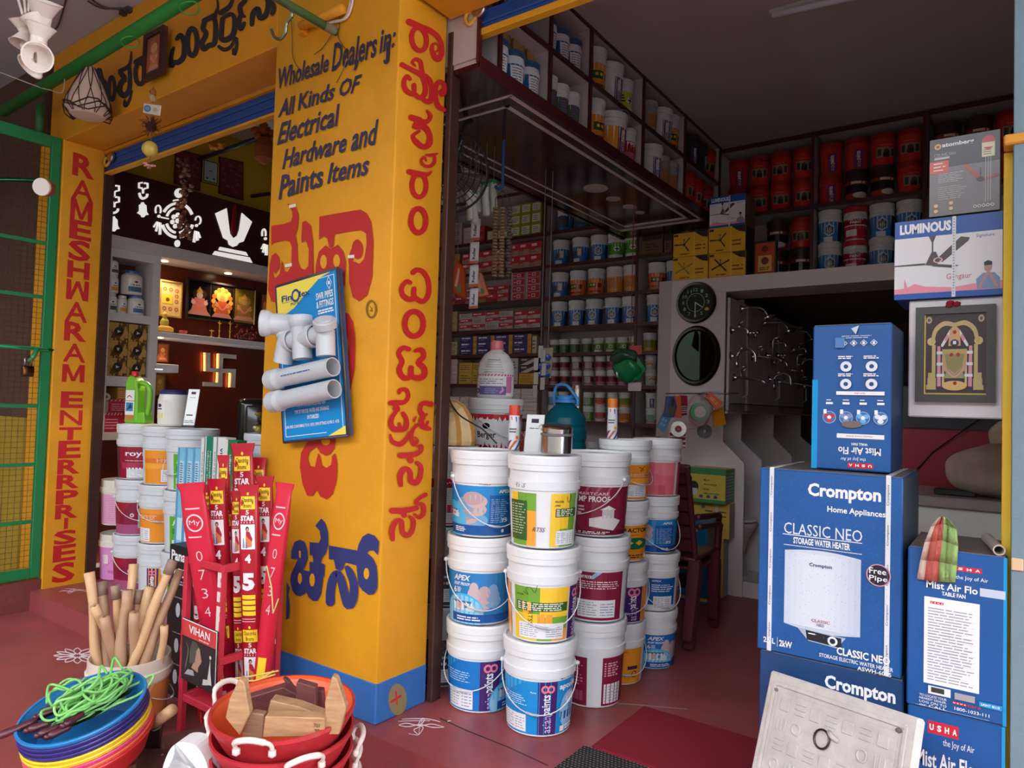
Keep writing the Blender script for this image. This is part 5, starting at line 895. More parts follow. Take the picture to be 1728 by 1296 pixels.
def tap(style):
    r=bpy.data.objects.new('tap',None);C.objects.link(r);r.empty_display_size=.03
    b=MB();b.lathe([(0,0),(.03,0),(.032,.004),(.018,.016),(.014,.03)],CHR,'chrome',14,ax=(1,0,0));b.build('flange',r)
    b=MB()
    if style == 'bib':b.tube(smooth_path([(.01,0,0),(.06,0,0),(.10,0,.012),(.125,0,-.005),(.13,0,-.03)]),.011,CHR,'chrome',10);b.tube([(.065,0,0),(.065,0,.05)],.012,CHR,'chrome',10)
    if style == 'swan':b.tube(smooth_path([(.01,0,0),(.05,0,0),(.07,0,.03),(.13,0,.05),(.18,0,.02),(.19,0,-.05)]),.011,CHR,'chrome',10);b.tube([(.05,0,0),(.05,.0,-.06),(.06,0,-.085)],.012,CHR,'chrome',10)
    if style == 'valve':b.tube([(.01,0,0),(.07,0,0)],.014,CHR,'chrome',10);b.blob((.075,0,0),(.018,.018,.018),CHR,'chrome',2);b.tube([(.06,0,0),(.06,0,-.04)],.01,CHR,'chrome',8)
    if style == 'shower':b.tube(smooth_path([(.01,0,0),(.1,0,.005),(.17,0,-.01),(.21,0,-.06)]),.010,CHR,'chrome',10)
    if style == 'mixer':b.tube(smooth_path([(.01,0,0),(.07,0,.0),(.2,0,-.02),(.24,0,-.04)]),.012,CHR,'chrome',10);b.tube([(.06,0,0),(.06,0,.08),(.1,0,.085)],.008,CHR,'chrome',8)
    if style == 'riser':b.tube([(.01,0,0),(.06,0,0)],.013,CHR,'chrome',10);b.tube([(.06,0,-.14),(.06,0,.12),(.07,0,.15),(.12,0,.15)],.008,CHR,'chrome',8)
    b.build('spout',r)
    if style in ('bib','mixer','swan'):b=MB();b.tube([(.062,0,.045),(.1,0,.065)],.006,CHR,'chrome',8);b.build('lever',r)
    if style == 'shower':b=MB();b.lathe([(0,.0),(.02,.0),(.055,-.02),(.055,-.03),(0,-.03)],CHR,'chrome',18,(.21,0,-.06),(-.35,0,1));b.build('shower_head',r)
    return r
for i,(st,x,y,lb) in enumerate((('shower',1249,521,'shower arm at the top left of the first tap board'),('bib',1233,557,'lever bib tap at the middle left of the first tap board'),('valve',1262,562,'small angle valve at the middle right of the first tap board'),('swan',1232,601,'curved swan tap in the lower left of the first tap board'),('mixer',1237,637,'long mixer spout at the bottom of the first tap board'),('mixer',1268,602,'short mixer tap beside the swan tap'),
    ('shower',1287,545,'shower arm on the second tap board'),('bib',1300,580,'bib tap high on the second tap board'),('riser',1292,600,'tall riser pipe on the second tap board'),('bib',1302,612,'bib tap in the middle of the second tap board'),('swan',1296,640,'swan tap low on the second tap board'),('mixer',1312,645,'mixer spout low on the second tap board'),('valve',1310,600,'angle valve at the right of the second tap board'),
    ('shower',1330,560,'shower arm on the third tap board'),('riser',1334,625,'riser pipe on the third tap board'),('bib',1336,590,'bib tap on the third tap board'),('mixer',1345,650,'mixer spout on the third tap board'),('swan',1344,615,'swan tap on the third tap board'))):
    q=atX(x,y,-1.734);place('tap_'+st,lambda:tap(st),q,'chrome '+lb,'tap','taps on the display boards')
def toilet():
    r=bpy.data.objects.new('toilet',None);C.objects.link(r);W_=k(226,222,220);b=MB();b.box((-.18,-.14,.38),(-.04,.14,.72),W_,'gloss',.02,2);b.build('cistern',r);b=MB();b.box((-.185,-.145,.72),(-.035,.145,.75),W_,'gloss',.008,2);b.blob((-.11,0,.755),(.025,.025,.008),CHR,'chrome',1);b.build('cistern_lid',r)
    b=MB();b.lathe([(0,0),(.11,0),(.1,.06),(.085,.16),(.12,.28),(.165,.37),(.17,.4),(.14,.4),(.1,.32),(0,.28)],W_,'gloss',24,(.1,0,0),sx=1.15);b.build('bowl',r);b=MB();b.lathe([(0,.41),(.165,.408),(.17,.415),(.165,.425),(0,.428)],W_,'gloss',24,(.1,0,0),sx=1.12);b.build('seat_lid',r)
    b=MB();b.tube(smooth_path([(-.06,-.15,.36),(-.0,-.17,.3),(.03,-.17,.2)]),.006,k(60),'rubber',6);b.build('hose',r);return r
for i,(y,lb) in enumerate(((5.42,'white toilet in the nearest stall of the display unit'),(6.1,'white toilet in the second stall of the display unit'),(7.05,'white toilet in the farthest stall of the display unit'))):place('toilet',toilet,(-1.86,y,.111),lb,'toilet','toilets in the stalls')
# clock and mirror on the panel
YP=5.188
t=thing('wall_clock',(-1.987,YP,2.171),'round black wall clock with green numerals on the white panel','clock')
b=MB(t.location);c=t.location;b.lathe([(0,0),(.158,0),(.160,.012),(.150,.03),(.136,.03),(.134,.018),(0,.018)],k(30,26,30),'gloss',48,c,(0,-1,0));b.build('case',t)
b=MB(t.location);a=Art(b,flat((c.x,c.y-.0185,c.z),(1,0,0),(0,0,1),(0,-1,0)));GRN3=k(140,196,160);a.e(0,0,.133,.133,k(20,22,22),40);a.ring(0,0,.068,.071,k(170,200,176),40)
for n in range(1,13):an=pi/2-n*pi/6;s=.013;w_n=s*(1.3 if n > 9 else .75);a.t(str(n),.098*cos(an)-w_n,.098*sin(an)-s,.098*cos(an)+w_n,.098*sin(an)+s,GRN3,.01)
a.e(.09,-.055,.018,.012,k(206,170,70),12);a.lines(-.015,.048,.015,.054,1,k(150),2);b.build('dial',t)
for n,ln,an,w in (('hour_hand',.07,-.62,.009),('minute_hand',.115,-1.58,.008)):b=MB(t.location);a=Art(b,flat((c.x,c.y-.0215,c.z),(1,0,0),(0,0,1),(0,-1,0)),lift=.0006 if n[0] == 'h' else .0016);a.st([(0,0,w),(ln*cos(an),ln*sin(an),w*.7)],.01,k(206,220,208));b.build(n,t)
t=thing('wall_mirror',(-1.978,YP,1.53),'dark oval mirror under the round clock','mirror');c=V((-1.978,YP,1.763))
b=MB(t.location);b.lathe([(.82,0),(1,0),(1.0,.014),(.93,.034),(.86,.034),(.82,.016)],k(26,16,18),'gloss',48,None or (0,0,0),(0,-1,0));b.v=[V((c.x+p.x*.19,c.y+p.y,c.z+p.z*.23)) for p in b.v];b.build('mirror_frame',t)
b=MB(t.location);b.lathe([(0,.012),(.84,.012)],k(52,62,56),'mirror',48,(0,0,0),(0,-1,0));b.v=[V((c.x+p.x*.19,c.y+p.y,c.z+p.z*.23)) for p in b.v];b.build('glass',t)  # glass tint stands in for a dark greenish reflection of street and gate
# ---------------------------------------------------------------- fan cartons on the header
FY=k(238,178,36)
def fan_pic(a,cx,cy,s,col,n=3,ph=.9,three=True):
    for i in range(n):an=ph+i*2*pi/n;a.st([(cx+.1*s*cos(an),cy+.06*s*sin(an),.1*s),(cx+s*cos(an),cy+.72*s*sin(an),.17*s)],.1,col,2)
    a.e(cx,cy,.17*s,.14*s,col,14);a.r(cx-.03*s,cy,cx+.03*s,cy+.45*s,col);a.p([(cx-.1*s,cy+.45*s),(cx+.1*s,cy+.45*s),(cx+.06*s,cy+.55*s),(cx-.06*s,cy+.55*s)],col)
def fan_carton(x0,x1,z0,z1,lb,pic,dark=True):
    b=MB(((x0+x1)/2,5.3,z0));b.box((x0,5.2,z0),(x1,5.42,z1),FY,'carton',.002);W_,H_=x1-x0,z1-z0;a=Art(b,face_y(x0,z0,5.2));a.r(W_*.6,0,W_*.615,H_,k(246,206,110));a.p([(W_*.62,H_),(W_*.99,H_),(W_*.99,H_*.72),(W_*.82,H_*.78),(W_*.7,H_*.9)],k(36,30,30));a.r(W_*.02,H_*.86,W_*.14,H_*.95,k(40,36,34))
    fan_pic(a,W_*.32,H_*.5,W_*.27,k(50,56,60) if pic < 3 else k(150,130,50) if pic == 3 else k(30,28,28),3 if pic < 3 else 4,1.0 if pic < 3 else .6);a.lines(W_*.2,H_*.06,W_*.5,H_*.14,1,k(110,70,20),pic);a.lines(W_*.64,H_*.2,W_*.95,H_*.5,2,k(140,80,20),pic+3,.4);f2=flat((x1,5.2,z0),(0,1,0),(0,0,1),(1,0,0));Art(b,f2).r(0,0,.22,H_,k(30,26,28));simple('fan_carton',b,lb,'carton','yellow fan cartons on the header')
fan_carton(-2.19,-1.905,2.357,2.54,'yellow fan carton, bottom left of the four by the clock',3);fan_carton(-1.9,-1.62,2.357,2.54,'yellow fan carton, bottom right of the four by the clock',4)
fan_carton(-2.19,-1.91,2.542,2.728,'yellow fan carton, top left of the four by the clock',1);fan_carton(-1.905,-1.625,2.542,2.735,'yellow fan carton, top right of the four by the clock',2)
# ================================================================ rolled shutters above both doorways
def shutter(name,xa,xb,y,zb,zt,label,edge=.016):
    t=thing(name,((xa+xb)/2,y,zb),label,'shutter');b=MB(t.location);b.box((xa,y-.012,zb+edge),(xb,y+.012,zt),k(30,74,150),'plaster')
    for i in range(3):z=zb+.05+i*.05;b.box((xa,y-.02,z),(xb,y-.01,z+.008),k(34,84,164),'plaster')
    b.build('curtain',t);b=MB(t.location);b.box((xa,y-.022,zb),(xb,y+.022,zb+edge),k(226,164,30),'plaster',.003);b.build('bottom_rail',t);return t
z0,z1=atY(461,198,2.385).z,atY(461,157,2.385).z
s1=shutter('rolling_shutter',-5.36,-2.999,2.385,z0,z1,'dark blue rolled shutter over the left doorway');b=MB();b.box((-5.36,2.352,z1+.001),(-2.999,2.40,3.09),YEL2,'plaster');struct('trim_shutter_left',b)
z0,zz=atY(800,69,2.45).z,3.06
s2=shutter('rolling_shutter',-2.09,.5,2.445,z0,3.099,'bright blue rolled shutter with padlock over the right doorway',.03)
def lock(x,y,Y,par,label):
    q=atY(x,y,Y);t=thing('padlock',q,label,'padlock');b=MB(q);b.lathe([(0,-.012),(.034,-.012),(.038,-.006),(.038,.006),(.034,.012),(0,.012)],k(190,190,195),'metal',20,q+V((.045,0,.03)),(0,-1,.0));b.build('body',t)
    b=MB(q);b.tube(smooth_path([q+V((.02,0,.02)),q+V((-.01,-.01,.03)),q+V((-.025,-.01,.0)),q+V((-.0,-.01,-.03)),q+V((.03,0,-.0))]),.009,k(214,160,40),'plaster',8);b.build('shackle',t)
lock(795,32,2.41,s2,'silver padlock on a yellow hasp at the left end of the right shutter');lock(182,274,2.35,s1,'old padlock on the dark blue shutter by the left jamb')
b=MB();p0,p1=atY(760,50,2.425),atY(775,43,2.425);b.tube([p0,p1],.014,k(226,164,30),'plaster',8);b.build('shutter_bolt',s2);bpy.context.view_layer.update();o=s2.children[-1];o.location=-s2.location
# ================================================================ pipe display board on the pillar
YB=2.045
TL,TR,BR,BL=[atY(x,y,YB) for x,y in ((464.8,484),(569,452),(586.7,735),(478,746.7))]
t=thing('pipe_board',(BL+BR)/2,'tilted blue and yellow display board with grey pipes on the pillar','sign board')
b=MB(t.location);b.prism([TL,TR,BR,BL],(0,.03,0),k(40,70,110),'plastic');mp=lambda u,v,l:(BL*(1-u)+BR*u)*(1-v)+(TL*(1-u)+TR*u)*v+V((0,-l,0))
a=Art(b,mp,None,'lam',.0006);BLU,PYE=k(24,138,206),k(246,220,90);a.r(.02,.01,.98,.99,BLU);a.p([(.02,.78),(.02,.99),(.9,.99),(.72,.97),(.5,.9),(.3,.83)],PYE);a.p([(.72,.01),(.98,.01),(.98,.06)],PYE)
for q in ((.05,.03,.06,.78),(.94,.05,.95,.97),(.05,.03,.7,.034),(.7,.966,.95,.97)):a.r(*q,k(220,235,245))
NVY=k(36,74,120);a.tq('Fin',[(.1,.925),(.27,.925),(.27,.885),(.1,.885)],NVY,.03);a.ring(.335,.905,.045,.07,NVY,20,1,.6);a.tq('lex',[(.4,.925),(.57,.925),(.57,.885),(.4,.885)],NVY,.03);a.r(.1,.876,.3,.8785,NVY);a.r(.38,.876,.57,.8785,NVY);a.tq('PIPES',[(.25,.866),(.43,.866),(.43,.846),(.25,.846)],k(90,100,110))
a.tq('SWR PIPES',[(.66,.88),(.92,.88),(.92,.838),(.66,.838)],k(240,236,220),.02);a.tq('& FITTINGS',[(.66,.828),(.92,.828),(.92,.786),(.66,.786)],k(240,236,220),.02);a.lines(.68,.745,.92,.775,2,WHITE,3,.6);a.ring(.87,.925,.035,.042,WHITE,4);a.r(.855,.915,.885,.935,WHITE)
for s_,u0,u1,v in (('TYPE "A" FOR RAINWATER AND VENT',.26,.72,.205),('TYPE "B" FOR SOIL WATER AND DRAINAGE',.22,.76,.165),('UV STABILIZED',.42,.6,.125),('SWR PIPES CONFORMING TO IS: 13592 | SWR FITTINGS AS PER IS: 14735',.07,.9,.075)):a.t(s_,u0,v,u1,v+.024,WHITE,.015)
b.build('board',t)
b=MB(t.location)
for p,q in ((TL,TR),(TR,BR),(BR,BL),(BL,TL)):b.tube([p+V((0,.005,0)),q+V((0,.005,0))],.007,k(70,66,70),'plastic',6)
b.build('frame',t)
PG,PGD=k(196,198,202),k(150,152,158)
def pipe(mb,p,q,r,sock=None,open_end=False):
    p,q=V(p),V(q);d=(q-p).normalized();L=(q-p).length;pr=[(0,0),(r,0),(r,L)]+([(r*.9,L),(r*.88,L*.4),(0,L*.4)] if open_end else [(0,L)])
    if sock == 'start':pr=[(0,0),(r*1.16,0),(r*1.2,.006),(r*1.2,L*.14),(r*1.02,L*.2),(r,L*.22),(r,L)]+pr[3:]
    if sock == 'end':pr=[(0,0),(r,0),(r,L*.72),(r*1.18,L*.8),(r*1.25,L*.86),(r*1.25,L*.97),(r*1.2,L)]+([(r*1.08,L),(r*.95,L*.5),(0,L*.5)] if open_end else [(0,L)])
    mb.lathe(pr,PG,'plastic',20,p,d)
Y2=1.985
for (x0,y0),(x1,y1),lb in (((457,642),(562,619),'upper'),((459,679),(564,656),'lower')):
    b=MB(t.location);p,q=atY(x0,y0,Y2),atY(x1,y1,Y2);q=V((q.x,q.y,q.z-.0));pipe(b,p,q,.041,'start',True);d=(q-p).normalized();
    f=lambda u,v,l:p+d*u+V((0,-cos(v/.041-.2),sin(v/.041-.2)))*(.041+l)
    if lb == 'upper':Art(b,f,None,'paper',.0006).lines((q-p).length*.3,.004,(q-p).length*.8,.012,1,k(60,90,150),4,.7)
    b.build('pipe',t)
    b=MB(t.location);c=(p+q)/2;b.box((c.x-.02,c.y,c.z-.012),(c.x+.02,2.046,c.z+.012),k(110,112,118),'metal');b.build('bracket',t)
P_=lambda x,y,yy=1.985:atY(x,y,yy)
b=MB(t.location);pipe(b,P_(486,566),P_(477,612),.042);e=P_(476,548,1.96);pipe(b,e+V((.05,.06,0)),e+V((-.075,-.055,.005)),.048,'end',True);b.blob(P_(482,562),(.046,.046,.046),PG,'plastic',3);b.build('pipe_bend',t)
b=MB(t.location);pipe(b,P_(511,606),P_(507,534),.043,'end',True);pipe(b,P_(485,578),P_(508,570),.04);b.lathe([(.047,-.012),(.052,-.01),(.052,.01),(.047,.012)],PG,'plastic',20,P_(492,575),(.97,0,.1));b.build('pipe_tee',t)
b=MB(t.location);pipe(b,P_(549,558),P_(550,601),.041);pipe(b,P_(510,574),P_(546,562),.04);b.lathe([(.047,-.014),(.052,-.012),(.052,.012),(.047,.014)],PG,'plastic',20,P_(529,567),(.97,0,.12));c=P_(550,556,1.975);b.build('pipe_elbow',t)
b=MB(t.location);ax=V((.25,-.45,.85));b.lathe([(0,-.02),(.048,-.02),(.05,-.018),(.05,.01),(.046,.016),(0,.016)],k(186,188,194),'plastic',24,c+ax*.03,ax);b.lathe([(0,.0),(.034,0),(.034,.006),(0,.006)],k(200,202,206),'plastic',16,c+ax*.045,ax);b.build('end_cap',t)
# ================================================================ poles, wires and things hung over the left doorway
PGN=k(28,122,40);q0,q1=atY(20,180,1.9),atY(310,0,1.9)
b=MB();b.tube([V((-5.9,1.9,q0.z)),V((-2.75,1.9,q1.z+.01))],.036,PGN,'plaster',12);simple('pole',b,'long green pole running across under the porch ceiling','pole')
b=MB();b.tube([V((-5.42,1.96,3.1)),V((-5.42,1.96,q0.z-.03))],.025,k(34,100,50),'plaster',10);simple('pole',b,'short green upright between the gate and the long pole','pole')
q2=atY(567,54,2.09);b=MB();b.tube([V((q2.x,2.09,q2.z)),V((q2.x,1.0,q2.z+.0))],.019,k(70,110,60),'plaster',10);b.lathe([(.021,-.03),(.021,.03)],k(120,110,90),'cloth',10,(q2.x,2.05,q2.z),(0,1,0));simple('pole',b,'thin weathered green pole sticking out of the pillar','pole')
b=MB();h0=atY(486,12,1.55);h0.z=min(h0.z,q2.z-.015);b.tube(smooth_path([V((q2.x,1.55,q2.z-.019)),h0,atY(484,40,1.55),atY(481,56,1.55),atY(473,66,1.55),atY(463,62,1.55),atY(458,50,1.55)]),.006,k(130,140,120),'metal',8);simple('metal_hook',b,'bare metal hook hanging from the thin green pole','hook')
b=MB()
for dx in (0,.014):b.tube(smooth_path([atY(592,-10,2.085)+V((dx,0,0)),atY(590,10,2.085)+V((dx,0,0)),atY(581,30,2.085)+V((dx,0,-.004)),atY(560,38,2.08)+V((dx,0,0)),atY(525,44,2.085),atY(500,42,2.09)]),.006,k(214,196,184),'plastic',6)
simple('cable',b,'pair of white cables bending over the top of the pillar','cable')
b=MB();b.tube([atY(508,44,2.06),atY(580,14,2.06)],.022,YEL2,'plaster',10);b.box(tuple(atY(505,50,2.06)-V((.01,0,.02))),tuple(atY(505,50,2.06)+V((.02,.04,.02))),YEL2,'plaster');simple('bracket_arm',b,'yellow painted pipe bracket on the pillar behind the thin pole','bracket')
b=MB();
for pts in ([(570,57),(572,66),(585,90),(580,115),(568,140)],[(560,58),(545,80),(530,92)],[(491,25),(493,60),(494,95),(503,115)],[(572,50),(573,28),(571,10)]):b.tube(smooth_path([atY(x,y,2.088) for x,y in pts]),.0018,k(90,54,20),'plastic',5)
simple('wire',b,'loose thin brown wires at the pole end on the pillar','wire')
b=MB();
for pts in ([(-5.3,1.0),(-4.5,1.2),(-4.1,1.55),(-3.7,1.8)],[(-5.2,1.05),(-4.4,1.3),(-4.05,1.6),(-3.65,1.85)]):pass
for pts in ([(150,-4),(175,12),(205,16),(240,15)],[(148,2),(172,14),(205,14),(240,18)],[(112,-4),(106,20),(97,45),(82,58)]):b.tube(smooth_path([atZ(x,y,3.742) for x,y in pts]),.005,k(70,50,46),'plastic',6)
for x,y in ((209,19),(218,14)):q=atZ(x,y,3.742);b.box(q-V((.02,.02,.025)),q+V((.02,.02,.0)),k(60,44,42))
simple('wire',b,'dark wires with clips along the porch ceiling','wire')
b=MB();b.tube(smooth_path([atY(0,122,1.7),atY(66,147,1.87),atY(85,152,1.87),atY(103,157,1.87),atY(108,148,1.87),atY(109,134,1.88)]),.0035,k(190,176,166),'cloth',5);simple('string',b,'pale string tied under the long green pole','string')
b=MB()
for x,y in ((220,62),(320,4)):q=atY(x,y,1.9);b.tube([q+V((.05*cos(i*pi/8),.045*sin(i*pi/8)-.0,-.012-.03*abs(sin(i*pi/16)))) for i in range(17)],.004,k(70,150,70),'cloth',5,closed=False)
simple('rope_loop',b,'green rope loops around the long pole','rope')
# gourd in a net
q=atY(150,152,1.93);t=thing('netted_gourd',q,'pale gourd in a dark string net hanging from the green pole','gourd')
b=MB(q);pr=[(0,-.17),(.09,-.165),(.125,-.13),(.12,-.08),(.09,.0),(.05,.09),(.025,.14),(.0,.15)];b.lathe(pr,k(214,180,164),'dusty',20,q);b.build('gourd',t)
b=MB(q);R_=lambda z:next(r0+(r1-r0)*(z-z0)/(z1-z0) for (r0,z0),(r1,z1) in zip(pr,pr[1:]) if z0 <= z <= z1)+.004
for i in range(10):
    for s in (-1,1):b.tube([q+V((R_(z)*cos(i*pi/5+s*(.15-z)*1.9),R_(z)*sin(i*pi/5+s*(.15-z)*1.9),z)) for z in [-.16+.3*j/10 for j in range(11)]],.0025,k(54,34,30),'cloth',5)
for j in range(3):b.tube([q+V((.13*cos(a),.13*sin(a),-.135+.03*sin(a*3+j)+.012*j)) for a in [i*pi/8 for i in range(17)]],.004,k(54,34,30),'cloth',5)
b.tube([q+V((0,0,.14)),q+V((.005,0,.2)),V((q.x,1.93,q.z+.23))],.009,k(50,34,30),'cloth',6);b.build('net',t)
framed('framed_picture',((246,63),(278,52),(280,127),(247,138)),2.065,.03,.03,k(60,20,18),D_gold,'small dark red framed picture hung on the lintel lettering','picture',axis='y')
# charm string with card, ball and lemon
q=atY(258,150,1.98);t=thing('charm_string',q,'hanging charm string with card, thread ball and lemon before the left lintel','charm');b=MB(q);b.tube([atY(259,146,2.09),atY(259,160,1.98),atY(256,200,1.98),atY(253,288,1.98)],.002,k(120,70,40),'cloth',5);b.build('string',t)
for n,x,y,r,col,m in (('bead',258,156,.018,k(140,80,30),'matte'),('bead',257,166,.02,k(170,140,100),'matte')):b=MB(q);b.blob(atY(x,y,1.98),(r,r,r*1.2),col,m,2,.08);b.build(n,t)
b=MB(q);TLc,TRc,BRc,BLc=[atY(x,y,1.975) for x,y in ((243,174),(271,178),(269,195),(241,190))];b.prism([TLc,TRc,BRc,BLc],(0,.004,0),k(226,220,214),'paper');a=Art(b,lambda u,v,l:(BLc*(1-u)+BRc*u)*(1-v)+(TLc*(1-u)+TRc*u)*v+V((0,-l,0)));a.ring(.25,.5,.12,.22,k(60,130,190),16,1,1.6);a.e(.25,.5,.1,.2,k(120,170,200));a.e(.72,.5,.14,.2,k(206,180,130));b.build('card',t)
b=MB(q);c=atY(255,214,1.98);rn=random.Random(5)
for i in range(70):a1,a2=rn.uniform(0,2*pi),rn.uniform(-1.2,1.2);b.tube([c,c+V((cos(a1)*cos(a2),sin(a1)*cos(a2),sin(a2)))*rn.uniform(.045,.075)],.0016,k(130,96,90),'film',4)
b.blob(c,(.03,.03,.03),k(120,86,80),'film',2);b.build('thread_ball',t)
b=MB(q);b.blob(atY(253,252,1.98),(.042,.042,.046),k(206,170,70),'plastic',3,.02);b.build('lemon',t)
b=MB(q);c=atY(252,281,1.98)
for i in range(7):b.blob(c+V((.022*cos(i*.9),.022*sin(i*.9),.006*(i % 3))),(.02,.012,.006),k(214,150,140),'matte',1)
b.build('flower',t)
# bunch of white cup-shaped holders
kd=2.45;t=thing('holder_bunch',at_depth(55,60,kd),'bunch of white cup-shaped lamp holders hanging at the top left corner','lamp holders','hanging stock');q=t.location;WC=k(222,206,196)
def cup(x,y,r,ax,dk=0):
    b=MB(q);c=at_depth(x,y,kd+dk);A=(CR*ax[0]+CU*ax[1]-_fw*ax[2]).normalized();b.lathe([(0,-r*.9),(r*.5,-r*.9),(r*.55,-r*.3),(r*.8,.2*r),(r*1.0,r*.55),(r*1.06,r*.6),(r*.96,r*.6),(r*.75,.25*r),(r*.45,-.2*r),(0,-.25*r)],WC,'plastic',20,c,A);b.build('holder',t)
for c in ((72,18,.055,(.35,.85,.35)),(62,40,.042,(-.35,.85,.3)),(67,57,.046,(.25,.95,.1)),(66,82,.044,(.15,-.95,.3)),(68,97,.048,(.25,-.35,.9)),(38,42,.036,(-.1,.9,.4),.05),(42,66,.042,(-.15,-.95,.2),.06),(50,88,.036,(.5,-.8,.1),.06),(60,106,.044,(-.35,-.7,.5),.04)):cup(*c)
b=MB(q)
for i in range(5):b.box((-.005,-.003,0),(.006,.003,.09),WC,'plastic',.002,rot=MX.Rotation(.3*i-.6,3,'Y'),at=at_depth(38+i*5,24-i*2,kd))
b.tube([at_depth(60,105,kd),at_depth(58,30,kd),V((at_depth(58,30,kd).x,at_depth(58,30,kd).y,3.75))],.004,k(120,100,90),'cloth',5);b.build('cord',t)
# things on the yellow wall above the wood panel
XW=-5.775
def poster(name,cs,label,cat,draw,th=.02):
    c4=[atX(x,y,XW+th) for x,y in cs];b=MB(c4[3]);b.prism(c4,(-th,0,0),k(50,20,22),'paper');a=Art(b,lambda u,v,l:(c4[3]*(1-u)+c4[2]*u)*(1-v)+(c4[0]*(1-u)+c4[1]*u)*v+V((l,0,0)));draw(a);return tag(b.build(name),label,cat)
def D_red(a):
    a.r(.02,.02,.98,.98,k(110,36,40));rn=random.Random(2)
    for i in range(40):x,y=rn.uniform(.06,.85),rn.uniform(.04,.9);a.st([(x,y,.02),(x+.06,y+.05,.02),(x+.1,y,.02)],.02,rn.choice((k(170,90,80),k(140,60,60),k(80,20,26))))
poster('wall_hanging',((371,264),(411,274),(411,338),(370,326)),'dark red patterned hanging on the yellow wall near the pillar','wall hanging',D_red);poster('wall_hanging',((297,250),(340,262),(338,322),(295,308)),'dark red patterned hanging on the yellow wall behind the black rod','wall hanging',D_red)
def D_clk(a):a.r(0,0,1,1,k(200,170,70));a.r(.06,.04,.94,.96,k(60,50,40));a.r(.12,.08,.88,.92,k(170,184,196));a.st([(.4,.5,.03),(.5,.55,.03),(.6,.5,.03)],.03,k(60));a.e(.3,.2,.06,.04,k(60,60,70));a.e(.7,.22,.06,.04,k(60,60,70))
poster('framed_print',((342,267),(370,274),(369,313),(341,306)),'pale blue print in a gold frame between the red hangings','picture',D_clk,.025)
b=MB();b.tube([atY(292,284,3.3),atY(448,229,3.3)],.02,k(40,44,50),'plastic',10);b.tube([atY(292,284,3.3),V((-5.78,3.3,atY(292,284,3.3).z))],.012,k(40),'plastic',8);simple('rod',b,'black rod across the left doorway under the ceiling','rod')
b=MB();p=atX(425,331,-5.77);b.tube([p,p+V((.6,.1,.0))],.018,k(40,40,40),'plastic',8);simple('rod',b,'short black rod bracket on the yellow wall by the pillar','rod')
b=MB();c=atY(447,234,3.28);rn=random.Random(6)
for i in range(14):b.blob(c+V((rn.uniform(-.1,.05),rn.uniform(-.05,.05),rn.uniform(-.0,.1))),(.05,.02,.03),k(170,80,30),'cloth',1,.1,i)
b.lathe([(0,.02),(.05,0),(.08,-.08),(.07,-.16),(.02,-.2),(0,-.2)],k(150,84,40),'cloth',16,c);simple('cloth_bundle',b,'orange cloth bundle hanging on the rod end by the pillar','cloth')
b=MB();c=atY(366,246,2.5)
for i in range(8):b.blob(c+V((.035*cos(i*.8),.02*sin(i),.022*sin(i*.8))),(.022,.018,.012),k(206,130,40),'cloth',1,.1,i)
b.tube([c,V((c.x,2.40,c.z+.02)),V((c.x,2.385,s1.location.z+.002))],.003,k(150,90,30),'cloth',5);simple('dried_flower',b,'orange dried flowers hanging under the dark blue shutter','flower')
t=thing('shell_garland',atY(312,300,2.75),'brown shell garland hanging before the lit round emblem','garland');q=t.location;b=MB(q);rn=random.Random(8)
b.tube([atY(309,262,2.75),atY(312,402,2.75)],.004,k(70,44,30),'cloth',5);b.tube([atY(309,262,2.75),V((atY(309,262,2.75).x,2.75,3.7))],.003,k(70,44,30),'cloth',5);b.build('cord',t)
b=MB(q)
for i in range(60):p=atY(312+rn.uniform(-7,7),268+i*2.25,2.75);b.blob(p+V((0,rn.uniform(-.03,.03),0)),(.022,.02,.016),rn.choice((k(130,80,56),k(104,62,44),k(160,110,86))),'plastic',1,.15,i)
tag(b.build('shells',t),kind='stuff')
# ================================================================ on and behind the right-hand pails
b=MB();b.box((-2.62,2.98,.97),(-1.80,3.55,1.0),k(150,110,90),'wood',.004);b.box((-2.6,3.0,0),(-1.82,3.02,.97),k(120,80,66),'wood');b.box((-2.6,3.52,0),(-1.82,3.54,.97),k(120,80,66),'wood');simple('counter',b,'plain wooden counter hidden behind the paint pails in the right doorway','counter')
q=V((-2.36,3.16,1.002));place('berger',lambda:make_pail(.158,.372,L_berger,handle=True,hdl=1.1,drop=.3,cz=.79,lbl=(.03,.77)),q,'white pail with red label and white can on its lid','paint pail',None,rad(32))
q=V((-2.36,3.15,1.376));t=thing('liquid_can',q,'white plastic can with pink cap standing on the red-labelled pail','can',None,rad(28))
b=MB();b.lathe([(0,0),(.085,0),(.095,.012),(.096,.16),(.088,.2),(.062,.245),(.035,.265),(.03,.275)],k(232,232,232),'plastic',28,sx=1.08,sy=.8)
for i in range(6):b.tube([(-.055+.004*i,-.076-.003*i*0,.145+.014*i),(.055-.004*i,-.076,.145+.014*i)],.0035,k(236),'plastic',6)
f=lambda u,v,l:V(((.0965+l)*1.08*cos(u/.1-pi/2),(.0965+l)*.8*sin(u/.1-pi/2),v));a=Art(b,f,.02,'paper',.0008);a.r(-.13,.015,.13,.125,k(240));a.r(-.09,.018,.07,.066,k(110,100,170));a.r(.07,.03,.11,.12,k(214,130,180));a.lines(-.09,.075,.06,.11,3,k(60,60,80),4,.3);a.lines(-.05,.025,.03,.055,3,k(190,186,220),6,.35)
for i in range(14):a.p([(-.125+.018*i,.122),(-.115+.018*i,.122),(-.11+.018*i,.132),(-.12+.018*i,.132)],k(224,50,110))
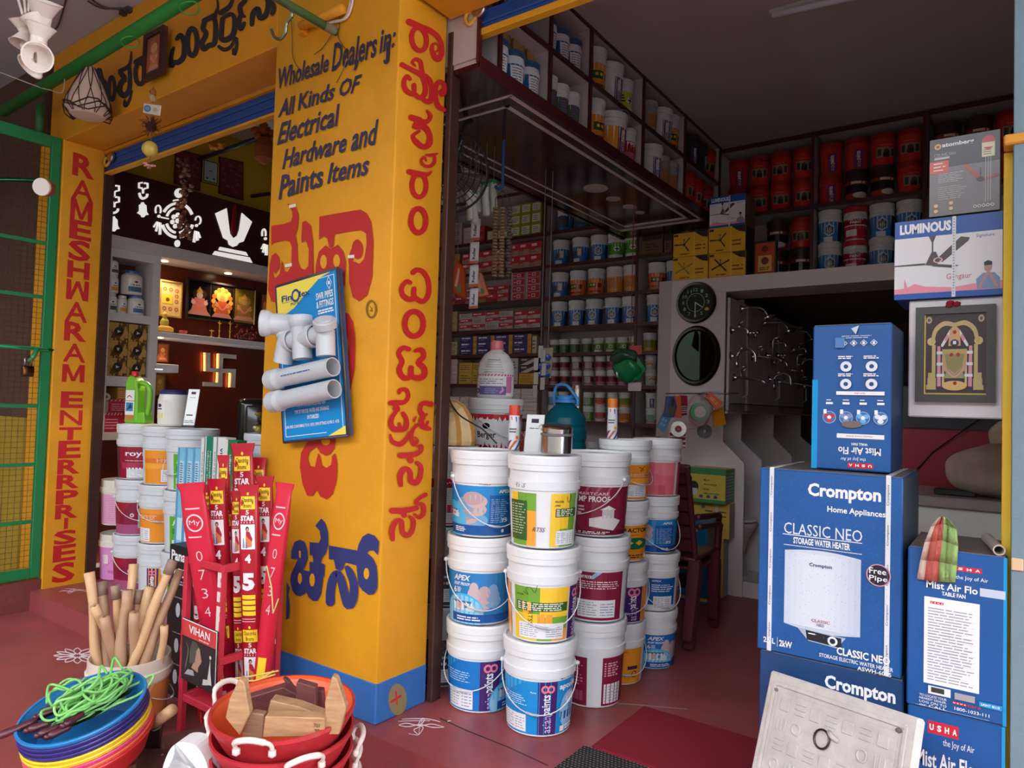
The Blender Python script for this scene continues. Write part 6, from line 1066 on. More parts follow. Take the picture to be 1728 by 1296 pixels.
a.e(-.1,.04,.014,.016,k(40,34,70),12);a.e(-.1,.04,.007,.008,WHITE,10);a.st([(.035,.03,.01),(.05,.045,.012),(.045,.06,.008)],.01,k(240,170,200));b.build('body',t)
b=MB();b.lathe([(0,.272),(.036,.272),(.038,.28),(.036,.318),(.032,.322),(0,.322)],k(238,130,140),'plastic',20);b.build('cap',t)
def spray(capc,accent):
    r=bpy.data.objects.new('spray_can',None);C.objects.link(r);b=MB();R=.026;b.lathe([(0,0),(R,0),(R*1.03,.004),(R,.008),(R,.15),(R*.9,.158)],k(234,234,238),'plastic',20);a=Art(b,lambda u,v,l:V(((R+l)*cos(u/R-pi/2),(R+l)*sin(u/R-pi/2),v)),.01,'paper',.0006)
    for i in range(8):a.st([(-.07+i*.02,.148,.006),(-.068+i*.02,.148-.012-.008*(i % 3),.004)],.005,(k(60,100,180),k(150,40,110),k(40,90,190),k(226,120,50))[i % 4])
    for i in range(6):a.p([(-.07+i*.025,.0),(-.06+i*.025,.0),(-.03+i*.025,.045),(-.045+i*.025,.04)],(k(40,90,160),k(150,40,100),k(200,100,60))[i % 3])
    a.lines(-.02,.075,.02,.1,2,k(70,70,90),5,.4);a.e(.016,.055,.007,.009,accent,12);b.build('body',r)
    b=MB();b.lathe([(0,.156),(R*.97,.156),(R*.97,.196),(R*.9,.202),(0,.202)],capc,'plastic',20);b.build('cap',r);return r
place('spr1',lambda:spray(k(220,74,54),k(236,110,40)),(-1.868,2.645,1.1365),'slim spray can with red cap on the blue-labelled pail','spray can',None,rad(30))
place('spr2',lambda:spray(k(232,132,50),k(226,170,60)),(-1.64,3.175,1.1855),'slim spray can with orange cap on the orange-labelled pail','spray can',None,rad(24))
place('pstand2',make_stand,(-1.915,2.86,1.0),'slanted payment stand with blank code panel behind the steel lunch box','display stand',None,rad(18)).scale=(1.25,1.25,1.25)
q=V((-1.592,2.572,1.1365));t=thing('lunch_box',q,'round steel lunch box with raised lid on the nearest pail stack','lunch box');ST=k(200,196,194)
b=MB(q);b.lathe([(0,0),(.064,0),(.067,.004),(.067,.075),(.064,.078)],ST,'steel',32,q);b.build('body',t);b=MB(q);b.lathe([(.066,.076),(.07,.078),(.07,.086),(.06,.09)],k(110,110,112),'rubber',32,q);b.build('seal',t)
b=MB(q);b.lathe([(.064,.0),(.067,.002),(.067,.022),(.06,.028),(0,.03)],ST,'steel',32,q+V((0,0,.093)),(.12,-.1,1));b.tube(smooth_path([q+V((-.067,-.02,.1)),q+V((-.078,-.02,.112)),q+V((-.066,-.015,.124))]),.003,ST,'steel',6);b.build('lid',t)
q=V((-1.98,3.28,1.002));t=thing('water_jug',q,'large teal plastic water jug with blue handle behind the lunch box','jug');TE=k(16,110,130)
b=MB(q);b.lathe([(0,0),(.1,0),(.113,.02),(.118,.05),(.114,.07),(.119,.09),(.119,.13),(.114,.15),(.119,.17),(.119,.21),(.113,.228),(.118,.245),(.112,.28),(.085,.32),(.055,.345),(.042,.355),(.04,.375)],TE,'jug',32,q);b.build('body',t)
b=MB(q);b.lathe([(.039,.37),(.046,.372),(.046,.392),(.04,.4),(0,.4)],k(60,140,214),'plastic',24,q);b.build('cap',t)
b=MB(q);b.tube(smooth_path([q+V(p) for p in ((-.062,0,.335),(-.075,0,.375),(-.06,0,.45),(.0,0,.455),(.04,0,.42),(.075,0,.375),(.07,0,.345))]),.0085,k(60,140,214),'plastic',10);b.lathe([(.045,.362),(.062,.36),(.062,.374),(.045,.376)],k(60,140,214),'plastic',24,q);b.build('handle',t)
q=V((-2.02,3.47,1.002));t=thing('steel_flask',q,'tall plain steel flask behind the teal water jug','flask');b=MB(q);b.lathe([(0,0),(.036,0),(.038,.01),(.038,.33),(.036,.36)],k(196,190,188),'steel',24,q);b.build('body',t);b=MB(q);b.lathe([(.036,.36),(.037,.362),(.037,.44),(.03,.462),(0,.468)],k(206,200,198),'steel',24,q);b.build('cup_lid',t)
# striped cloth bundle on the pail behind the pillar
b=MB();q=V((-2.272,2.655,1.137));n=30;pr=[(.0,.2),(.04,.195),(.08,.175),(.115,.13),(.135,.07),(.142,.02),(.135,.001)]
for i in range(n):
    for j in range(len(pr)-1):
        P=[]
        for (jj,ii) in ((j,i),(j,i+1),(j+1,i+1),(j+1,i)):r,z=pr[jj];a_=2*pi*ii/n;r *= 1+.06*sin(3*a_+1)+.03*sin(7*a_);P.append(q+V((r*cos(a_),r*.85*sin(a_),max(z*(1+.12*sin(2*a_+.6)),.0))))
        b.add(P,[[3,2,1,0]],k(196,140,70) if i % 3 == 0 else k(228,196,146),'cloth',True)
simple('striped_cloth',b,'yellow striped cloth bundle on the pail behind the pillar','cloth')
b=MB();b.tube(smooth_path([V((-2.11,2.44,1.42)),atY(760,678,2.6),atY(775,700,2.55),atY(800,716,2.5),atY(815,725,2.5),atY(838,748,2.48)]),.004,k(40,36,40),'plastic',6);simple('cable',b,'thin black cable hanging from the shutter guide over the pails','cable')
b=MB();q=atY(760,348,2.44);b.tube([q+V((0,0,-.035)),q+V((0,0,.035))],.012,k(214,160,60),'metal',12);simple('hinge_pin',b,'small brass hinge pin on the brown shutter guide','hinge')
# ================================================================ hung in the doorway under the loft
def hang_line(pts,r=.002):return pts
q=at_depth(757,290,3.55);t=thing('wall_fan',q,'black round cage fan half hidden behind the yellow pillar','fan');ax=V((.5,-.8,-.2)).normalized();Q=V((0,0,1)).rotation_difference(ax)
b=MB(q)
for r in (.2,.17,.14,.11,.08):b.tube([q+Q @ V((r*cos(i*pi/16),r*sin(i*pi/16),.05*(1-(r/.2)**2))) for i in range(32)],.003 if r < .2 else .007,k(36,30,30),'plastic',5,closed=True)
for i in range(40):a_=i*pi/20;b.tube([q+Q @ V((r*cos(a_),r*sin(a_),.05*(1-(r/.2)**2))) for r in (.05,.12,.2)],.0016,k(36,30,30),'plastic',4)
b.build('cage',t);b=MB(q)
for i in range(3):a_=i*2*pi/3;b.add([q+Q @ V((r*cos(a_+d),r*sin(a_+d),-.02+e)) for r,d,e in ((.04,0,0),(.17,-.1,.015),(.175,.5,-.02),(.04,.6,-.01))],[[0,1,2,3]],k(60,44,40),'plastic')
b.build('blade',t);b=MB(q);b.lathe([(0,.05),(.045,.05),(.05,.03),(.06,-.06),(.04,-.12),(0,-.12)],k(30),'plastic',20,q,ax);b.tube([q-ax*.1,q-ax*.1+V((0,.1,.3)),V((q.x,q.y+.35,2.95))],.015,k(36),'plastic',8);b.build('motor',t)
DH=4.15
def pd(x,y,d=DH):return at_depth(x,y,d)
def sheet(mb,cs,col,th=.012,m='gloss',d=DH,art=None):
    P=[pd(x,y,d) for x,y in cs];n=(P[1]-P[0]).cross(P[3]-P[0]).normalized()
    if n.dot(_fw) > 0:n=-n
    mb.prism(P,-n*th,col,m,.002)
    if art:art(Art(mb,lambda u,v,l:(P[3]*(1-u)+P[2]*u)*(1-v)+(P[0]*(1-u)+P[1]*u)*v+n*l,None,'lam'))
t=thing('pouch_strip',pd(808,330),'long strip of white roller pouches hanging under the loft','pouches');q=t.location;TOPZ=2.838
b=MB(q);b.tube([pd(803,335),V((pd(803,335).x,pd(803,335).y,TOPZ+.9))],.002,k(120),'cloth',5);b.build('cord',t)
for i,(x,y0,y1) in enumerate(((803,332,366),(803,370,405),(801,409,444),(800,448,483),(800,487,520))):
    b=MB(q);sheet(b,[(x-8+i*.3,y0),(x+8,y0-1),(x+6,y1),(x-9,y1+1)],k(216,214,220),art=lambda a:(a.r(0,0,1,.12,k(206,90,40)),a.r(.12,.2,.85,.9,k(226,226,232)),a.t('Roller',.3,.2,.62,.75,k(30,30,40),.03,rot=90)));b.build('pouch',t)
for i,(x,y,w) in enumerate(((793,352,4),(807,340,4),(820,345,4),(833,340,4),(800,358,4))):
    t=thing('roller_refill',pd(x,y,4.05+.06*(i%2)),'wrapped paint roller in green-topped clear pack, %s of the hanging bunch' % ORD[i],'roller pack','green-topped roller packs');q=t.location;b=MB(q);b.tube(smooth_path([pd(x-w*.1,y-32,4.05+.06*(i%2)),pd(x-w*.2,y-15,4.05+.06*(i%2)),pd(x+w*.2,y+8,4.05+.06*(i%2)),pd(x+w*.3,y+20,4.05+.06*(i%2))]),[.014]+[.022]*11+[.024]*6+[.01],k(206,214,206),'plastic',10);b.build('roller',t);b=MB(q);b.blob(pd(x,y-32,4.05+.06*(i%2)),(.026,.02,.02),k(70,160,90),'gloss',2,.15,i);b.tube([pd(x,y-32,4.05+.06*(i%2)),V((*pd(x,y-32,4.05+.06*(i%2)).xy,3.4))],.0015,k(150),'cloth',4);b.build('pack_top',t)
for i,(x,c) in enumerate(((836,k(150,122,92)),(848,k(160,130,100)),(860,k(120,100,90)))):
    t=thing('bead_garland',pd(x,400,4.0+.03*i),('left strand of pale wooden bead garland','right strand of pale wooden bead garland','darker bead strand behind the pale garland')[i]+' under the blue hook','garland','bead strands under the blue hook');q=t.location;b=MB(q);d_=4.0+.03*i;b.tube([pd(x,335,d_),pd(x-2,470,d_)],.003,k(90,70,50),'cloth',5);b.tube([pd(x,335,d_),V((*pd(848,318,4.0).xy,pd(848,318,4.0).z-.01))],.003,k(90,70,50),'cloth',5);b.build('cord',t)
    for j in range(22):b=MB(q);p=pd(x-2*j/22+(1.5*sin(j*1.7) if i == 2 else 0),352+j*5.4,d_);b.lathe([(0,-.008),(.014,-.006),(.017,0),(.014,.006),(0,.008)],c,'plastic',10,p);b.build('bead',t)
b=MB();p=pd(848,312,4.0);b.tube(smooth_path([p+V((0,0,.4)),p+V((0,0,.05)),p+V((0,0,0)),p+V((-.03,0,-.02)),p+V((-.05,0,-.0))]),.009,k(40,90,160),'plastic',8);simple('hook',b,'blue plastic hook holding the bead strands','hook')
for i,(cs,lb) in enumerate((([(772,437),(786,458),(788,508),(756,488)],'left one by the pillar'),([(798,452),(815,462),(828,500),(802,505)],'right one behind the roller strip'))):
    b=MB(pd(*cs[0]));P=[pd(*c,4.25) for c in cs];b.prism(P,-_fw*.03,k(196,84,40),'gloss',.008);a=Art(b,lambda u,v,l:(P[3]*(1-u)+P[2]*u)*(1-v)+(P[0]*(1-u)+P[1]*u)*v-_fw*(.031+l));a.r(.3,.2,.45,.8,k(214,170,140));a.e(.55,.22,.14,.12,k(90,130,60));b.tube([P[0],V((P[0].x,P[0].y,2.95))],.002,k(120),'cloth',4);simple('brush_pack',b,'orange net pack of brushes, '+lb,'pack','orange brush packs')
t=thing('sachet_strip',pd(895,600,4.4),'silver sachet strip hanging before the maroon tins','sachets');q=t.location
for i,(x,y,c) in enumerate(((913,593,0),(905,614,0),(905,638,0),(903,660,0),(917,600,0),(918,623,0),(916,647,0))):b=MB(q);P=[(x-4,y-10),(x+4,y-10),(x+3,y+11),(x-5,y+11)];sheet(b,P,k(170,164,160),.008,'foil',4.4);b.build('sachet',t)
b=MB(q);b.tube([pd(913,580,4.4),V((*pd(913,580,4.4).xy,2.838))],.002,k(150),'cloth',4);b.build('cord',t)
t=thing('button_card',pd(925,612,4.45),'card of round blue buttons hanging beside the silver sachets','card');q=t.location;b=MB(q);sheet(b,[(917,587),(934,586),(930,638),(910,638)],k(150,140,110),.004,'paper',4.45);b.tube([pd(925,587,4.45),V((*pd(925,587,4.45).xy,2.838))],.002,k(150),'cloth',4);b.build('card',t)
for x,y in ((925,603),(915,606),(924,617),(913,618),(923,632),(912,632)):b=MB(q);b.lathe([(.02,0),(.018,-.01),(0,-.014)],k(40,80,160),'gloss',14,pd(x,y,4.44),tuple(_fw));b.build('button',t)
t=thing('green_bag_bunch',pd(1062,616,4.7),'crumpled bright green plastic packs hanging before the silver tins','packs');q=t.location;b=MB(q);b.blob(pd(1058,622,4.7),(.1,.06,.09),k(20,130,76),'gloss',3,.09,4);b.blob(pd(1052,601,4.68),(.09,.05,.045),k(50,84,66),'gloss',3,.12,5);b.build('pack',t);b=MB(q);sheet(b,[(1076,602),(1090,622),(1078,642),(1068,640)],k(24,136,80),.02,'gloss',4.66);b.build('pack',t)
b=MB(q);b.tube([pd(1064,598,4.7),V((*pd(1064,598,4.7).xy,2.838))],.003,k(150,40,40),'cloth',4);sheet(b,[(1062,584),(1083,582),(1083,598),(1064,600)],k(190,40,50),.008,'plastic',4.69);sheet(b,[(1060,646),(1083,645),(1082,660),(1060,660)],k(200,180,186),.008,'plastic',4.69);b.build('hanger_tag',t)
# packets on the front of the clock panel
DP=5.0
def pk(name,cs,col,label,art=None,d=DP,th=.015,m='gloss'):
    b=MB(pd(*cs[0],d));sheet(b,cs,col,th,m,d,art);p=pd(*cs[0],d)*.5+pd(*cs[1],d)*.5;b.tube([p-V((0,0,.004)),p+V((0,.03,.02)),V((p.x,5.185,p.z+.03)),V((p.x,5.1895,p.z+.03))],.0018,k(170),'metal',4);return simple(name,b,label,'packet','packets hung on the clock panel')
pk('blister_pack',[(1124,669),(1149,668),(1150,706),(1120,703)],k(40,60,130),'dark blue tool card with orange side, leftmost on the clock panel',lambda a:(a.p([(.6,0),(1,0),(1,1),(.55,1),(.75,.5)],k(206,90,50)),a.e(.45,.35,.22,.25,k(90,76,40)),a.r(.4,.5,.55,.9,k(40,36,34))),4.95)
pk('blister_pack',[(1121,694),(1136,698),(1121,731),(1109,720)],k(56,130,180),'light blue card below the dark blue tool card',lambda a:[a.e(.3+.3*(i % 2),.3+.25*(i//2),.08,.07,k(130,180,214),8) for i in range(4)],4.97)
pk('red_packet',[(1147,667),(1160,668),(1161,700),(1148,702)],k(170,40,54),'dark red packet behind the orange tool card',lambda a:a.lines(.1,.1,.9,.5,4,k(226,200,204),3),5.02)
pk('red_packet',[(1131,730),(1157,730),(1157,756),(1130,755)],k(180,40,60),'red and white striped packet, lowest on the clock panel',lambda a:[a.r(0,.08+.3*i,1,.2+.3*i,k(232,220,222)) for i in range(3)],5.02)
q=pd(1145,724,4.96);t=thing('saw_blade',q,'round steel cutting disc hanging on the clock panel','disc','packets hung on the clock panel');b=MB(q);b.tube([q+V((0,.004,.03)),V((q.x,5.1895,q.z+.05))],.002,k(170),'metal',4);b.lathe([(.012,0),(.055,0),(.055,.004),(.012,.004)],k(180,176,172),'metal',28,q,(.2,-1,.1));b.build('disc',t);b=MB(q);b.lathe([(.005,.005),(.024,.005),(.024,.009),(.005,.009)],k(150,40,50),'paper',20,q,(.2,-1,.1));b.build('hub_label',t)
t=thing('tape_bag',pd(1180,695,4.9),'clear bag with green and white tape reel on the clock panel','packet','packets hung on the clock panel');q=t.location;A_=-_fw
b=MB(q);b.lathe([(.03,-.02),(.062,-.02),(.066,-.01),(.066,.02),(.03,.02)],k(60,160,100),'plastic',28,q,A_);b.lathe([(0,.021),(.04,.021)],k(230,222,222),'paper',24,q,A_);b.build('tape_reel',t);b=MB(q);b.lathe([(.03,-.04),(.075,-.035),(.075,-.025),(.03,-.02)],k(206,120,160),'plastic',28,q+V((.01,0,-.03)),A_);b.build('pink_reel',t)
b=MB(q);b.blob(q+V((0,0,.01)),(.095,.045,.105),k(236,226,226),'film',3,.05,3);b.build('bag',t)
pk('orange_pouch',[(1199,661),(1221,680),(1209,692),(1190,672)],k(236,120,80),'bright orange foil pouch at the top right of the hanging packets',lambda a:a.lines(.2,.3,.8,.7,2,k(250,190,160),4),4.9)
pk('amber_pouch',[(1202,694),(1220,686),(1226,716),(1205,722)],k(206,134,30),'amber pouch below the orange one on the clock panel',None,4.95)
pk('pink_pouch',[(1177,668),(1190,664),(1206,694),(1196,696)],k(206,140,150),'pale pink pouch behind the tape bag',None,4.98)
q=pd(1189,728,4.97);b=MB(q);
for r in (.015,.027,.04):b.lathe([(r,-.018),(r+.01,-.018),(r+.01,.018),(r,.018),(r,-.018)],k(110,106,108),'rubber',24,q,A_)
b.tube([q+V((0,0,.03)),V((q.x,5.1895,q.z+.05))],.002,k(170),'metal',4);simple('cable_coil',b,'grey cable coil, lowest right of the hanging packets','coil','packets hung on the clock panel')
b=MB();p=pd(1165,664,5.05);b.tube([V((p.x-.25,5.0,p.z)),V((p.x+.3,5.0,p.z+.01))],.005,k(150),'metal',6);b.tube([V((p.x,5.0,p.z)),V((p.x,5.1895,p.z))],.006,k(150),'metal',6);simple('hanger_rail',b,'thin metal rail holding the packets on the clock panel','rail')
# ---------------------------------------------------------------- maroon chairs and pump cartons by the panel
PLM=k(92,40,50)
def chair():
    r=bpy.data.objects.new('plastic_chair',None);C.objects.link(r);b=MB()
    for i in range(6):z=.47+i*.078;yb=.0+.02*i;b.box((-.2+.004*i,yb-.006,z),(.2-.004*i,yb+.006,z+.072),PLM,'plastic',.006)
    for s in (-1,1):b.prism([(s*.2,.0,.44),(s*.225,.0,.44),(s*.205,.12,.96),(s*.18,.12,.96)],(0,.025,0),PLM,'plastic',.005)
    b.box((-.205,.1,.92),(.205,.128,.975),PLM,'plastic',.012,2);b.build('backrest',r)
    b=MB();b.box((-.22,-.4,.42),(.22,.03,.445),PLM,'plastic',.01,2);b.box((-.22,-.41,.38),(.22,-.39,.43),PLM,'plastic',.006);b.build('seat',r)
    for sx in (-1,1):
        for y0,y1 in ((.01,.09),(-.37,-.42)):b=MB();b.prism([(sx*.2-.03,y1-.02,0),(sx*.2+.03,y1-.02,0),(sx*.21+.035,y0-.025,.43),(sx*.21-.035,y0-.025,.43)],(0,.045,0),PLM,'plastic',.006);b.build('leg',r)
        b=MB();b.tube(smooth_path([(sx*.23,.05,.68),(sx*.25,-.1,.67),(sx*.25,-.32,.65),(sx*.235,-.37,.6),(sx*.225,-.38,.44)]),.018,PLM,'plastic',8);b.build('armrest',r)
    return r
for i in range(2):place('chair',chair,(-1.685+.01*i,3.93-.05*i,.002+.062*i),'maroon plastic chair, %s of the nested stack by the pails' % ('lower one','upper one')[i],'chair','nested maroon chairs',rad(184))
for i in range(4):b=MB();b.box((-2.06+.01*i,4.42+.05*i,.0),(-1.93+.01*i,4.445+.05*i,1.16-.04*i),k(130,100,70),'wood',.002);simple('wooden_plank',b,'brown wooden plank standing behind the chairs, %s from the front' % ORD[i],'plank','planks behind the chairs')
def pump(x0,x1,y0,y1,z0,z1,col,side,lb,txt=None,strip=False):
    b=MB(((x0+x1)/2,(y0+y1)/2,z0));b.box((x0,y0,z0),(x1,y1,z1),col,'carton',.003);W_,H_=x1-x0,z1-z0;Art(b,face_x(y0,z0,x1)).r(0.004,.004,y1-y0-.004,H_-.004,side);a=Art(b,face_y(x0,z0,y0))
    if txt == 'pump':a.r(0,H_*.82,W_,H_,k(60,140,90));a.r(0,0,W_,H_*.1,k(60,150,90));a.e(W_*.2,H_*.45,W_*.13,H_*.16,k(34,40,44));a.r(W_*.1,H_*.2,W_*.3,H_*.4,k(200,204,206));[a.t(s_,W_*.46,H_*(.62-.13*i),W_*(.46+.4*len(s_)/11),H_*(.7-.13*i),k(50,80,40),.01) for i,s_ in enumerate(('More','discharge','less','electricity'))];[a.e(W_*(.4+.18*i),H_*.18,W_*.05,H_*.05,k(60,90,130),10) for i in range(3)];Art(b,face_x(y0,z0,x1)).lines(.02,H_*.1,y1-y0-.02,H_*.9,9,k(180,190,180),3,.3)
    elif col[2] > col[0]:a.r(0,H_*.06,W_,H_*.14,k(236,200,90));a.p([(0,H_*.3),(W_*.36,H_*.34),(W_*.4,H_*.62),(W_*.2,H_*.7),(0,H_*.66)],k(20,30,44));[a.e(W_*.62,H_*(.8-.22*i),W_*.08,H_*.05,c,10) for i,c in enumerate((k(230,200,90),k(150,60,60),k(20,60,110)))];a.r(W_*.48,0,W_*.56,H_,k(130,190,214));Art(b,face_x(y0,z0,x1)).lines(.03,H_*.1,y1-y0-.03,H_*.9,10,k(90,96,100),6,.3)
    else:a.lines(W_*.35,H_*.2,W_*.95,H_*.8,5,k(90,80,50),4,.3);a.r(W_*.62,0,W_*.7,H_,k(214,206,190));a.e(W_*.3,H_*.85,W_*.06,H_*.06,k(110,120,110),10)
    simple('pump_carton',b,lb,'carton','pump cartons by the clock panel')
GY=k(150,150,144)
pump(-1.93,-1.712,4.81,5.06,.001,.285,k(0,130,190),k(150,152,150),'blue pump carton on the floor beside the chairs')
pump(-1.95,-1.735,4.82,5.06,.287,.56,k(0,134,196),k(130,130,126),'upper blue pump carton with black pump picture')
pump(-1.94,-1.70,5.065,5.18,.001,.42,k(226,186,80),GY,'yellow carton on the floor behind the blue ones')
pump(-1.94,-1.66,5.065,5.183,.422,.68,k(230,190,84),GY,'yellow carton in the middle of the pump stack');b=None
pump(-1.96,-1.665,4.98,5.18,.682,.93,k(222,196,84),k(90,150,110),'yellow and green carton on top saying more discharge','pump')
# ================================================================ appliance cartons by the right-hand jamb
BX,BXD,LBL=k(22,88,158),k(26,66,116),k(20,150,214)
def big_box(name,x0,x1,y0,y1,z0,z1,col,lb,draw,side=None,cat='carton',group=None,m='carton'):
    t=thing(name,((x0+x1)/2,(y0+y1)/2,z0),lb,cat,group);b=MB(t.location);b.box((x0,y0,z0),(x1,y1,z1),col,m,.004)
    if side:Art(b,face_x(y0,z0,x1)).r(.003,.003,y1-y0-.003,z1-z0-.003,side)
    b.box((x0+.004,y0+.004,z1-.002),(x1-.004,y0+(y1-y0)*.495,z1+.002),k(112,104,100),'carton');b.box((x0+.004,y0+(y1-y0)*.505,z1-.002),(x1-.004,y1-.004,z1+.002),k(118,110,106),'carton')
    a=Art(b,face_y(x0,z0,y0),None,'lam');draw(a,x1-x0,z1-z0);b.build('box',t);return t
def D_cromp(a,W,H):
    a.t('Crompton',W*.36,H*.85,W*.86,H*.94,WHITE,.035);a.t('Home Appliances',W*.5,H*.785,W*.89,H*.825,WHITE,.02)
    a.t('CLASSIC NEO',W*.19,H*.655,W*.74,H*.715,k(220,228,236),0);a.r(W*.18,H*.648,W*.74,H*.652,WHITE);a.t('STORAGE WATER HEATER',W*.26,H*.605,W*.66,H*.64,WHITE,.03);a.r(W*.19,H*.592,W*.74,H*.595,WHITE)
    BD,n=k(196,206,220),12
    for i in range(n):s=.5+.5*sin(pi*(i+.5)/n*.9+.35);a.r(W*(.2+.535*i/n),H*(.17+.0022*abs(i-5.5)**2*0),W*(.2+.535*(i+1)/n),H*.565,k(int(160+60*s),int(176+50*s),int(200+36*s)))
    a.p([(W*(.2+.535*i/10),H*(.565+.018*sin(pi*i/10))) for i in range(11)],k(206,214,226));a.p([(W*(.2+.535*i/10),H*(.17-.02*sin(pi*i/10))) for i in range(11)],k(196,206,220));a.p([(W*.3,H*.16),(W*.64,H*.15),(W*.58,H*.09),(W*.38,H*.10)],k(170,184,202));a.p([(W*.36,H*.155),(W*.61,H*.145),(W*.61,H*.095),(W*.37,H*.105)],k(34,34,44));a.ring(W*.55,H*.122,.008,.014,k(226,230,236),20);a.lines(W*.38,H*.135,W*.44,H*.145,1,WHITE,3)
    a.t('Crompton',W*.38,H*.49,W*.54,H*.515,k(40,60,96),.02);a.t('CLASSIC',W*.4,H*.205,W*.53,H*.22,k(170,60,70),.01);a.t('NEO',W*.44,H*.185,W*.49,H*.2,k(60,60,90),.01)
    a.e(W*.85,H*.5,W*.075,W*.075,k(34,30,52),24);a.ring(W*.85,H*.5,W*.072,W*.08,k(214,150,160),24);a.t('Free',W*.79,H*.505,W*.9,H*.535,WHITE,.01);a.t('Pipe',W*.79,H*.463,W*.91,H*.497,WHITE,.01)
    a.t('25 L',W*.05,H*.045,W*.14,H*.075,WHITE,.03);a.r(W*.155,H*.035,W*.158,H*.085,WHITE);a.t('2kW',W*.17,H*.04,W*.265,H*.075,WHITE,.03);a.t('CLASSIC NEO',W*.58,H*.06,W*.93,H*.1,WHITE,.03);a.t('STORAGE ELECTRIC WATER HEATER',W*.46,H*.03,W*.95,H*.05,WHITE,.015);a.t('ASWH-6025',W*.72,H*.003,W*.94,H*.024,WHITE,.015)
    rn=random.Random(1);a.polys([[(x,y),(x+.0016,y),(x+.0016,y+.0016),(x,y+.0016)] for x,y in ((W*rn.uniform(.03,.96),H*rn.uniform(.04,.97)) for _ in range(420))],k(90,150,206))
YC=2.32
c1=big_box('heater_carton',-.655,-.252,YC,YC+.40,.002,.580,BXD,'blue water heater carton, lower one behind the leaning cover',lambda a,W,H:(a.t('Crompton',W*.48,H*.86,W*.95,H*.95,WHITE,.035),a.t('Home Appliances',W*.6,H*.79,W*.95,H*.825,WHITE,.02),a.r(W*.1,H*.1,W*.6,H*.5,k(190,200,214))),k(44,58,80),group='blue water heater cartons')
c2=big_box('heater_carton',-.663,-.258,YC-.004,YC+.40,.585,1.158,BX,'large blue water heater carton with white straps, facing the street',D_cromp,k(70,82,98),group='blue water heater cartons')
b=MB(c2.location);a=Art(b,face_x(YC,.585,-.258),None,'paper');a.r(.08,.12,.36,.36,k(170,178,188));a.lines(.09,.13,.35,.34,9,k(110,116,126),4,.35);b.build('side_label',c2)
for x,n in ((-.632,0),(-.302,1)):
    b=MB(c2.location);b.box((x,YC-.0075,.587),(x+.013,YC-.005,1.161),k(226,228,232),'lam');b.box((x,YC-.006,1.1605),(x+.013,YC+.40,1.163),k(226,228,232),'lam');a=Art(b,face_y(x,.585,YC-.0075),None,'paper');[a.t('Crompton',.003,.03+.115*i,.0105,.09+.115*i,k(60,76,110),.01,rot=90) for i in range(5)];b.build('strap',c2)
def usha(a,u0,v0,u1,v1,flip=False):
    a.r(u0,v0,u1,v1,k(206,40,60));w=(u1-u0)/4
    for i,c in enumerate('USHA'):j=3-i if flip else i;a.t(c,u0+w*(j+.22),v0+(v1-v0)*.25,u0+w*(j+.78),v0+(v1-v0)*.75,WHITE,.04,rot=180 if flip else 0)
def D_mist(a,W,H):
    # this carton stands on its head
    a.r(0,0,W*.075,H*.62,LBL);a.p([(0,H*.62),(W*.075,H*.56),(W*.075,H*.5),(0,H*.5)],LBL);usha(a,W*.47,H*.02,W*.79,H*.055,True);a.t('the Joy of Air',W*.38,H*.065,W*.7,H*.095,WHITE,-.0,rot=180);a.t('Mist Air Flo',W*.35,H*.11,W*.88,H*.16,WHITE,.02,rot=180);a.t('WALL FAN',W*.52,H*.172,W*.72,H*.19,WHITE,.03,rot=180);a.r(W*.33,H*.22,W*.92,H*.25,WHITE);a.t('AVAILABLE COLOUR OPTIONS',W*.45,H*.23,W*.78,H*.24,k(190,60,70),.01,rot=180)
    for i,c in enumerate((k(190,60,76),k(130,150,190),k(110,180,226),k(226,230,236))):x=W*(.23+.215*i);a.e(x,H*.36,W*.085,W*.085,k(60,116,180),20);a.ring(x,H*.36,W*.078,W*.088,k(150,180,214),20);[a.e(x+W*.04*cos(d),H*.36+W*.04*sin(d),W*.038,W*.032,c,12) for d in (.5,2.6,4.7)];a.e(x,H*.36,W*.026,W*.026,WHITE,12);a.r(x-W*.075,H*.385,x-W*.035,H*.415,WHITE);a.r(x-W*.045,H*.45,x+W*.045,H*.465,WHITE);a.lines(x-W*.04,H*.475,x+W*.04,H*.485,1,WHITE,i,.6)
    a.e(W*.52,H*.315,W*.13,H*.025,k(120,104,104),12);a.r(W*.32,H*.515,W*.92,H*.54,WHITE);a.t('FEATURES',W*.55,H*.522,W*.68,H*.533,k(190,60,70),.01,rot=180)
    for x,y in ((.44,.59),(.76,.59),(.44,.71),(.76,.71)):a.e(W*x,H*y,W*.072,W*.072,k(226,230,238),24);a.e(W*x,H*y,W*.03,W*.03,k(40,80,130),14);a.lines(W*(x-.1),H*(y+.05),W*(x+.1),H*(y+.075),2,WHITE,int(x*9),.6)
    for i in range(4):a.ring(W*(.41+.125*i),H*.87,W*.038,W*.046,WHITE,4);a.r(W*(.395+.125*i),H*.86,W*(.425+.125*i),H*.88,WHITE)
    a.lines(W*.38,H*.9,W*.84,H*.925,2,WHITE,5,.25);a.r(W*.3,H*.84,W*.42,H*.91,k(80,130,190));a.p([(W*.5,H*.97),(W*.6,H*.99),(W*.56,H*.93)],k(200,210,220))
m1=big_box('fan_carton',-.525,-.30,2.39,2.66,1.1645,1.618,BX,'tall blue wall fan carton standing upside down on the heater carton',D_mist,k(36,70,112))
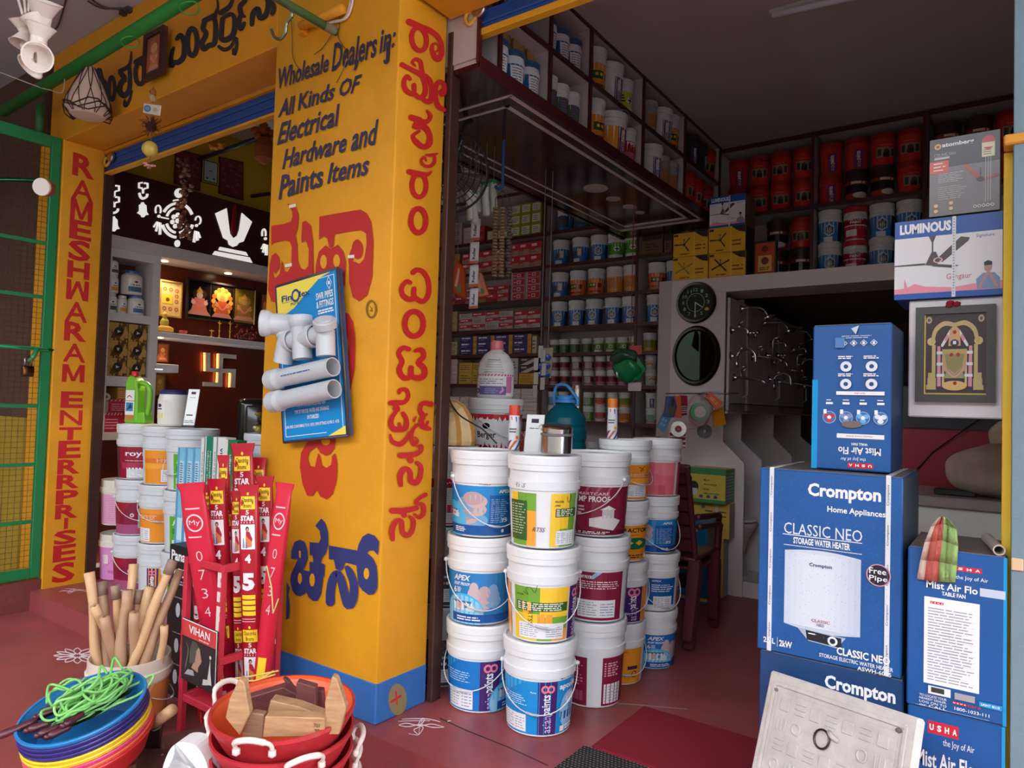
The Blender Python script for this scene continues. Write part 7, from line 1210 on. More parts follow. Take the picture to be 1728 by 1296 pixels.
def D_table(a,W,H):
    a.r(W*.965,0,W,H,LBL);usha(a,W*.42,H*.885,W*.76,H*.915+.0);a.t('the Joy of Air',W*.5,H*.83,W*.82,H*.86,WHITE,0);a.t('Mist Air Flo',W*.2,H*.755,W*.72,H*.8,WHITE,.02);a.t('TABLE FAN',W*.36,H*.72,W*.6,H*.745,WHITE,.03);a.r(W*.74,H*.75,W*.985,H*.8,k(196,206,222));a.r(W*.18,H*.16,W*.74,H*.7,k(240,240,242));usha(a,W*.24,H*.66,W*.38,H*.675);a.lines(W*.22,H*.18,W*.7,H*.64,26,k(150,150,158),8,.3)
    for i in range(9):a.r(W*.22,H*(.3+.035*i),W*.7,H*(.3015+.035*i),k(190))
    a.r(W*.44,H*.44,W*.442,H*.58,k(190));a.r(W*.23,H*.1,W*.46,H*.15,k(236));a.lines(W*.26,H*.11,W*.43,H*.145,1,k(60),7,.9);a.r(W*.5,H*.1,W*.7,H*.14,k(170,166,166))
    a.r(W*.1,H*.015,W*.84,H*.018,k(150,180,220));[a.t(s,W*.14,H*(.075-.02*i),W*.42,H*(.09-.02*i),WHITE,.01) for i,s in enumerate(('TO LOCATE YOUR','NEAREST DEALER,','LOG ON TO','or CALL'))];usha(a,W*.48,H*.07,W*.62,H*.085);a.t('care',W*.63,H*.07,W*.76,H*.085,k(190,60,80),.01);a.t('1800-1033-111',W*.5,H*.035,W*.84,H*.055,WHITE,.01);a.r(W*.74,H*.09,W*.96,H*.12,LBL);a.t('LIGHT BLUE',W*.76,H*.098,W*.94,H*.112,WHITE,.02)
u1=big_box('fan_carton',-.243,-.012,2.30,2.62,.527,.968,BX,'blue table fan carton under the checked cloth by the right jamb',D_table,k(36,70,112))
def D_mist2(a,W,H):usha(a,W*.22,H*.88,W*.54,H*.945);a.t('the Joy of Air',W*.38,H*.82,W*.7,H*.865,WHITE,0);a.t('Mist Air Flo',W*.1,H*.7,W*.7,H*.785,WHITE,.02);a.t('WALL FAN',W*.3,H*.64,W*.54,H*.68,WHITE,.03);a.r(W*.08,H*.5,W*.72,H*.56,WHITE);a.t('AVAILABLE COLOUR OPTIONS',W*.2,H*.52,W*.6,H*.54,k(190,60,70),.01);a.r(W*.965,0,W,H,LBL)
u2=big_box('fan_carton',-.240,-.014,2.305,2.62,.002,.5235,BX,'blue wall fan carton on the floor by the right jamb',D_mist2,k(36,70,112))
# cloth, pipe piece on the table fan carton
b=MB();rows=[(895,1555,1592),(870,1572,1592),(905,1550,1615),(945,1548,1618),(985,1546,1615)]
pts=[[(1585,872),(1592,872),(1600,876)],[(1571,888),(1592,884),(1614,893)],[(1560,915),(1590,912),(1617,922)],[(1553,945),(1585,948),(1615,955)],[(1547,977),(1584,982),(1612,983)]]
for i in range(4):
    for j in range(2):
        for s in range(3):
            def g(ii,t_):p0,p1=pts[ii][j],pts[ii][j+1];q=(p0[0]+(p1[0]-p0[0])*t_,p0[1]+(p1[1]-p0[1])*t_);return atY(*q,2.285-.012*sin(7*(j+t_)+ii))
            q=[g(i,s/3),g(i,(s+1)/3),g(i+1,(s+1)/3),g(i+1,s/3)];col=k(214,186,170) if (j == 0 and s == 0) else (k(206,104,92) if j == 0 else k(150,180,110));b.add(q+[p+V((0,.006,0)) for p in q],[[0,1,2,3],[7,6,5,4],[0,4,5,1],[1,5,6,2],[2,6,7,3],[3,7,4,0]],col,'cloth',True)
p=[atY(1571,890,2.29),atY(1614,895,2.29)];b.add([p[0],p[1],V((p[1].x,2.40,.974)),V((p[0].x,2.40,.974))],[[0,1,2,3]],k(206,110,98),'cloth');simple('rag',b,'dirty red, green and white cloth draped over the table fan carton','cloth')
b=MB();q=V((-.03,2.31,.985));pipe_ax=(-.15,1,0);b.lathe([(.011,0),(.0145,0),(.0145,.22),(.011,.22),(.011,0)],k(190,176,166),'plastic',18,q,pipe_ax);simple('pipe_piece',b,'short beige pipe piece lying on the table fan carton','pipe')
# leaning manhole cover
tl,tr=atY(1300,1130,2.262),atY(1552,1212,2.10);w_c=(tr-tl).length;ud=(tr-tl).normalized();nn=V((ud.y,-ud.x,0)).normalized();zt=tl.z;dn=V((0,0,-1))*.93+nn*.36;dn -= ud*dn.dot(ud);dn.normalize();Lc=w_c*1.12;Lc=min(Lc,(min(tl.z,tr.z)-.004)/-dn.z);nc=ud.cross(dn);nc=nc if nc.dot(nn) > 0 else -nc
t=thing('manhole_cover',tl+dn*Lc+ud*w_c/2,'grey square manhole cover with raised pattern leaning on the heater cartons','cover');b=MB(t.location);SC=k(212,202,196);mpc=lambda u,v,l:tl+ud*(u*w_c)+dn*(v*Lc)+nc*l
P=[mpc(0,0,0),mpc(1,0,0),mpc(1,1,0),mpc(0,1,0)];b.prism(P,-nc*.035,SC,'stone',.006);b.build('frame',t)
b=MB(t.location)
def slab(u0,v0,u1,v1,h,col=SC):b.prism([mpc(u0,v0,-.001),mpc(u1,v0,-.001),mpc(u1,v1,-.001),mpc(u0,v1,-.001)],nc*(h+.001),col,'stone',min(.0015,h*.4))
for q in ((.06,.05,.94,.075),(.06,.93,.94,.955),(.05,.06,.075,.94),(.925,.06,.95,.94)):slab(*q,.006)
slab(.1,.1,.9,.92,.003)
rn=random.Random(3)
for r in range(7):
    for c in range(7):
        u,v=.13+.11*c,.13+.11*r
        if (r,c) in ((1,2),(1,3),(1,4)):continue
        kk=(r+2*c) % 4
        if kk == 0:slab(u,v,u+.07,v+.07,.0065)
        elif kk == 1:[slab(u+.028*i,v,u+.028*i+.012,v+.075,.0065) for i in range(3)]
        elif kk == 2:[slab(u,v+.028*i,u+.075,v+.028*i+.012,.0065) for i in range(3)]
        else:b.tube([mpc(u+.035+.03*cos(i*pi/6),v+.035+.03*sin(i*pi/6),.004) for i in range(12)],.0035,SC,'stone',5,closed=True)
b.build('raised_pattern',t);b=MB(t.location);b.tube([mpc(.46+.05*cos(i*pi/9),.27+.05*sin(i*pi/9),.009) for i in range(18)],.003,k(90,76,66),'metal',6,closed=True);b.tube([mpc(.49,.22,.004),mpc(.53,.24,.012),mpc(.56,.25,.004)],.007,SC,'stone',8);b.build('lifting_ring',t);b=MB(t.location);b.blob(mpc(.9,.09,.004),(.008,.008,.006),k(120,104,96),'stone',2);b.blob(mpc(.08,.1,.004),(.006,.006,.005),k(150,130,120),'stone',2);b.build('bolt',t)
# ---------------------------------------------------------------- right jamb: yellow-edged grey door, board with picture, fan cartons above
b=MB();z1=atY(1691,266,2.4).z;b.box((-.026,2.36,0),(-.004,2.42,z1),k(238,196,50),'plaster',.002);b.box((-.004,2.30,0),(.34,2.42,3.09),k(120,146,160),'plaster',.002);jr=struct('wall_door_leaf',b)
b=MB();b.box((-.026,2.29,z1-.0),(.34,2.36,z1+.028),k(226,156,50),'plaster',.004);struct('trim_door_top',b)
b=MB();p=atY(1716,955,2.296);b.box(tuple(p-V((.012,.004,.012))),tuple(p+V((.014,.004,.02))),k(226,190,150),'paper',.002);simple('torn_sticker',b,'torn tan sticker on the grey door leaf at the right edge','sticker')
YL=2.62
t=thing('notice_board',(-.15,YL+.03,1.337),'white wooden board with a framed deity picture beside the right jamb','board');b=MB(t.location);b.box((-.281,YL,1.337),(-.0265,YL+.25,1.716),k(236,226,230),'plastic',.004);b.box((-.0265,YL+.02,1.36),(.34,YL+.2,1.70),k(150,140,140),'wood');b.build('board',t)
b=MB(t.location);b.box((.2,2.42,1.45),(.24,YL+.05,1.5),k(110,100,96),'metal');b.build('bracket',t)
def D_deity(a):
    a.r(0,0,1,1,k(70,54,62));GD,PK=k(200,178,120),k(222,150,170);a.r(0,0,.025,1,k(226,190,90));a.r(0,0,1,.018,k(226,190,90))
    for sx in (-1,1):
        X=lambda u:.5+sx*u
        for q in ((.46,.06,.3,.12),(.44,.12,.3,.2),(.43,.2,.31,.27),(.37,.27,.31,.62)):a.p([(X(q[0]),q[1]),(X(q[2]),q[1]),(X(q[2]),q[3]),(X(q[0]),q[3])],GD)
        a.e(X(.38),.66,.07,.05,k(214,190,120),14);a.st([(X(.36),.66,.06),(X(.31),.8,.065),(X(.17),.88,.06),(X(.0),.86,.05)],.06,GD);a.e(X(.42),.93,.05,.045,k(190,170,150),10);a.e(X(.42),.93,.025,.022,k(110,90,90),10)
        a.p([(X(.28),.1),(X(.22),.1),(X(.23),.6),(X(.28),.6)],PK);a.p([(X(.2),.1),(X(.165),.1),(X(.17),.55),(X(.2),.55)],k(226,190,140))
        for v in (.22,.36,.5):a.p([(X(.29),v),(X(.16),v),(X(.16),v+.035),(X(.29),v+.035)],k(226,230,232))
        a.st([(X(.07),.78,.045),(X(.13),.7,.045),(X(.2),.61,.04)],.04,k(226,230,230));a.st([(X(.115),.72,.045),(X(.14),.68,.045)],.04,PK)
    a.p([(.3,.56),(.7,.56),(.68,.3),(.5,.2),(.32,.3)],k(190,164,110));a.p([(.34,.5),(.66,.5),(.62,.34),(.5,.26),(.38,.34)],k(150,140,96));a.p([(.34,.2),(.66,.2),(.62,.34),(.5,.24),(.38,.34)],k(160,160,110));a.st([(.31,.36,.02),(.5,.22,.02),(.69,.36,.02)],.02,PK)
    a.p([(.4,.6),(.6,.6),(.58,.8),(.5,.86),(.42,.8)],k(214,170,120));a.e(.5,.635,.07,.045,k(60,60,76),16);a.r(.475,.62,.525,.66,k(230,232,238));a.e(.5,.11,.2,.06,k(222,186,120),20)
    for u,v in ((.5,.77),(.45,.49),(.56,.49),(.51,.14)):a.e(u,v,.03,.024,k(170,40,30),14)
framed('framed_deity',((1543,522),(1677,513),(1680,680),(1545,678)),YL,.022,.024,k(74,70,70),D_deity,'dark framed garlanded deity picture hung on the white board','picture',axis='y',m='plastic')
b=MB();q=atY(1607,513,YL-.02);[b.blob(q+V((.012*cos(i*2),-.002*i,.006*sin(i*2))),(.012,.006,.008),k(150,24,50),'cloth',1,.1,i) for i in range(4)];simple('rose',b,'small dark red rose tucked above the deity picture','flower')
def D_lum(a,W,H,big=True):
    a.r(0,0,W,H,k(232,232,236));a.r(0,H*.78,W,H,k(40,92,178));a.r(0,0,W,H*.07,k(40,92,178));a.p([(0,H*.07),(W,H*.07),(W,H*.17),(W*.75,H*.15),(W*.55,H*.12),(W*.3,H*.15),(W*.2,H*.19),(W*.13,H*.15),(W*.1,H*.27),(W*.095,H*.14),(0,H*.13)],k(240,150,170));a.t('LUMINOUS',W*.05,H*.83,W*.54,H*.96,WHITE,.05)
    D_=k(84,78,80);a.r(W*.36,H*.55,W*.375,H*.76,D_);a.p([(W*.33,H*.78),(W*.4,H*.78),(W*.375,H*.7),(W*.36,H*.7)],D_);a.p([(W*.36,H*.58),(W*.4,H*.58),(W*.44,H*.46),(W*.4,H*.4),(W*.3,H*.42)],D_);a.p([(W*.42,H*.5),(W*.63,H*.74),(W*.71,H*.72),(W*.7,H*.68),(W*.46,H*.44)],D_);a.p([(0,H*.44),(W*.3,H*.445),(W*.3,H*.42),(0,H*.425)],D_);a.p([(W*.42,H*.42),(W*.62,H*.385),(W*.55,H*.36),(W*.36,H*.4)],D_);a.ring(W*.42,H*.47,W*.03,W*.045,k(222,180,176),18,1,.7)
    a.t('Gangaur',W*.5,H*.2,W*.73,H*.29,k(214,110,130),.0);a.t('Signature',W*.77,H*.7,W*.93,H*.75,k(90,110,160),0)
    SK,SH=k(190,150,140),k(130,156,200);a.p([(W*.78,H*.08),(W*.98,H*.08),(W*.98,H*.2),(W*.93,H*.27),(W*.83,H*.27),(W*.77,H*.2)],SH);a.e(W*.875,H*.34,W*.035,H*.06,SK,16);a.p([(W*.84,H*.36),(W*.91,H*.36),(W*.91,H*.4),(W*.875,H*.42),(W*.84,H*.4)],k(50,44,48));a.st([(W*.8,H*.1,W*.03),(W*.86,H*.24,W*.03),(W*.88,H*.27,W*.03)],.01,SK);a.st([(W*.95,H*.1,W*.03),(W*.9,H*.24,W*.03),(W*.88,H*.27,W*.03)],.01,SK)
    a.r(W*.55,0,W*.585,H,k(226,228,230));a.lines(W*.56,H*.02,W*.575,H*.98,28,k(130,150,180),3,.4)
zb=1.718
l1=big_box('fan_carton',-.322,-.030,YL-.02,YL+.23,zb,zb+.256,k(40,92,178),'white and blue ceiling fan carton on the white board',D_lum,k(60,80,130))
def D_atom(a,W,H):
    G_=k(70,66,70);a.r(0,0,W,H,G_);a.r(0,0,W,H*.62,k(128,124,128));a.p([(0,H*.62),(W,H*.66),(W,H*.7),(0,H*.7)],G_);a.e(W*.12,H*.9,W*.05,W*.05,k(236,170,40),18);a.e(W*.12,H*.9,W*.025,W*.02,G_,12);a.t('atomberg',W*.18,H*.87,W*.64,H*.94,WHITE,.03);a.t('CEILING FAN',W*.07,H*.77,W*.38,H*.81,k(190,186,190),0);a.r(W*.07,H*.73,W*.29,H*.76,k(190,186,190));a.r(0,H*.55,W*.28,H*.71,k(216,90,64));a.lines(W*.06,H*.57,W*.24,H*.7,3,WHITE,2,.3);a.lines(W*.13,H*.42,W*.52,H*.55,6,k(226,224,226),4,.25);a.lines(W*.13,H*.2,W*.55,H*.38,7,k(196,194,196),6,.25)
    a.r(W*.75,H*.68,W*.93,H*.86,k(240,232,190));a.e(W*.84,H*.86,W*.095,H*.09,k(200,50,60),20);a.r(W*.75,H*.8,W*.93,H*.86,k(240,232,190));a.lines(W*.77,H*.7,W*.91,H*.78,3,k(120,110,100),5,.3);a.st([(W*.53,H*.6,W*.05),(W*.72,H*.42,W*.06)],.05,k(196,70,60));a.st([(W*.74,H*.4,W*.04),(W*.98,H*.44,W*.05)],.05,k(150,76,70));a.e(W*.73,H*.41,W*.05,W*.04,k(60,56,60),14);a.r(W*.725,H*.41,W*.74,H*.55,k(60,56,60))
    for i in range(3):a.r(W*(.8+.035*i),H*.12,W*(.808+.035*i),H*.68,k(206,202,204))
    for i in range(5):a.ring(W*(.66+.06*i),H*.07,.003,.005,WHITE,10)
    for x,y in ((.32,.15),(.32,.08),(.1,.13),(.1,.06)):a.e(W*x,H*y,.006,.006,k(226,200,150),10)
zb2=zb+.256+.0035
a1=big_box('fan_carton',-.224,-.038,YL-.03,YL+.2,zb2,zb2+.248,k(70,66,70),'grey and black ceiling fan carton topmost by the right jamb',D_atom,k(90,84,88))
l2=big_box('fan_carton',-1.905,-1.635,5.21,5.46,2.7375,2.975,k(200,196,204),'white and blue fan carton on the yellow fan cartons by the clock',D_lum,k(120,100,104))
b=MB();b.lathe([(0,0),(.03,0),(.04,.02),(.04,.16),(.03,.17),(0,.17)],k(196,200,206),'plastic',24,V((-.33,2.95,1.80)),(1,-.15,-.1));b.box((-.28,2.9,1.8),(.34,2.98,1.83),k(70,66,70),'metal');simple('bulkhead_lamp',b,'round grey lamp head peeking out beside the white board','lamp')
# framed emblem on the header
t=thing('emblem_plaque',(-1.51,5.3,2.357),'dark framed orange plaque with a round emblem standing on the header','plaque');b=MB(t.location);b.box((-1.595,5.3,2.3575),(-1.425,5.335,2.62),k(50,24,26),'wood',.004);b.build('frame',t);b=MB(t.location);a=Art(b,face_y(-1.58,2.37,5.3),None,'lam');a.r(0,0,.14,.235,k(190,80,50));a.r(.02,.02,.12,.14,k(226,180,90));a.e(.07,.1,.028,.028,k(140,60,50),18);a.lines(.03,.03,.11,.055,2,k(150,60,40),3);a.e(.07,.19,.024,.024,k(120,50,46),18);b.build('emblem',t)
# counter, red panel and sack behind the cartons
b=MB();b.box((-.36,3.2,.99),(.5,3.7,1.03),k(150,140,138),'plastic',.004);b.box((-.34,3.22,.0),(.48,3.68,.99),k(214,214,206),'plastic',.004);simple('counter',b,'pale counter with brown top behind the cartons at the right','counter')
b=MB();b.box((-.45,3.74,.95),(.54,3.78,1.29),k(140,26,44),'plastic');b.box((-.45,3.72,1.29),(.54,3.80,1.48),k(40,40,48),'plastic');b.box((-.44,3.75,0),(.53,3.77,.95),k(90,30,40),'plastic');simple('partition',b,'red and black low partition behind the pale counter','partition')
t=thing('white_sack',(-.05,3.36,1.03),'dusty white knotted sack lying on the pale counter','sack');b=MB(t.location);b.blob(t.location+V((-.01,0,.10)),(.16,.13,.105),k(200,186,170),'cloth',4,.05,2);b.build('sack',t);b=MB(t.location);b.blob(t.location+V((.03,.02,.24)),(.055,.05,.06),k(206,192,176),'cloth',3,.1,5);b.build('knot',t)
b=MB();b.box((-.26,3.3,1.0305),(-.12,3.4,1.055),k(40,36,40),'plastic',.004);simple('black_tray',b,'flat black tray on the pale counter beside the sack','tray')
b=MB();b.tube([V((-.42,3.73,1.02)),V((-.3,3.735,1.18)),V((-.12,3.71,1.34))],.003,k(50,20,26),'plastic',5);simple('cable',b,'thin dark cable across the red partition','cable')
# ---------------------------------------------------------------- mats and floor drawings
b=MB();b.box((-1.345,2.49,.0005),(-.7,2.97,.012),k(176,20,50),'mat',.004);o=simple('door_mat',b,'plain red mat on the floor before the appliance cartons','mat');tag(o)
t=thing('weave_mat',(-1.02,2.26,0),'black and white woven mat at the bottom edge beside the red mat','mat');b=MB(t.location);b.box((-1.372,2.05,.0005),(-.68,2.482,.01),k(46,38,40),'mat',.003);b.build('base',t);b=MB(t.location)
for i in range(46):
    for j in range(22):x,y=-1.365+i*.015+(j % 2)*.0075,2.475-j*.015;b.add([(x-.005,y,.0105),(x,y-.004,.014),(x+.005,y,.0105),(x,y+.004,.0105)],[[0,1,2,3]],k(206,196,190),'cloth')
tag(b.build('weave',t),kind='stuff')
def kolam(name,strokes,z,label,zz=zoomed(440,1060,5.4)):
    b=MB();l=.0006
    for s in strokes:
        for Q in ribbon([zz(p) for p in s],None,5):l += .000004;b.add([atZ(*q[:2],z)+V((0,0,l)) for q in Q],[list(range(len(Q)))],k(232,214,216),'matte')
    b.o=sum(b.v,V())/len(b.v);simple(name,b,label,'floor drawing')
kolam('floor_drawing',[[(1290,830,6),(1400,825,8),(1530,830,8),(1635,855,6)],[(1255,850,5),(1400,845,6),(1540,845,6)],[(1260,882,5),(1330,868,8),(1450,890,8),(1560,875,8),(1670,903,5)],[(1260,886,5),(1340,900,8),(1450,880,8),(1560,905,8),(1670,905,5)],[(1440,975,6),(1395,930,8),(1445,900,8),(1490,840,8),(1470,825,8),(1440,880,8),(1480,910,8),(1440,975,6)],[(1440,975,5),(1450,900,5),(1475,830,5)],[(1350,965,5),(1430,978,5)],[(1705,850,10),(1730,845,8)]],0,'white chalk floor drawing at the foot of the pillar')
kolam('floor_drawing',[[(520,850,6),(600,840,7),(700,850,7),(800,825,6),(920,828,5)],[(600,805,5),(720,815,6),(830,835,6),(910,850,5)],[(640,870,6),(690,820,6),(745,810,6),(720,850,6),(650,878,6)],[(560,830,4),(680,845,5),(740,825,5)]],0,'white chalk floor drawing at the foot of the left jamb',zoomed(40,900,8.64))
cx,cy,st_=470,600,[]
for i in range(12):
    a0=i*pi/6;st_.append([(cx+25*cos(a0),cy+8*sin(a0),6),(cx+90*cos(a0+.25),cy+28*sin(a0+.25),6),(cx+145*cos(a0),cy+46*sin(a0),5),(cx+90*cos(a0-.25),cy+28*sin(a0-.25),6),(cx+25*cos(a0),cy+8*sin(a0),6)])
kolam('floor_drawing',st_,-.13,'large white star floor drawing behind the blue tub',zoomed(0,940,3.6))
# crack lines in the oxide floor
b=MB();[b.add([atZ(x+dx,y+dy,0)+V((0,0,.0006)) for x,y,dx,dy in ((x0,y0,0,-w),(x1,y1,0,-w),(x1,y1,0,w),(x0,y0,0,w))],[[3,2,1,0]],c,'matte') for x0,y0,x1,y1,w,c in ((1000,1184,1070,1189,.8,k(170,150,140)),(1070,1189,1160,1197,.8,k(170,150,140)),(742,1212,785,1232,1.,k(50,30,30)),(785,1232,860,1262,1.,k(60,34,34)),(860,1262,925,1292,1.,k(70,40,40)))];struct('trim_floor_joints',b)
# ================================================================ crowded front left corner
# tall thin lamp cartons on the step
for i,(x0,x1,zt,col,lb,kd) in enumerate(((-3.90,-3.825,1.042,k(126,196,226),'light blue tube lamp carton, leftmost of the upright row','b'),(-3.82,-3.745,1.046,k(132,200,230),'light blue tube lamp carton, second in the upright row','b'),(-3.74,-3.672,1.05,k(130,198,228),'light blue tube lamp carton, third in the upright row','b'),(-3.668,-3.628,1.11,k(226,226,224),'narrow white lamp carton right of the light blue ones','w'),(-3.624,-3.555,1.12,k(24,130,100),'green and white lamp carton with vertical writing','g'),(-3.551,-3.51,1.12,k(226,226,224),'narrow white lamp carton right of the green one','w'),(-3.505,-3.43,1.12,k(230,230,228),'white lamp carton marked made in India','m'),(-3.425,-3.33,1.11,k(30,124,80),'dark green topped lamp carton, rightmost of the upright row','g'))):
    b=MB(((x0+x1)/2,2.22,.001));b.box((x0,2.19,.001),(x1,2.25,zt),col,'carton',.002);W_,H_=x1-x0,zt;a=Art(b,face_y(x0,.001,2.19),None,'lam')
    if kd == 'b':a.r(W_*.0,0,W_*.28,H_,k(96,160,200));a.r(W_*.35,H_*.8,W_*.9,H_*.93,k(190,224,240));a.lines(W_*.4,H_*.81,W_*.85,H_*.92,9,k(90,120,150),i,.5);a.r(W_*.3,H_*.5,W_,H_*.62,k(206,236,244))
    if kd == 'g':a.r(0,0,W_*.14,H_,k(228,228,226));a.t('Slim and elegant design',W_*.3,H_*.55,W_*.52,H_*.93,WHITE,.01,rot=90);a.t('Wide variety of applications',W_*.65,H_*.55,W_*.87,H_*.93,WHITE,.01,rot=90)
    if kd == 'm':a.t('MADE IN INDIA',W_*.3,H_*.72,W_*.62,H_*.95,k(60,50,60),.02,rot=90)
    if kd == 'w':a.t('MADE IN INDIA',W_*.35,H_*.75,W_*.7,H_*.93,k(110,110,110),.0,rot=90);a.r(W_*.85,0,W_,H_,k(60,130,110))
    simple('lamp_carton',b,lb,'carton','upright lamp cartons')
# black branded carton
t=thing('black_carton',(-3.26,1.96,-.13),'tall black carton with white writing behind the tool handles','carton');b=MB(t.location);b.box((-3.42,1.90,-.129),(-3.10,2.02,.60),k(26,24,28),'carton',.004);a=Art(b,face_y(-3.42,-.129,1.90),None,'lam');a.t('Panasonic',.02,.655,.29,.705,WHITE,.03);a.t('LED',.05,.58,.17,.62,WHITE,.02);a.lines(.03,.54,.16,.565,2,k(170),4)
for y in (.42,.25,.1):a.e(.1,y,.02,.035,k(200,204,214),14);a.e(.15,y-.005,.018,.03,k(150,150,170),14);a.lines(.06,y+.055,.2,y+.065,1,k(140),int(y*50))
b.build('box',t)
# --- red broom rack
t=thing('broom_rack',(-2.83,1.88,-.13),'red peeling metal rack holding the wrapped brooms','rack');RR=k(196,40,60);RX=((-2.965,1.735),(-2.705,1.738),(-2.695,2.015),(-2.955,2.015))
for i,(x,y) in enumerate(RX):
    b=MB(t.location);b.box((x-.014,y-.014,-.129),(x+.014,y+.014,.63),RR,'plaster',.003)
    if i in (1,2):
        rn=random.Random(i)
        for z in [.02*j for j in range(2,30)]:
            if rn.random() < (.85 if i == 1 else .3):b.box((x-.010,y-.0165,z),(x+.006+.006*rn.random(),y-.0135,z+.021),k(226,208,206),'paper')
    b.build('post',t)
for z in (.615,.23,.02):
    for i in range(4):(x0,y0),(x1,y1)=RX[i],RX[(i+1) % 4];b=MB(t.location);b.box((min(x0,x1)-.008,min(y0,y1)-.008,z-.016),(max(x0,x1)+.008,max(y0,y1)+.008,z+.016),RR,'plaster',.003);b.build('crossbar',t)
b=MB(t.location);b.box((-2.95,1.75,.0),(-2.71,2.0,.008),RR,'plaster');b.build('base_plate',t)
# --- wrapped brooms
BR,BRD,BYE=k(176,22,42),k(120,12,28),k(246,206,50)
def lady(a,u0,v0,u1,v1):
    a.r(u0,v0,u1,v1,k(240,236,236));X=lambda u:u0+(u1-u0)*u;Y_=lambda v:v0+(v1-v0)*v;a.p([(X(.34),Y_(.05)),(X(.8),Y_(.1)),(X(.78),Y_(.5)),(X(.62),Y_(.72)),(X(.42),Y_(.72)),(X(.36),Y_(.4))],k(214,130,70));a.p([(X(.4),Y_(.72)),(X(.66),Y_(.7)),(X(.85),Y_(.42)),(X(.8),Y_(.3)),(X(.4),Y_(.55))],k(176,36,60));a.e(X(.5),Y_(.82),(u1-u0)*.13,(v1-v0)*.1,k(40,26,26),12);a.e(X(.51),Y_(.8),(u1-u0)*.08,(v1-v0)*.06,k(206,160,130),12);a.p([(X(.12),Y_(.05)),(X(.3),Y_(.05)),(X(.24),Y_(.45)),(X(.17),Y_(.45))],k(140,150,180));a.p([(X(.36),Y_(.05)),(X(.48),Y_(.05)),(X(.46),Y_(.3)),(X(.4),Y_(.3))],k(90,110,170))
def broom(top,bot,wpx,kd,kb,kind,label):
    T_,B_=at_depth(*top,kd),at_depth(*bot,kb);ax=(T_-B_);L=ax.length;ax.normalize();s=ax.cross(_fw).normalized();s=s if s.dot(CR) > 0 else -s;n=s.cross(ax);n=n if n.dot(_fw) < 0 else -n
    w=wpx*1.16*kd/F;t=thing('wrapped_broom',B_,label,'broom','wrapped brooms in the red rack');b=MB(B_);prof=[(0,.7,.022),(.06,.9,.026),(.5,.95,.026),(.86,1,.022),(.93,.92,.014),(.965,.86,.006),(.985,1.02,.003),(1,1.08,.002)];m=10;vs=[]
    for q,ws,th in prof:
        for j in range(m):a_=2*pi*j/m;c,d=cos(a_),sin(a_);vs.append(B_+ax*(q*L)+s*(w/2*ws*(abs(c)**.6)*(1 if c > 0 else -1))+n*(th*(abs(d)**.8)*(1 if d > 0 else -1)))
    b.add(vs,[[i*m+j,i*m+(j+1) % m,(i+1)*m+(j+1) % m,(i+1)*m+j] for i in range(len(prof)-1) for j in range(m)]+[list(range(m))[::-1]],BR if kind != 'my' else k(206,34,60),'foil',True)
    def f(u,v,l):
        u2=max(-.98,min(.98,u*2));i=next(i for i in range(len(prof)-1) if v <= prof[i+1][0]);(q0,w0,t0),(q1,w1,t1)=prof[i],prof[i+1];r=(v-q0)/(q1-q0);ww,tt=w0+(w1-w0)*r,t0+(t1-t0)*r
        return B_+ax*(v*L)+s*(w/2*ww*u2)+n*(tt*(max(0.,1-abs(u2)**2.2))**.45+l+.0012)
    a=Art(b,f,.12,'foil')
    if kind == 'star':
        for o in (0,-.535):
            a.r(-.36,.905+o,.36,.955+o,BYE);a.t('Chandrika',-.3,.933+o,.3,.95+o,k(90,30,20),.01);a.t('Brooms',-.2,.911+o,.2,.927+o,k(90,30,20),.01);a.e(0,.965+o,.06,.006,BYE,10);a.t('5',-.08,.884+o,.08,.902+o,k(236,214,220),.03);a.t('STAR',-.32,.858+o,.32,.88+o,k(240,232,236),.05);[a.e(-.28+.14*i,.852+o,.03,.003,k(226,210,216),6) for i in range(5)];lady(a,-.33,.745+o,.33,.845+o)
            a.t('4',-.14,.69+o,.14,.725+o,WHITE,.05)
        a.t('5',-.3,.58,.3,.65,k(240,226,230),.06);[a.r(-.32,.545-.022*i,.32,.562-.022*i,BYE) or a.lines(-.3,.547-.022*i,.3,.56-.022*i,2,k(190,140,30),i,.3) for i in range(4)];a.lines(-.36,.45,.36,.47,2,k(230,170,180),4,.4);a.r(-.02,.02,.02,.1,BYE)
    else:
        a.lines(-.3,.9,.3,.91,1,k(240,200,206),3);a.ring(0,.85,.26,.31,k(240,214,218),24,1,.11);a.t('My',-.2,.838,.2,.862,k(240,214,218),0);a.lines(-.3,.79,.3,.8,1,k(240,200,206),5);[a.t(c,-.12,.7-.075*i,.12,.74-.075*i,k(240,200,206),-.01) for i,c in enumerate('0734')];a.r(-.25,.2,.25,.3,BYE);a.r(-.25,.1,.25,.16,WHITE)
    b.build('wrapper',t)
P=' in the red rack'
broom((322,815),(385,1222),40,3.0,3.2,'my','broom in bright red wrapper leaning left, leftmost'+P)
broom((349,818),(378,1222),24,3.14,3.25,'star','wrapped broom, second from the left'+P)
broom((366,808),(388,1222),28,3.08,3.2,'star','wrapped broom, third from the left'+P)
broom((377,768),(395,1222),17,3.2,3.3,'star','narrow wrapped broom just left of the tallest one'+P)
broom((409,748),(425,1222),34,3.3,3.35,'star','tallest wrapped broom, at the back middle'+P)
broom((400,828),(410,1226),18,3.1,3.15,'star','narrow wrapped broom before the tallest one'+P)
broom((419,818),(430,1230),31,3.0,3.05,'star','wrapped broom with full lady picture, front middle'+P)
broom((447,803),(450,1226),26,3.06,3.1,'star','wrapped broom with lady picture, second from the right'+P)
broom((437,772),(442,1222),22,3.38,3.38,'star','wrapped broom behind the second from the right'+P)
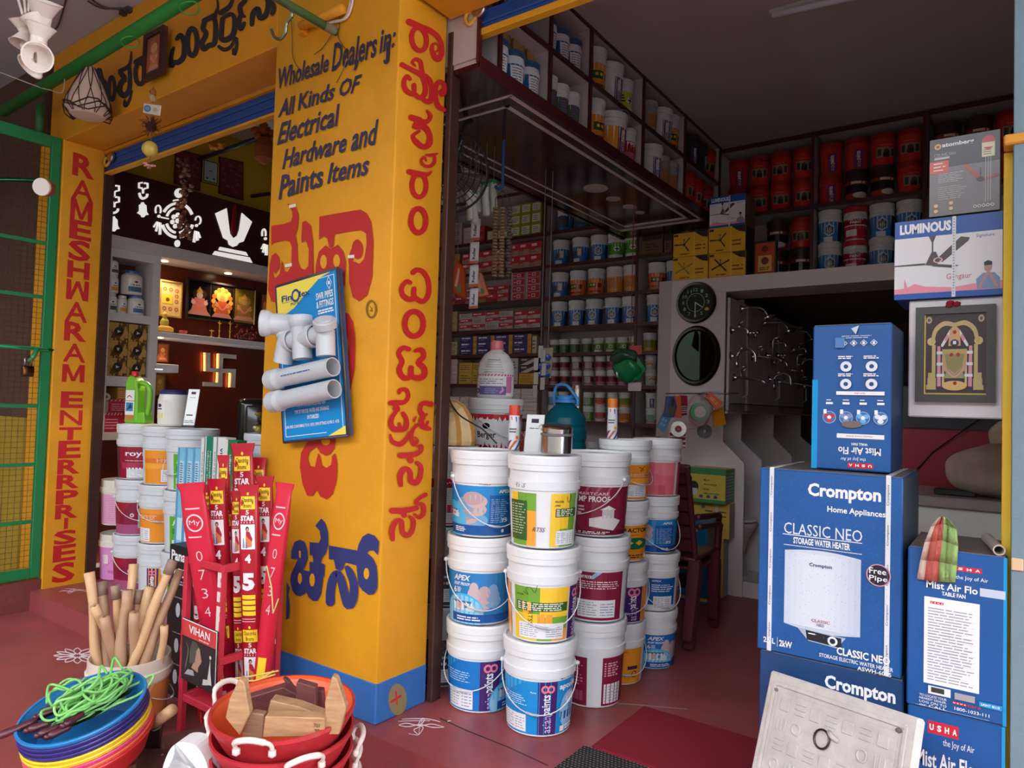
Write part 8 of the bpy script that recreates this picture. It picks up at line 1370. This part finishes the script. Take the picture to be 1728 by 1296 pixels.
broom((481,815),(432,1228),26,2.96,3.0,'my','broom in bright red wrapper leaning right, rightmost'+P)
broom((386,850),(398,1226),15,3.18,3.22,'star','narrow wrapped broom deep between two lady pictures'+P)
broom((333,905),(345,1228),18,3.18,3.2,'star','short wrapped broom at the left post'+P)
b=MB()
for pts in ([(372,1148),(420,1142),(470,1132)],[(410,1160),(440,1146),(462,1132)],[(375,1150),(430,1149),(465,1138)]):b.tube([at_depth(x,y,2.9) for x,y in pts],.004,k(226,190,90),'plastic',6)
b.tube([at_depth(450,955,2.92),at_depth(458,990,2.92),at_depth(461,1035,2.92),at_depth(470,1010,2.92)],.003,k(206,206,130),'cloth',5);simple('tie_straps',b,'yellow straps tied across the wrapped brooms','strap')
t=thing('poster_board',atY(335,1110,1.712),'small poster board with a profile picture hung on the red rack','poster');q=[atY(x,y,1.712) for x,y in ((308.6,1042),(367,1067),(363,1173),(305.5,1144))];b=MB(t.location);b.prism(q,(0,.006,0),k(40,30,34),'paper');a=Art(b,lambda u,v,l:(q[3]*(1-u)+q[2]*u)*(1-v)+(q[0]*(1-u)+q[1]*u)*v+V((0,-l,0)),None,'lam');a.r(0,.72,1,1,k(200,60,64));a.r(0,.985,1,1,WHITE);a.r(.985,0,1,1,WHITE);a.t('VIHAN',.2,.8,.8,.93,WHITE,.01);a.lines(.5,.74,.8,.77,1,k(240,190,190),3)
a.p([(.3,.25),(.5,.22),(.5,.3),(.55,.36),(.6,.42),(.56,.52),(.54,.6),(.48,.64),(.42,.6),(.4,.4)],k(176,130,110));a.p([(.24,.3),(.4,.36),(.44,.56),(.5,.63),(.44,.7),(.3,.68),(.24,.5)],k(70,72,66));a.st([(.12,.2,.02),(.2,.5,.02),(.14,.62,.01)],.02,k(120,110,100));a.p([(.1,.1),(.4,.14),(.36,.22),(.2,.2)],k(170,164,170));a.p([(.76,.1),(.9,.12),(.86,.3),(.84,.52),(.8,.3)],k(206,204,196));a.e(.84,.55,.03,.03,k(210,206,196),10);a.p([(.64,.06),(.8,.1),(.78,.18),(.66,.16)],k(200,196,190));b.build('board',t)
# --- bucket of wooden tool handles
def L_worn(a,B,T):
    a.r(-.3,B,.3,T,k(216,136,74));[a.e(u,B+(T-B)*v,.012,.01,k(150,50,40),10) for u,v in ((.02,.9),(.04,.8),(.08,.55))];a.st([(.1,B,.01),(.06,B+(T-B)*.6,.012),(.1,T,.01)],.01,k(232,170,120))
BC=V((-3.165,1.60,-.129));place('worn',lambda:make_pail(.176,.375,L_worn,body=k(222,206,190),handle=True,hdl=1.5,drop=.35,lidless=True),BC,'worn cream bucket full of wooden tool handles','bucket',None,rad(62))
for i,(x,y,w,dk,dx,tone) in enumerate(((151,966,17,.0,-.3,0),(170,982,19,.05,-.25,1),(160,1023,15,-.08,-.4,0),(176,1041,18,-.1,-.15,1),(194,988,14,.0,-.1,0),(214,996,19,-.05,.05,1),(226,952,16,.08,.0,0),(236,996,16,.08,.1,1),(228,1034,16,-.1,.1,1),(254,990,20,.03,.15,0),(292,946,16,.0,.2,0),(303,962,17,.05,.3,1),(277,1056,14,-.06,.4,0))):
    tp=at_depth(x,y,3.12+dk);bt=BC+V((dx*.28,-dk*.5-.02+.03*((i*7) % 5-2),.14));d=(tp-bt).normalized();L=(tp-bt).length;r=w*3.12/F/2;b=MB(bt);col=k(214,170,126) if tone == 0 else k(186,144,112);n=8
    b.tube([bt+d*(L*j/n)+V((.003*sin(j*1.3+i),.003*cos(j+i),0)) for j in range(n+1)],[r*(.92+.1*sin(j*.9+i)) for j in range(n+1)],col,'dusty',12)
    if i % 3 == 1:b.tube([tp-d*.06,tp+d*.001],r*1.06,k(150,120,104),'dusty',12)
    b.lathe([(0,.0015),(r*.3,.0015)],k(130,84,60),'wood',10,tp,d);simple('tool_handle',b,'round wooden tool handle, %s from the left in the worn bucket' % ORD[i] if i < 10 else 'round wooden tool handle in the worn bucket, '+('longest one leaning right','rightmost thick one','short one at the right rim')[i-10],'tool handle','tool handles in the bucket')
# --- tilted stack of plastic tubs with rope and sickles
TC=at_depth(140,1190,2.55);vd=(TC-CP).normalized();U_=(CU-vd*CU.dot(vd)).normalized();R_=vd.cross(U_);tn=((U_*cos(.22)-R_*sin(.22))*.885-vd*.465).normalized();tu=(R_-tn*R_.dot(tn)).normalized();tv=tn.cross(tu);RT=.21
tl_=lambda a,c,h:TC+tu*a+tv*c+tn*h
BLU_,NV_,YL_,PK_,OR_,RD_=k(38,126,190),k(52,46,120),k(240,206,50),k(226,76,130),k(240,104,70),k(214,50,56)
def bowl(R,dep,col,m='plastic',th=.004):return dict(pr=[(0,-dep),(R*.62,-dep),(R*.8,-dep*.7),(R*.95,-.02),(R*.985,-.014),(R*1.0,-.004),(R*.99,.0),(R*.955,.0),(R*.945,-.008),(R*.76,-dep*.68),(R*.6,-dep+th*1.5),(0,-dep+th*1.5)],col=col,m=m)
dep=.12;lb=('blue plastic tub holding rope and sickles, top of the tilted stack','navy plastic tub, upper one under the blue tub','navy plastic tub, middle one under the blue tub','navy plastic tub, lowest navy one in the tilted stack','yellow plastic tub, upper of two in the tilted stack','yellow plastic tub, lower of two in the tilted stack','pink plastic tub in the tilted stack','orange plastic tub under the pink one in the tilted stack','red plastic tub at the bottom of the tilted stack')
for i,col in enumerate((BLU_,NV_,NV_,NV_,YL_,YL_,PK_,OR_,RD_)):
    o=TC-tn*(.0165*i);s_=1;b=MB(o);bw=bowl(RT*s_,dep,col);b.lathe(bw['pr'],col,'plastic',48,o,tn);simple('plastic_tub',b,lb[i],'tub','tilted stack of plastic tubs')
lo=TC-tn*.30;b=MB();zc=(TC-tn*(.0165*8+dep)).z;cc=TC-tn*(.0165*8+dep);b.box((cc.x-.10,cc.y-.10,-.129),(cc.x+.12,cc.y+.1,max(zc-.055,-.12)),k(120,70,60),'stone');b.prism([cc+tu*a+tv*c+tn*-.003 for a,c in ((.02,-.08),(.12,-.08),(.12,.08),(.02,.08))],V((0,0,-1))*max(.01,cc.z+.09),k(120,70,60),'stone');simple('brick',b,'brick propping the tilted stack of tubs','brick')
b=MB(TC);rn=random.Random(11);RG,RG2=k(126,196,104),k(150,212,126)
for i in range(34):
    ca,cb_=rn.gauss(.02,.035),rn.gauss(.005,.03);ra,rb=rn.uniform(.05,.105),rn.uniform(.025,.06);ph,tilt=rn.uniform(0,6),rn.uniform(.2,.75);h0=-.035+.0028*i;pts=[]
    for j in range(22):a_=2*pi*j/22;x_,y_=ra*cos(a_)*(1+.08*sin(2*a_+ph)),rb*sin(a_);pts.append(tl_(ca+x_*cos(tilt)-y_*sin(tilt),cb_+x_*sin(tilt)+y_*cos(tilt),h0+.012*sin(a_+ph)+.008*sin(3*a_+ph)))
    b.tube(smooth_path(pts+[pts[0]],3),.0048,RG if i % 3 else RG2,'cloth',6)
for pts in ([(.06,.06),(.075,.1),(.09,.06)],[(.1,.05),(.12,.13),(.14,.06)],[(-.02,.02),(-.09,.09),(-.1,.0)]):b.tube(smooth_path([tl_(x,y,.055+.02*(i == 1)) for i,(x,y) in enumerate(pts)]),.0048,RG,'cloth',6)
simple('rope',b,'coil of bright green rope piled in the blue tub','rope')
MH=k(88,36,46)
for i,(a0,c0,a1,c1,h,lbs) in enumerate(((-.27,-.015,-.14,.01,.005,'long handle sticking out over the left rim'),(-.17,-.035,-.1,-.03,-.0,'handle just inside the left rim'),(-.14,-.075,-.07,-.06,-.01,'handle at the lower left'),(-.11,-.105,-.04,-.085,-.012,'handle nearest the front rim'),(-.06,-.1,.0,-.06,.005,'handle ringed by a rope loop'),(-.15,.055,-.06,.06,-.01,'upper handle behind the rope'),(-.13,.085,-.04,.09,-.012,'topmost handle behind the rope'))):
    t=thing('sickle',tl_(a0,c0,h),'maroon wooden sickle in the blue tub, '+lbs,'sickle','sickles in the blue tub');p0,p1=tl_(a0,c0,h),tl_(a1,c1,h-.004);b=MB(p0);b.tube([p0+(p1-p0)*(j/6) for j in range(7)],[.008,.013,.014,.0125,.012,.0125,.01],MH,'plastic',10);b.blob(p0,(.012,.012,.012),MH,'plastic',1);b.build('handle',t)
    b=MB(p0);pr=[(a1,c1),(a1+.07,c1+.01),(a1+.12,c1+.045),(a1+.14,c1+.09)];A=[tl_(x,y,h-.008) for x,y in pr];B2=[tl_(x-.01,y+.018,h-.008) for x,y in pr]
    if a1+.14 < .19:b.add(A+B2,[[j,j+1,j+5,j+4] for j in range(3)],k(84,78,74),'metal');b.build('blade',t)
for i,pts in enumerate(([(.1,.035),(.165,.06),(.175,.085),(.12,.07)],[(.085,-.04),(.15,-.005),(.165,.02),(.1,.01)])):b=MB(tl_(*pts[0],-.004));b.prism([tl_(x,y,-.004-.012*i) for x,y in pts],tn*.003,k(96,88,80),'metal');simple('steel_sheet',b,'dark flat steel blade at the right of the rope, '+('upper one','lower one')[i],'blade','blades in the blue tub')
# --- hoe head, steel blade and white can in front
b=MB();p0,p1,p2=atZ(252,1262,-.10),at_depth(259,1222,2.72),at_depth(290,1198,2.62);hd=thing('hoe',V((p0.x,p0.y,-.13)),'hoe with round wooden handle stub and steel socket by the worn bucket','hoe');b=MB(hd.location);d=(p2-p1).normalized();b.tube([p1-d*.05,p2],.0215,k(196,156,116),'wood',16);b.build('handle',hd)
b=MB(hd.location);b.lathe([(.022,-.02),(.027,-.02),(.028,.012),(.023,.012)],k(120,116,114),'metal',18,p1,d);b.prism([p1+CR*-.045-_fw*.0,p1+CR*.03,V((p0.x,p0.y,-.125))+CR*.04,V((p0.x,p0.y,-.125))-CR*.045],_fw*.02,k(140,138,140),'metal',.004);b.build('socket',hd)
t=thing('spade_plate',atZ(280,1270,-.12),'brown painted steel spade blade with three rivets at the bottom left','blade');b=MB(t.location);P=[atZ(x,y,-.09)+V((0,0,z)) for x,y,z in ((203,1254,0),(225,1257,0),(262,1256,0),(300,1249,.01),(345,1233,.015),(372,1300,.0),(290,1330,-.01),(212,1310,-.01))];b.prism(P,(0,0,-.005),k(110,70,62),'dusty');b.prism([P[0],P[4],P[5],P[7]],(0,0,-.034),k(100,66,58),'dusty');b.build('blade',t);b=MB(t.location)
for x,y in ((275,1261),(285,1270),(272,1273)):q=atZ(x,y,-.088);b.lathe([(0,.006),(.008,.005),(.013,0)],k(150,140,136),'metal',12,q)
b.build('rivet',t)
q=at_depth(326,1300,2.3);q.z=-.129;zt=at_depth(330,1246,2.3).z+.129;t=thing('white_can',q,'white plastic can with moulded handle at the bottom edge','can',None,rad(26));b=MB();WW=k(236,236,238)
out=smooth_path([(-.088,0),(-.092,zt*.35),(-.088,zt*.7),(-.06,zt*.93),(-.02,zt),(.03,zt*.98),(.068,zt*.84),(.09,zt*.6),(.092,zt*.3),(.088,0)],4);hole=smooth_path([(.05,zt*.74),(.055,zt*.69),(.045,zt*.66),(-.03,zt*.72),(-.052,zt*.78),(-.05,zt*.85),(-.035,zt*.86),(.02,zt*.8),(.05,zt*.74)],3)
for y0,y1,g in ((-.036,.036,1),(-.05,.05,.9)):b.prism([(u*g,y0,v*(.5+.5*g) if g < 1 else v) for u,v in [out[0]]+out[1:14]+([] if g < 1 else hole[:-1][6:]+hole[:7])+out[14:]] if g == 1 else [(u,y0,v) for u,v in [(-.08,.01),(-.085,zt*.5),(-.06,zt*.62),(.07,zt*.55),(.085,zt*.4),(.08,.01)]],(0,y1-y0,0),WW,'plastic')
b.build('body',t);b=MB();b.lathe([(0,0),(.02,0),(.02,.03),(0,.03)],k(196,40,60),'plastic',16,(-.075,-.03,zt*.62),(-.5,-.3,.8));b.build('cap',t)
b=MB();q=at_depth(352,1246,2.72);q.z=-.12;[b.blob(q+V((.015*cos(i*2),.012*sin(i*2),.02+.022*i)),(.03,.022,.022),k(170,190,220),'foil',1,.15,i) for i in range(4)];simple('plastic_wrap',b,'crumpled pale blue plastic wrap at the foot of the rack','wrap')
# --- stacked red baskets with handles, filled with wooden blocks
KC=at_depth(479,1190,2.35);nk=V((.03,-.05,1)).normalized();RK=.233;dk_=.155;names=('orange-lined red basket with wooden blocks, top of the basket stack','red basket, second from the top of the basket stack','red basket, third from the top of the basket stack','red basket, fourth from the top of the basket stack','red basket at the bottom of the basket stack')
step=(KC.z+.128-dk_)/4;ku=(CR-nk*CR.dot(nk)).normalized();kv=nk.cross(ku);kp=lambda a,c,h:KC+ku*a+kv*c+nk*h
for i in range(5):
    o=KC-nk*(step*i);Rr=RK*(1-.01*i);t=thing('basket',o,names[i],'basket','stack of red baskets');b=MB(o);c_=k(190,44,52);b.lathe([(0,-dk_),(Rr*.6,-dk_),(Rr*.82,-dk_*.6),(Rr*.96,-.03),(Rr,-.012),(Rr,0),(Rr*.965,0)],c_,'dusty',40,o,nk);b.lathe([(Rr*.965,0),(Rr*.955,-.012),(Rr*.9,-.035),(Rr*.78,-dk_*.6),(Rr*.56,-dk_+.006),(0,-dk_+.006)],k(236,96,50) if i == 0 else c_,'plastic',40,o,nk);b.build('bowl',t)
    for a_ in ((-1.62,2.75) if i == 0 else (-1.0,2.95) if i == 1 else (.35,3.2) if i == 2 else (.55,-2.6)):
        rad_=ku*cos(a_)+kv*sin(a_);tg=-ku*sin(a_)+kv*cos(a_);pp=[o+rad_*(Rr+.004)+tg*s*.055-nk*.028 for s in (-1,1)];b=MB(o);b.tube(smooth_path([pp[0],pp[0]+rad_*.012+nk*.03,o+rad_*(Rr+.03)-tg*.035+nk*.018,o+rad_*(Rr+.034)+nk*.024,o+rad_*(Rr+.03)+tg*.035+nk*.018,pp[1]+rad_*.012+nk*.03,pp[1]]),[.007]*6+[.0095]*20+[.007]*11,k(226,214,204),'plastic',10)
        for p_ in pp:b.blob(p_+rad_*.001,(.014,.014,.016),k(226,214,204),'plastic',1)
        b.build('handle',t)
TW,BW=k(190,146,106),k(104,58,58)
def block(pts,d0,th,col,label,tex='wood',i=[0],mark=None):
    P=[at_depth(x,y,d) if len(q_) == 3 else at_depth(x,y,d0) for q_ in pts for x,y,d in [(q_[0],q_[1],q_[2] if len(q_) == 3 else d0)]];b=MB(P[0]);b.prism(P,_fw*th+V((0,0,-.0)),col,tex,.003)
    if mark:n=(P[1]-P[0]).cross(P[2]-P[0]).normalized();n=n if n.dot(_fw) < 0 else -n;f=lambda u,v,l:(P[3]*(1-u)+P[2]*u)*(1-v)+(P[0]*(1-u)+P[1]*u)*v+n*(l+.001);Art(b,f).t(mark,.84,.12,.92,.4,k(60,40,34),0).t('701',.82,.5,.92,.72,k(60,40,34),0)
    return simple('wooden_block',b,label,'block','wooden blocks in the top basket')
block([(403,1146),(412,1152),(421,1206),(404,1242),(380,1212),(387,1180)],2.22,.035,TW,'tan wooden block standing tilted at the left of the basket')
block([(424,1203),(446,1206),(444,1246),(408,1246),(412,1225)],2.25,.03,k(170,134,104),'grey tan block leaning beside the tilted left block')
block([(447,1209),(548,1212),(547,1243),(443,1245)],2.2,.045,TW,'flat tan block with pencil numbers at the front of the basket',mark='75')
block([(456,1182),(502,1192),(545,1208),(545,1214),(449,1210)],2.29,.05,k(184,142,104),'tan block lying behind the numbered block')
block([(560,1142),(568,1146),(584,1196),(572,1240),(549,1240),(548,1185)],2.22,.035,TW,'tall tan block standing at the right of the basket')
block([(412,1180),(478,1160),(500,1172),(498,1186),(440,1204),(424,1202)],2.42,.05,BW,'long dark brown block lying at the back of the basket')
block([(500,1151),(532,1160),(533,1196),(526,1202),(498,1190)],2.36,.035,k(112,62,60),'dark brown block standing at the back of the basket')
block([(533,1164),(544,1165),(548,1208),(520,1208),(526,1190)],2.40,.03,k(100,56,56),'dark brown block between the brown and the tall tan block')
block([(476,1144),(484,1148),(499,1168),(496,1178)],2.46,.025,k(96,54,58),'thin dark brown block at the very back of the basket')
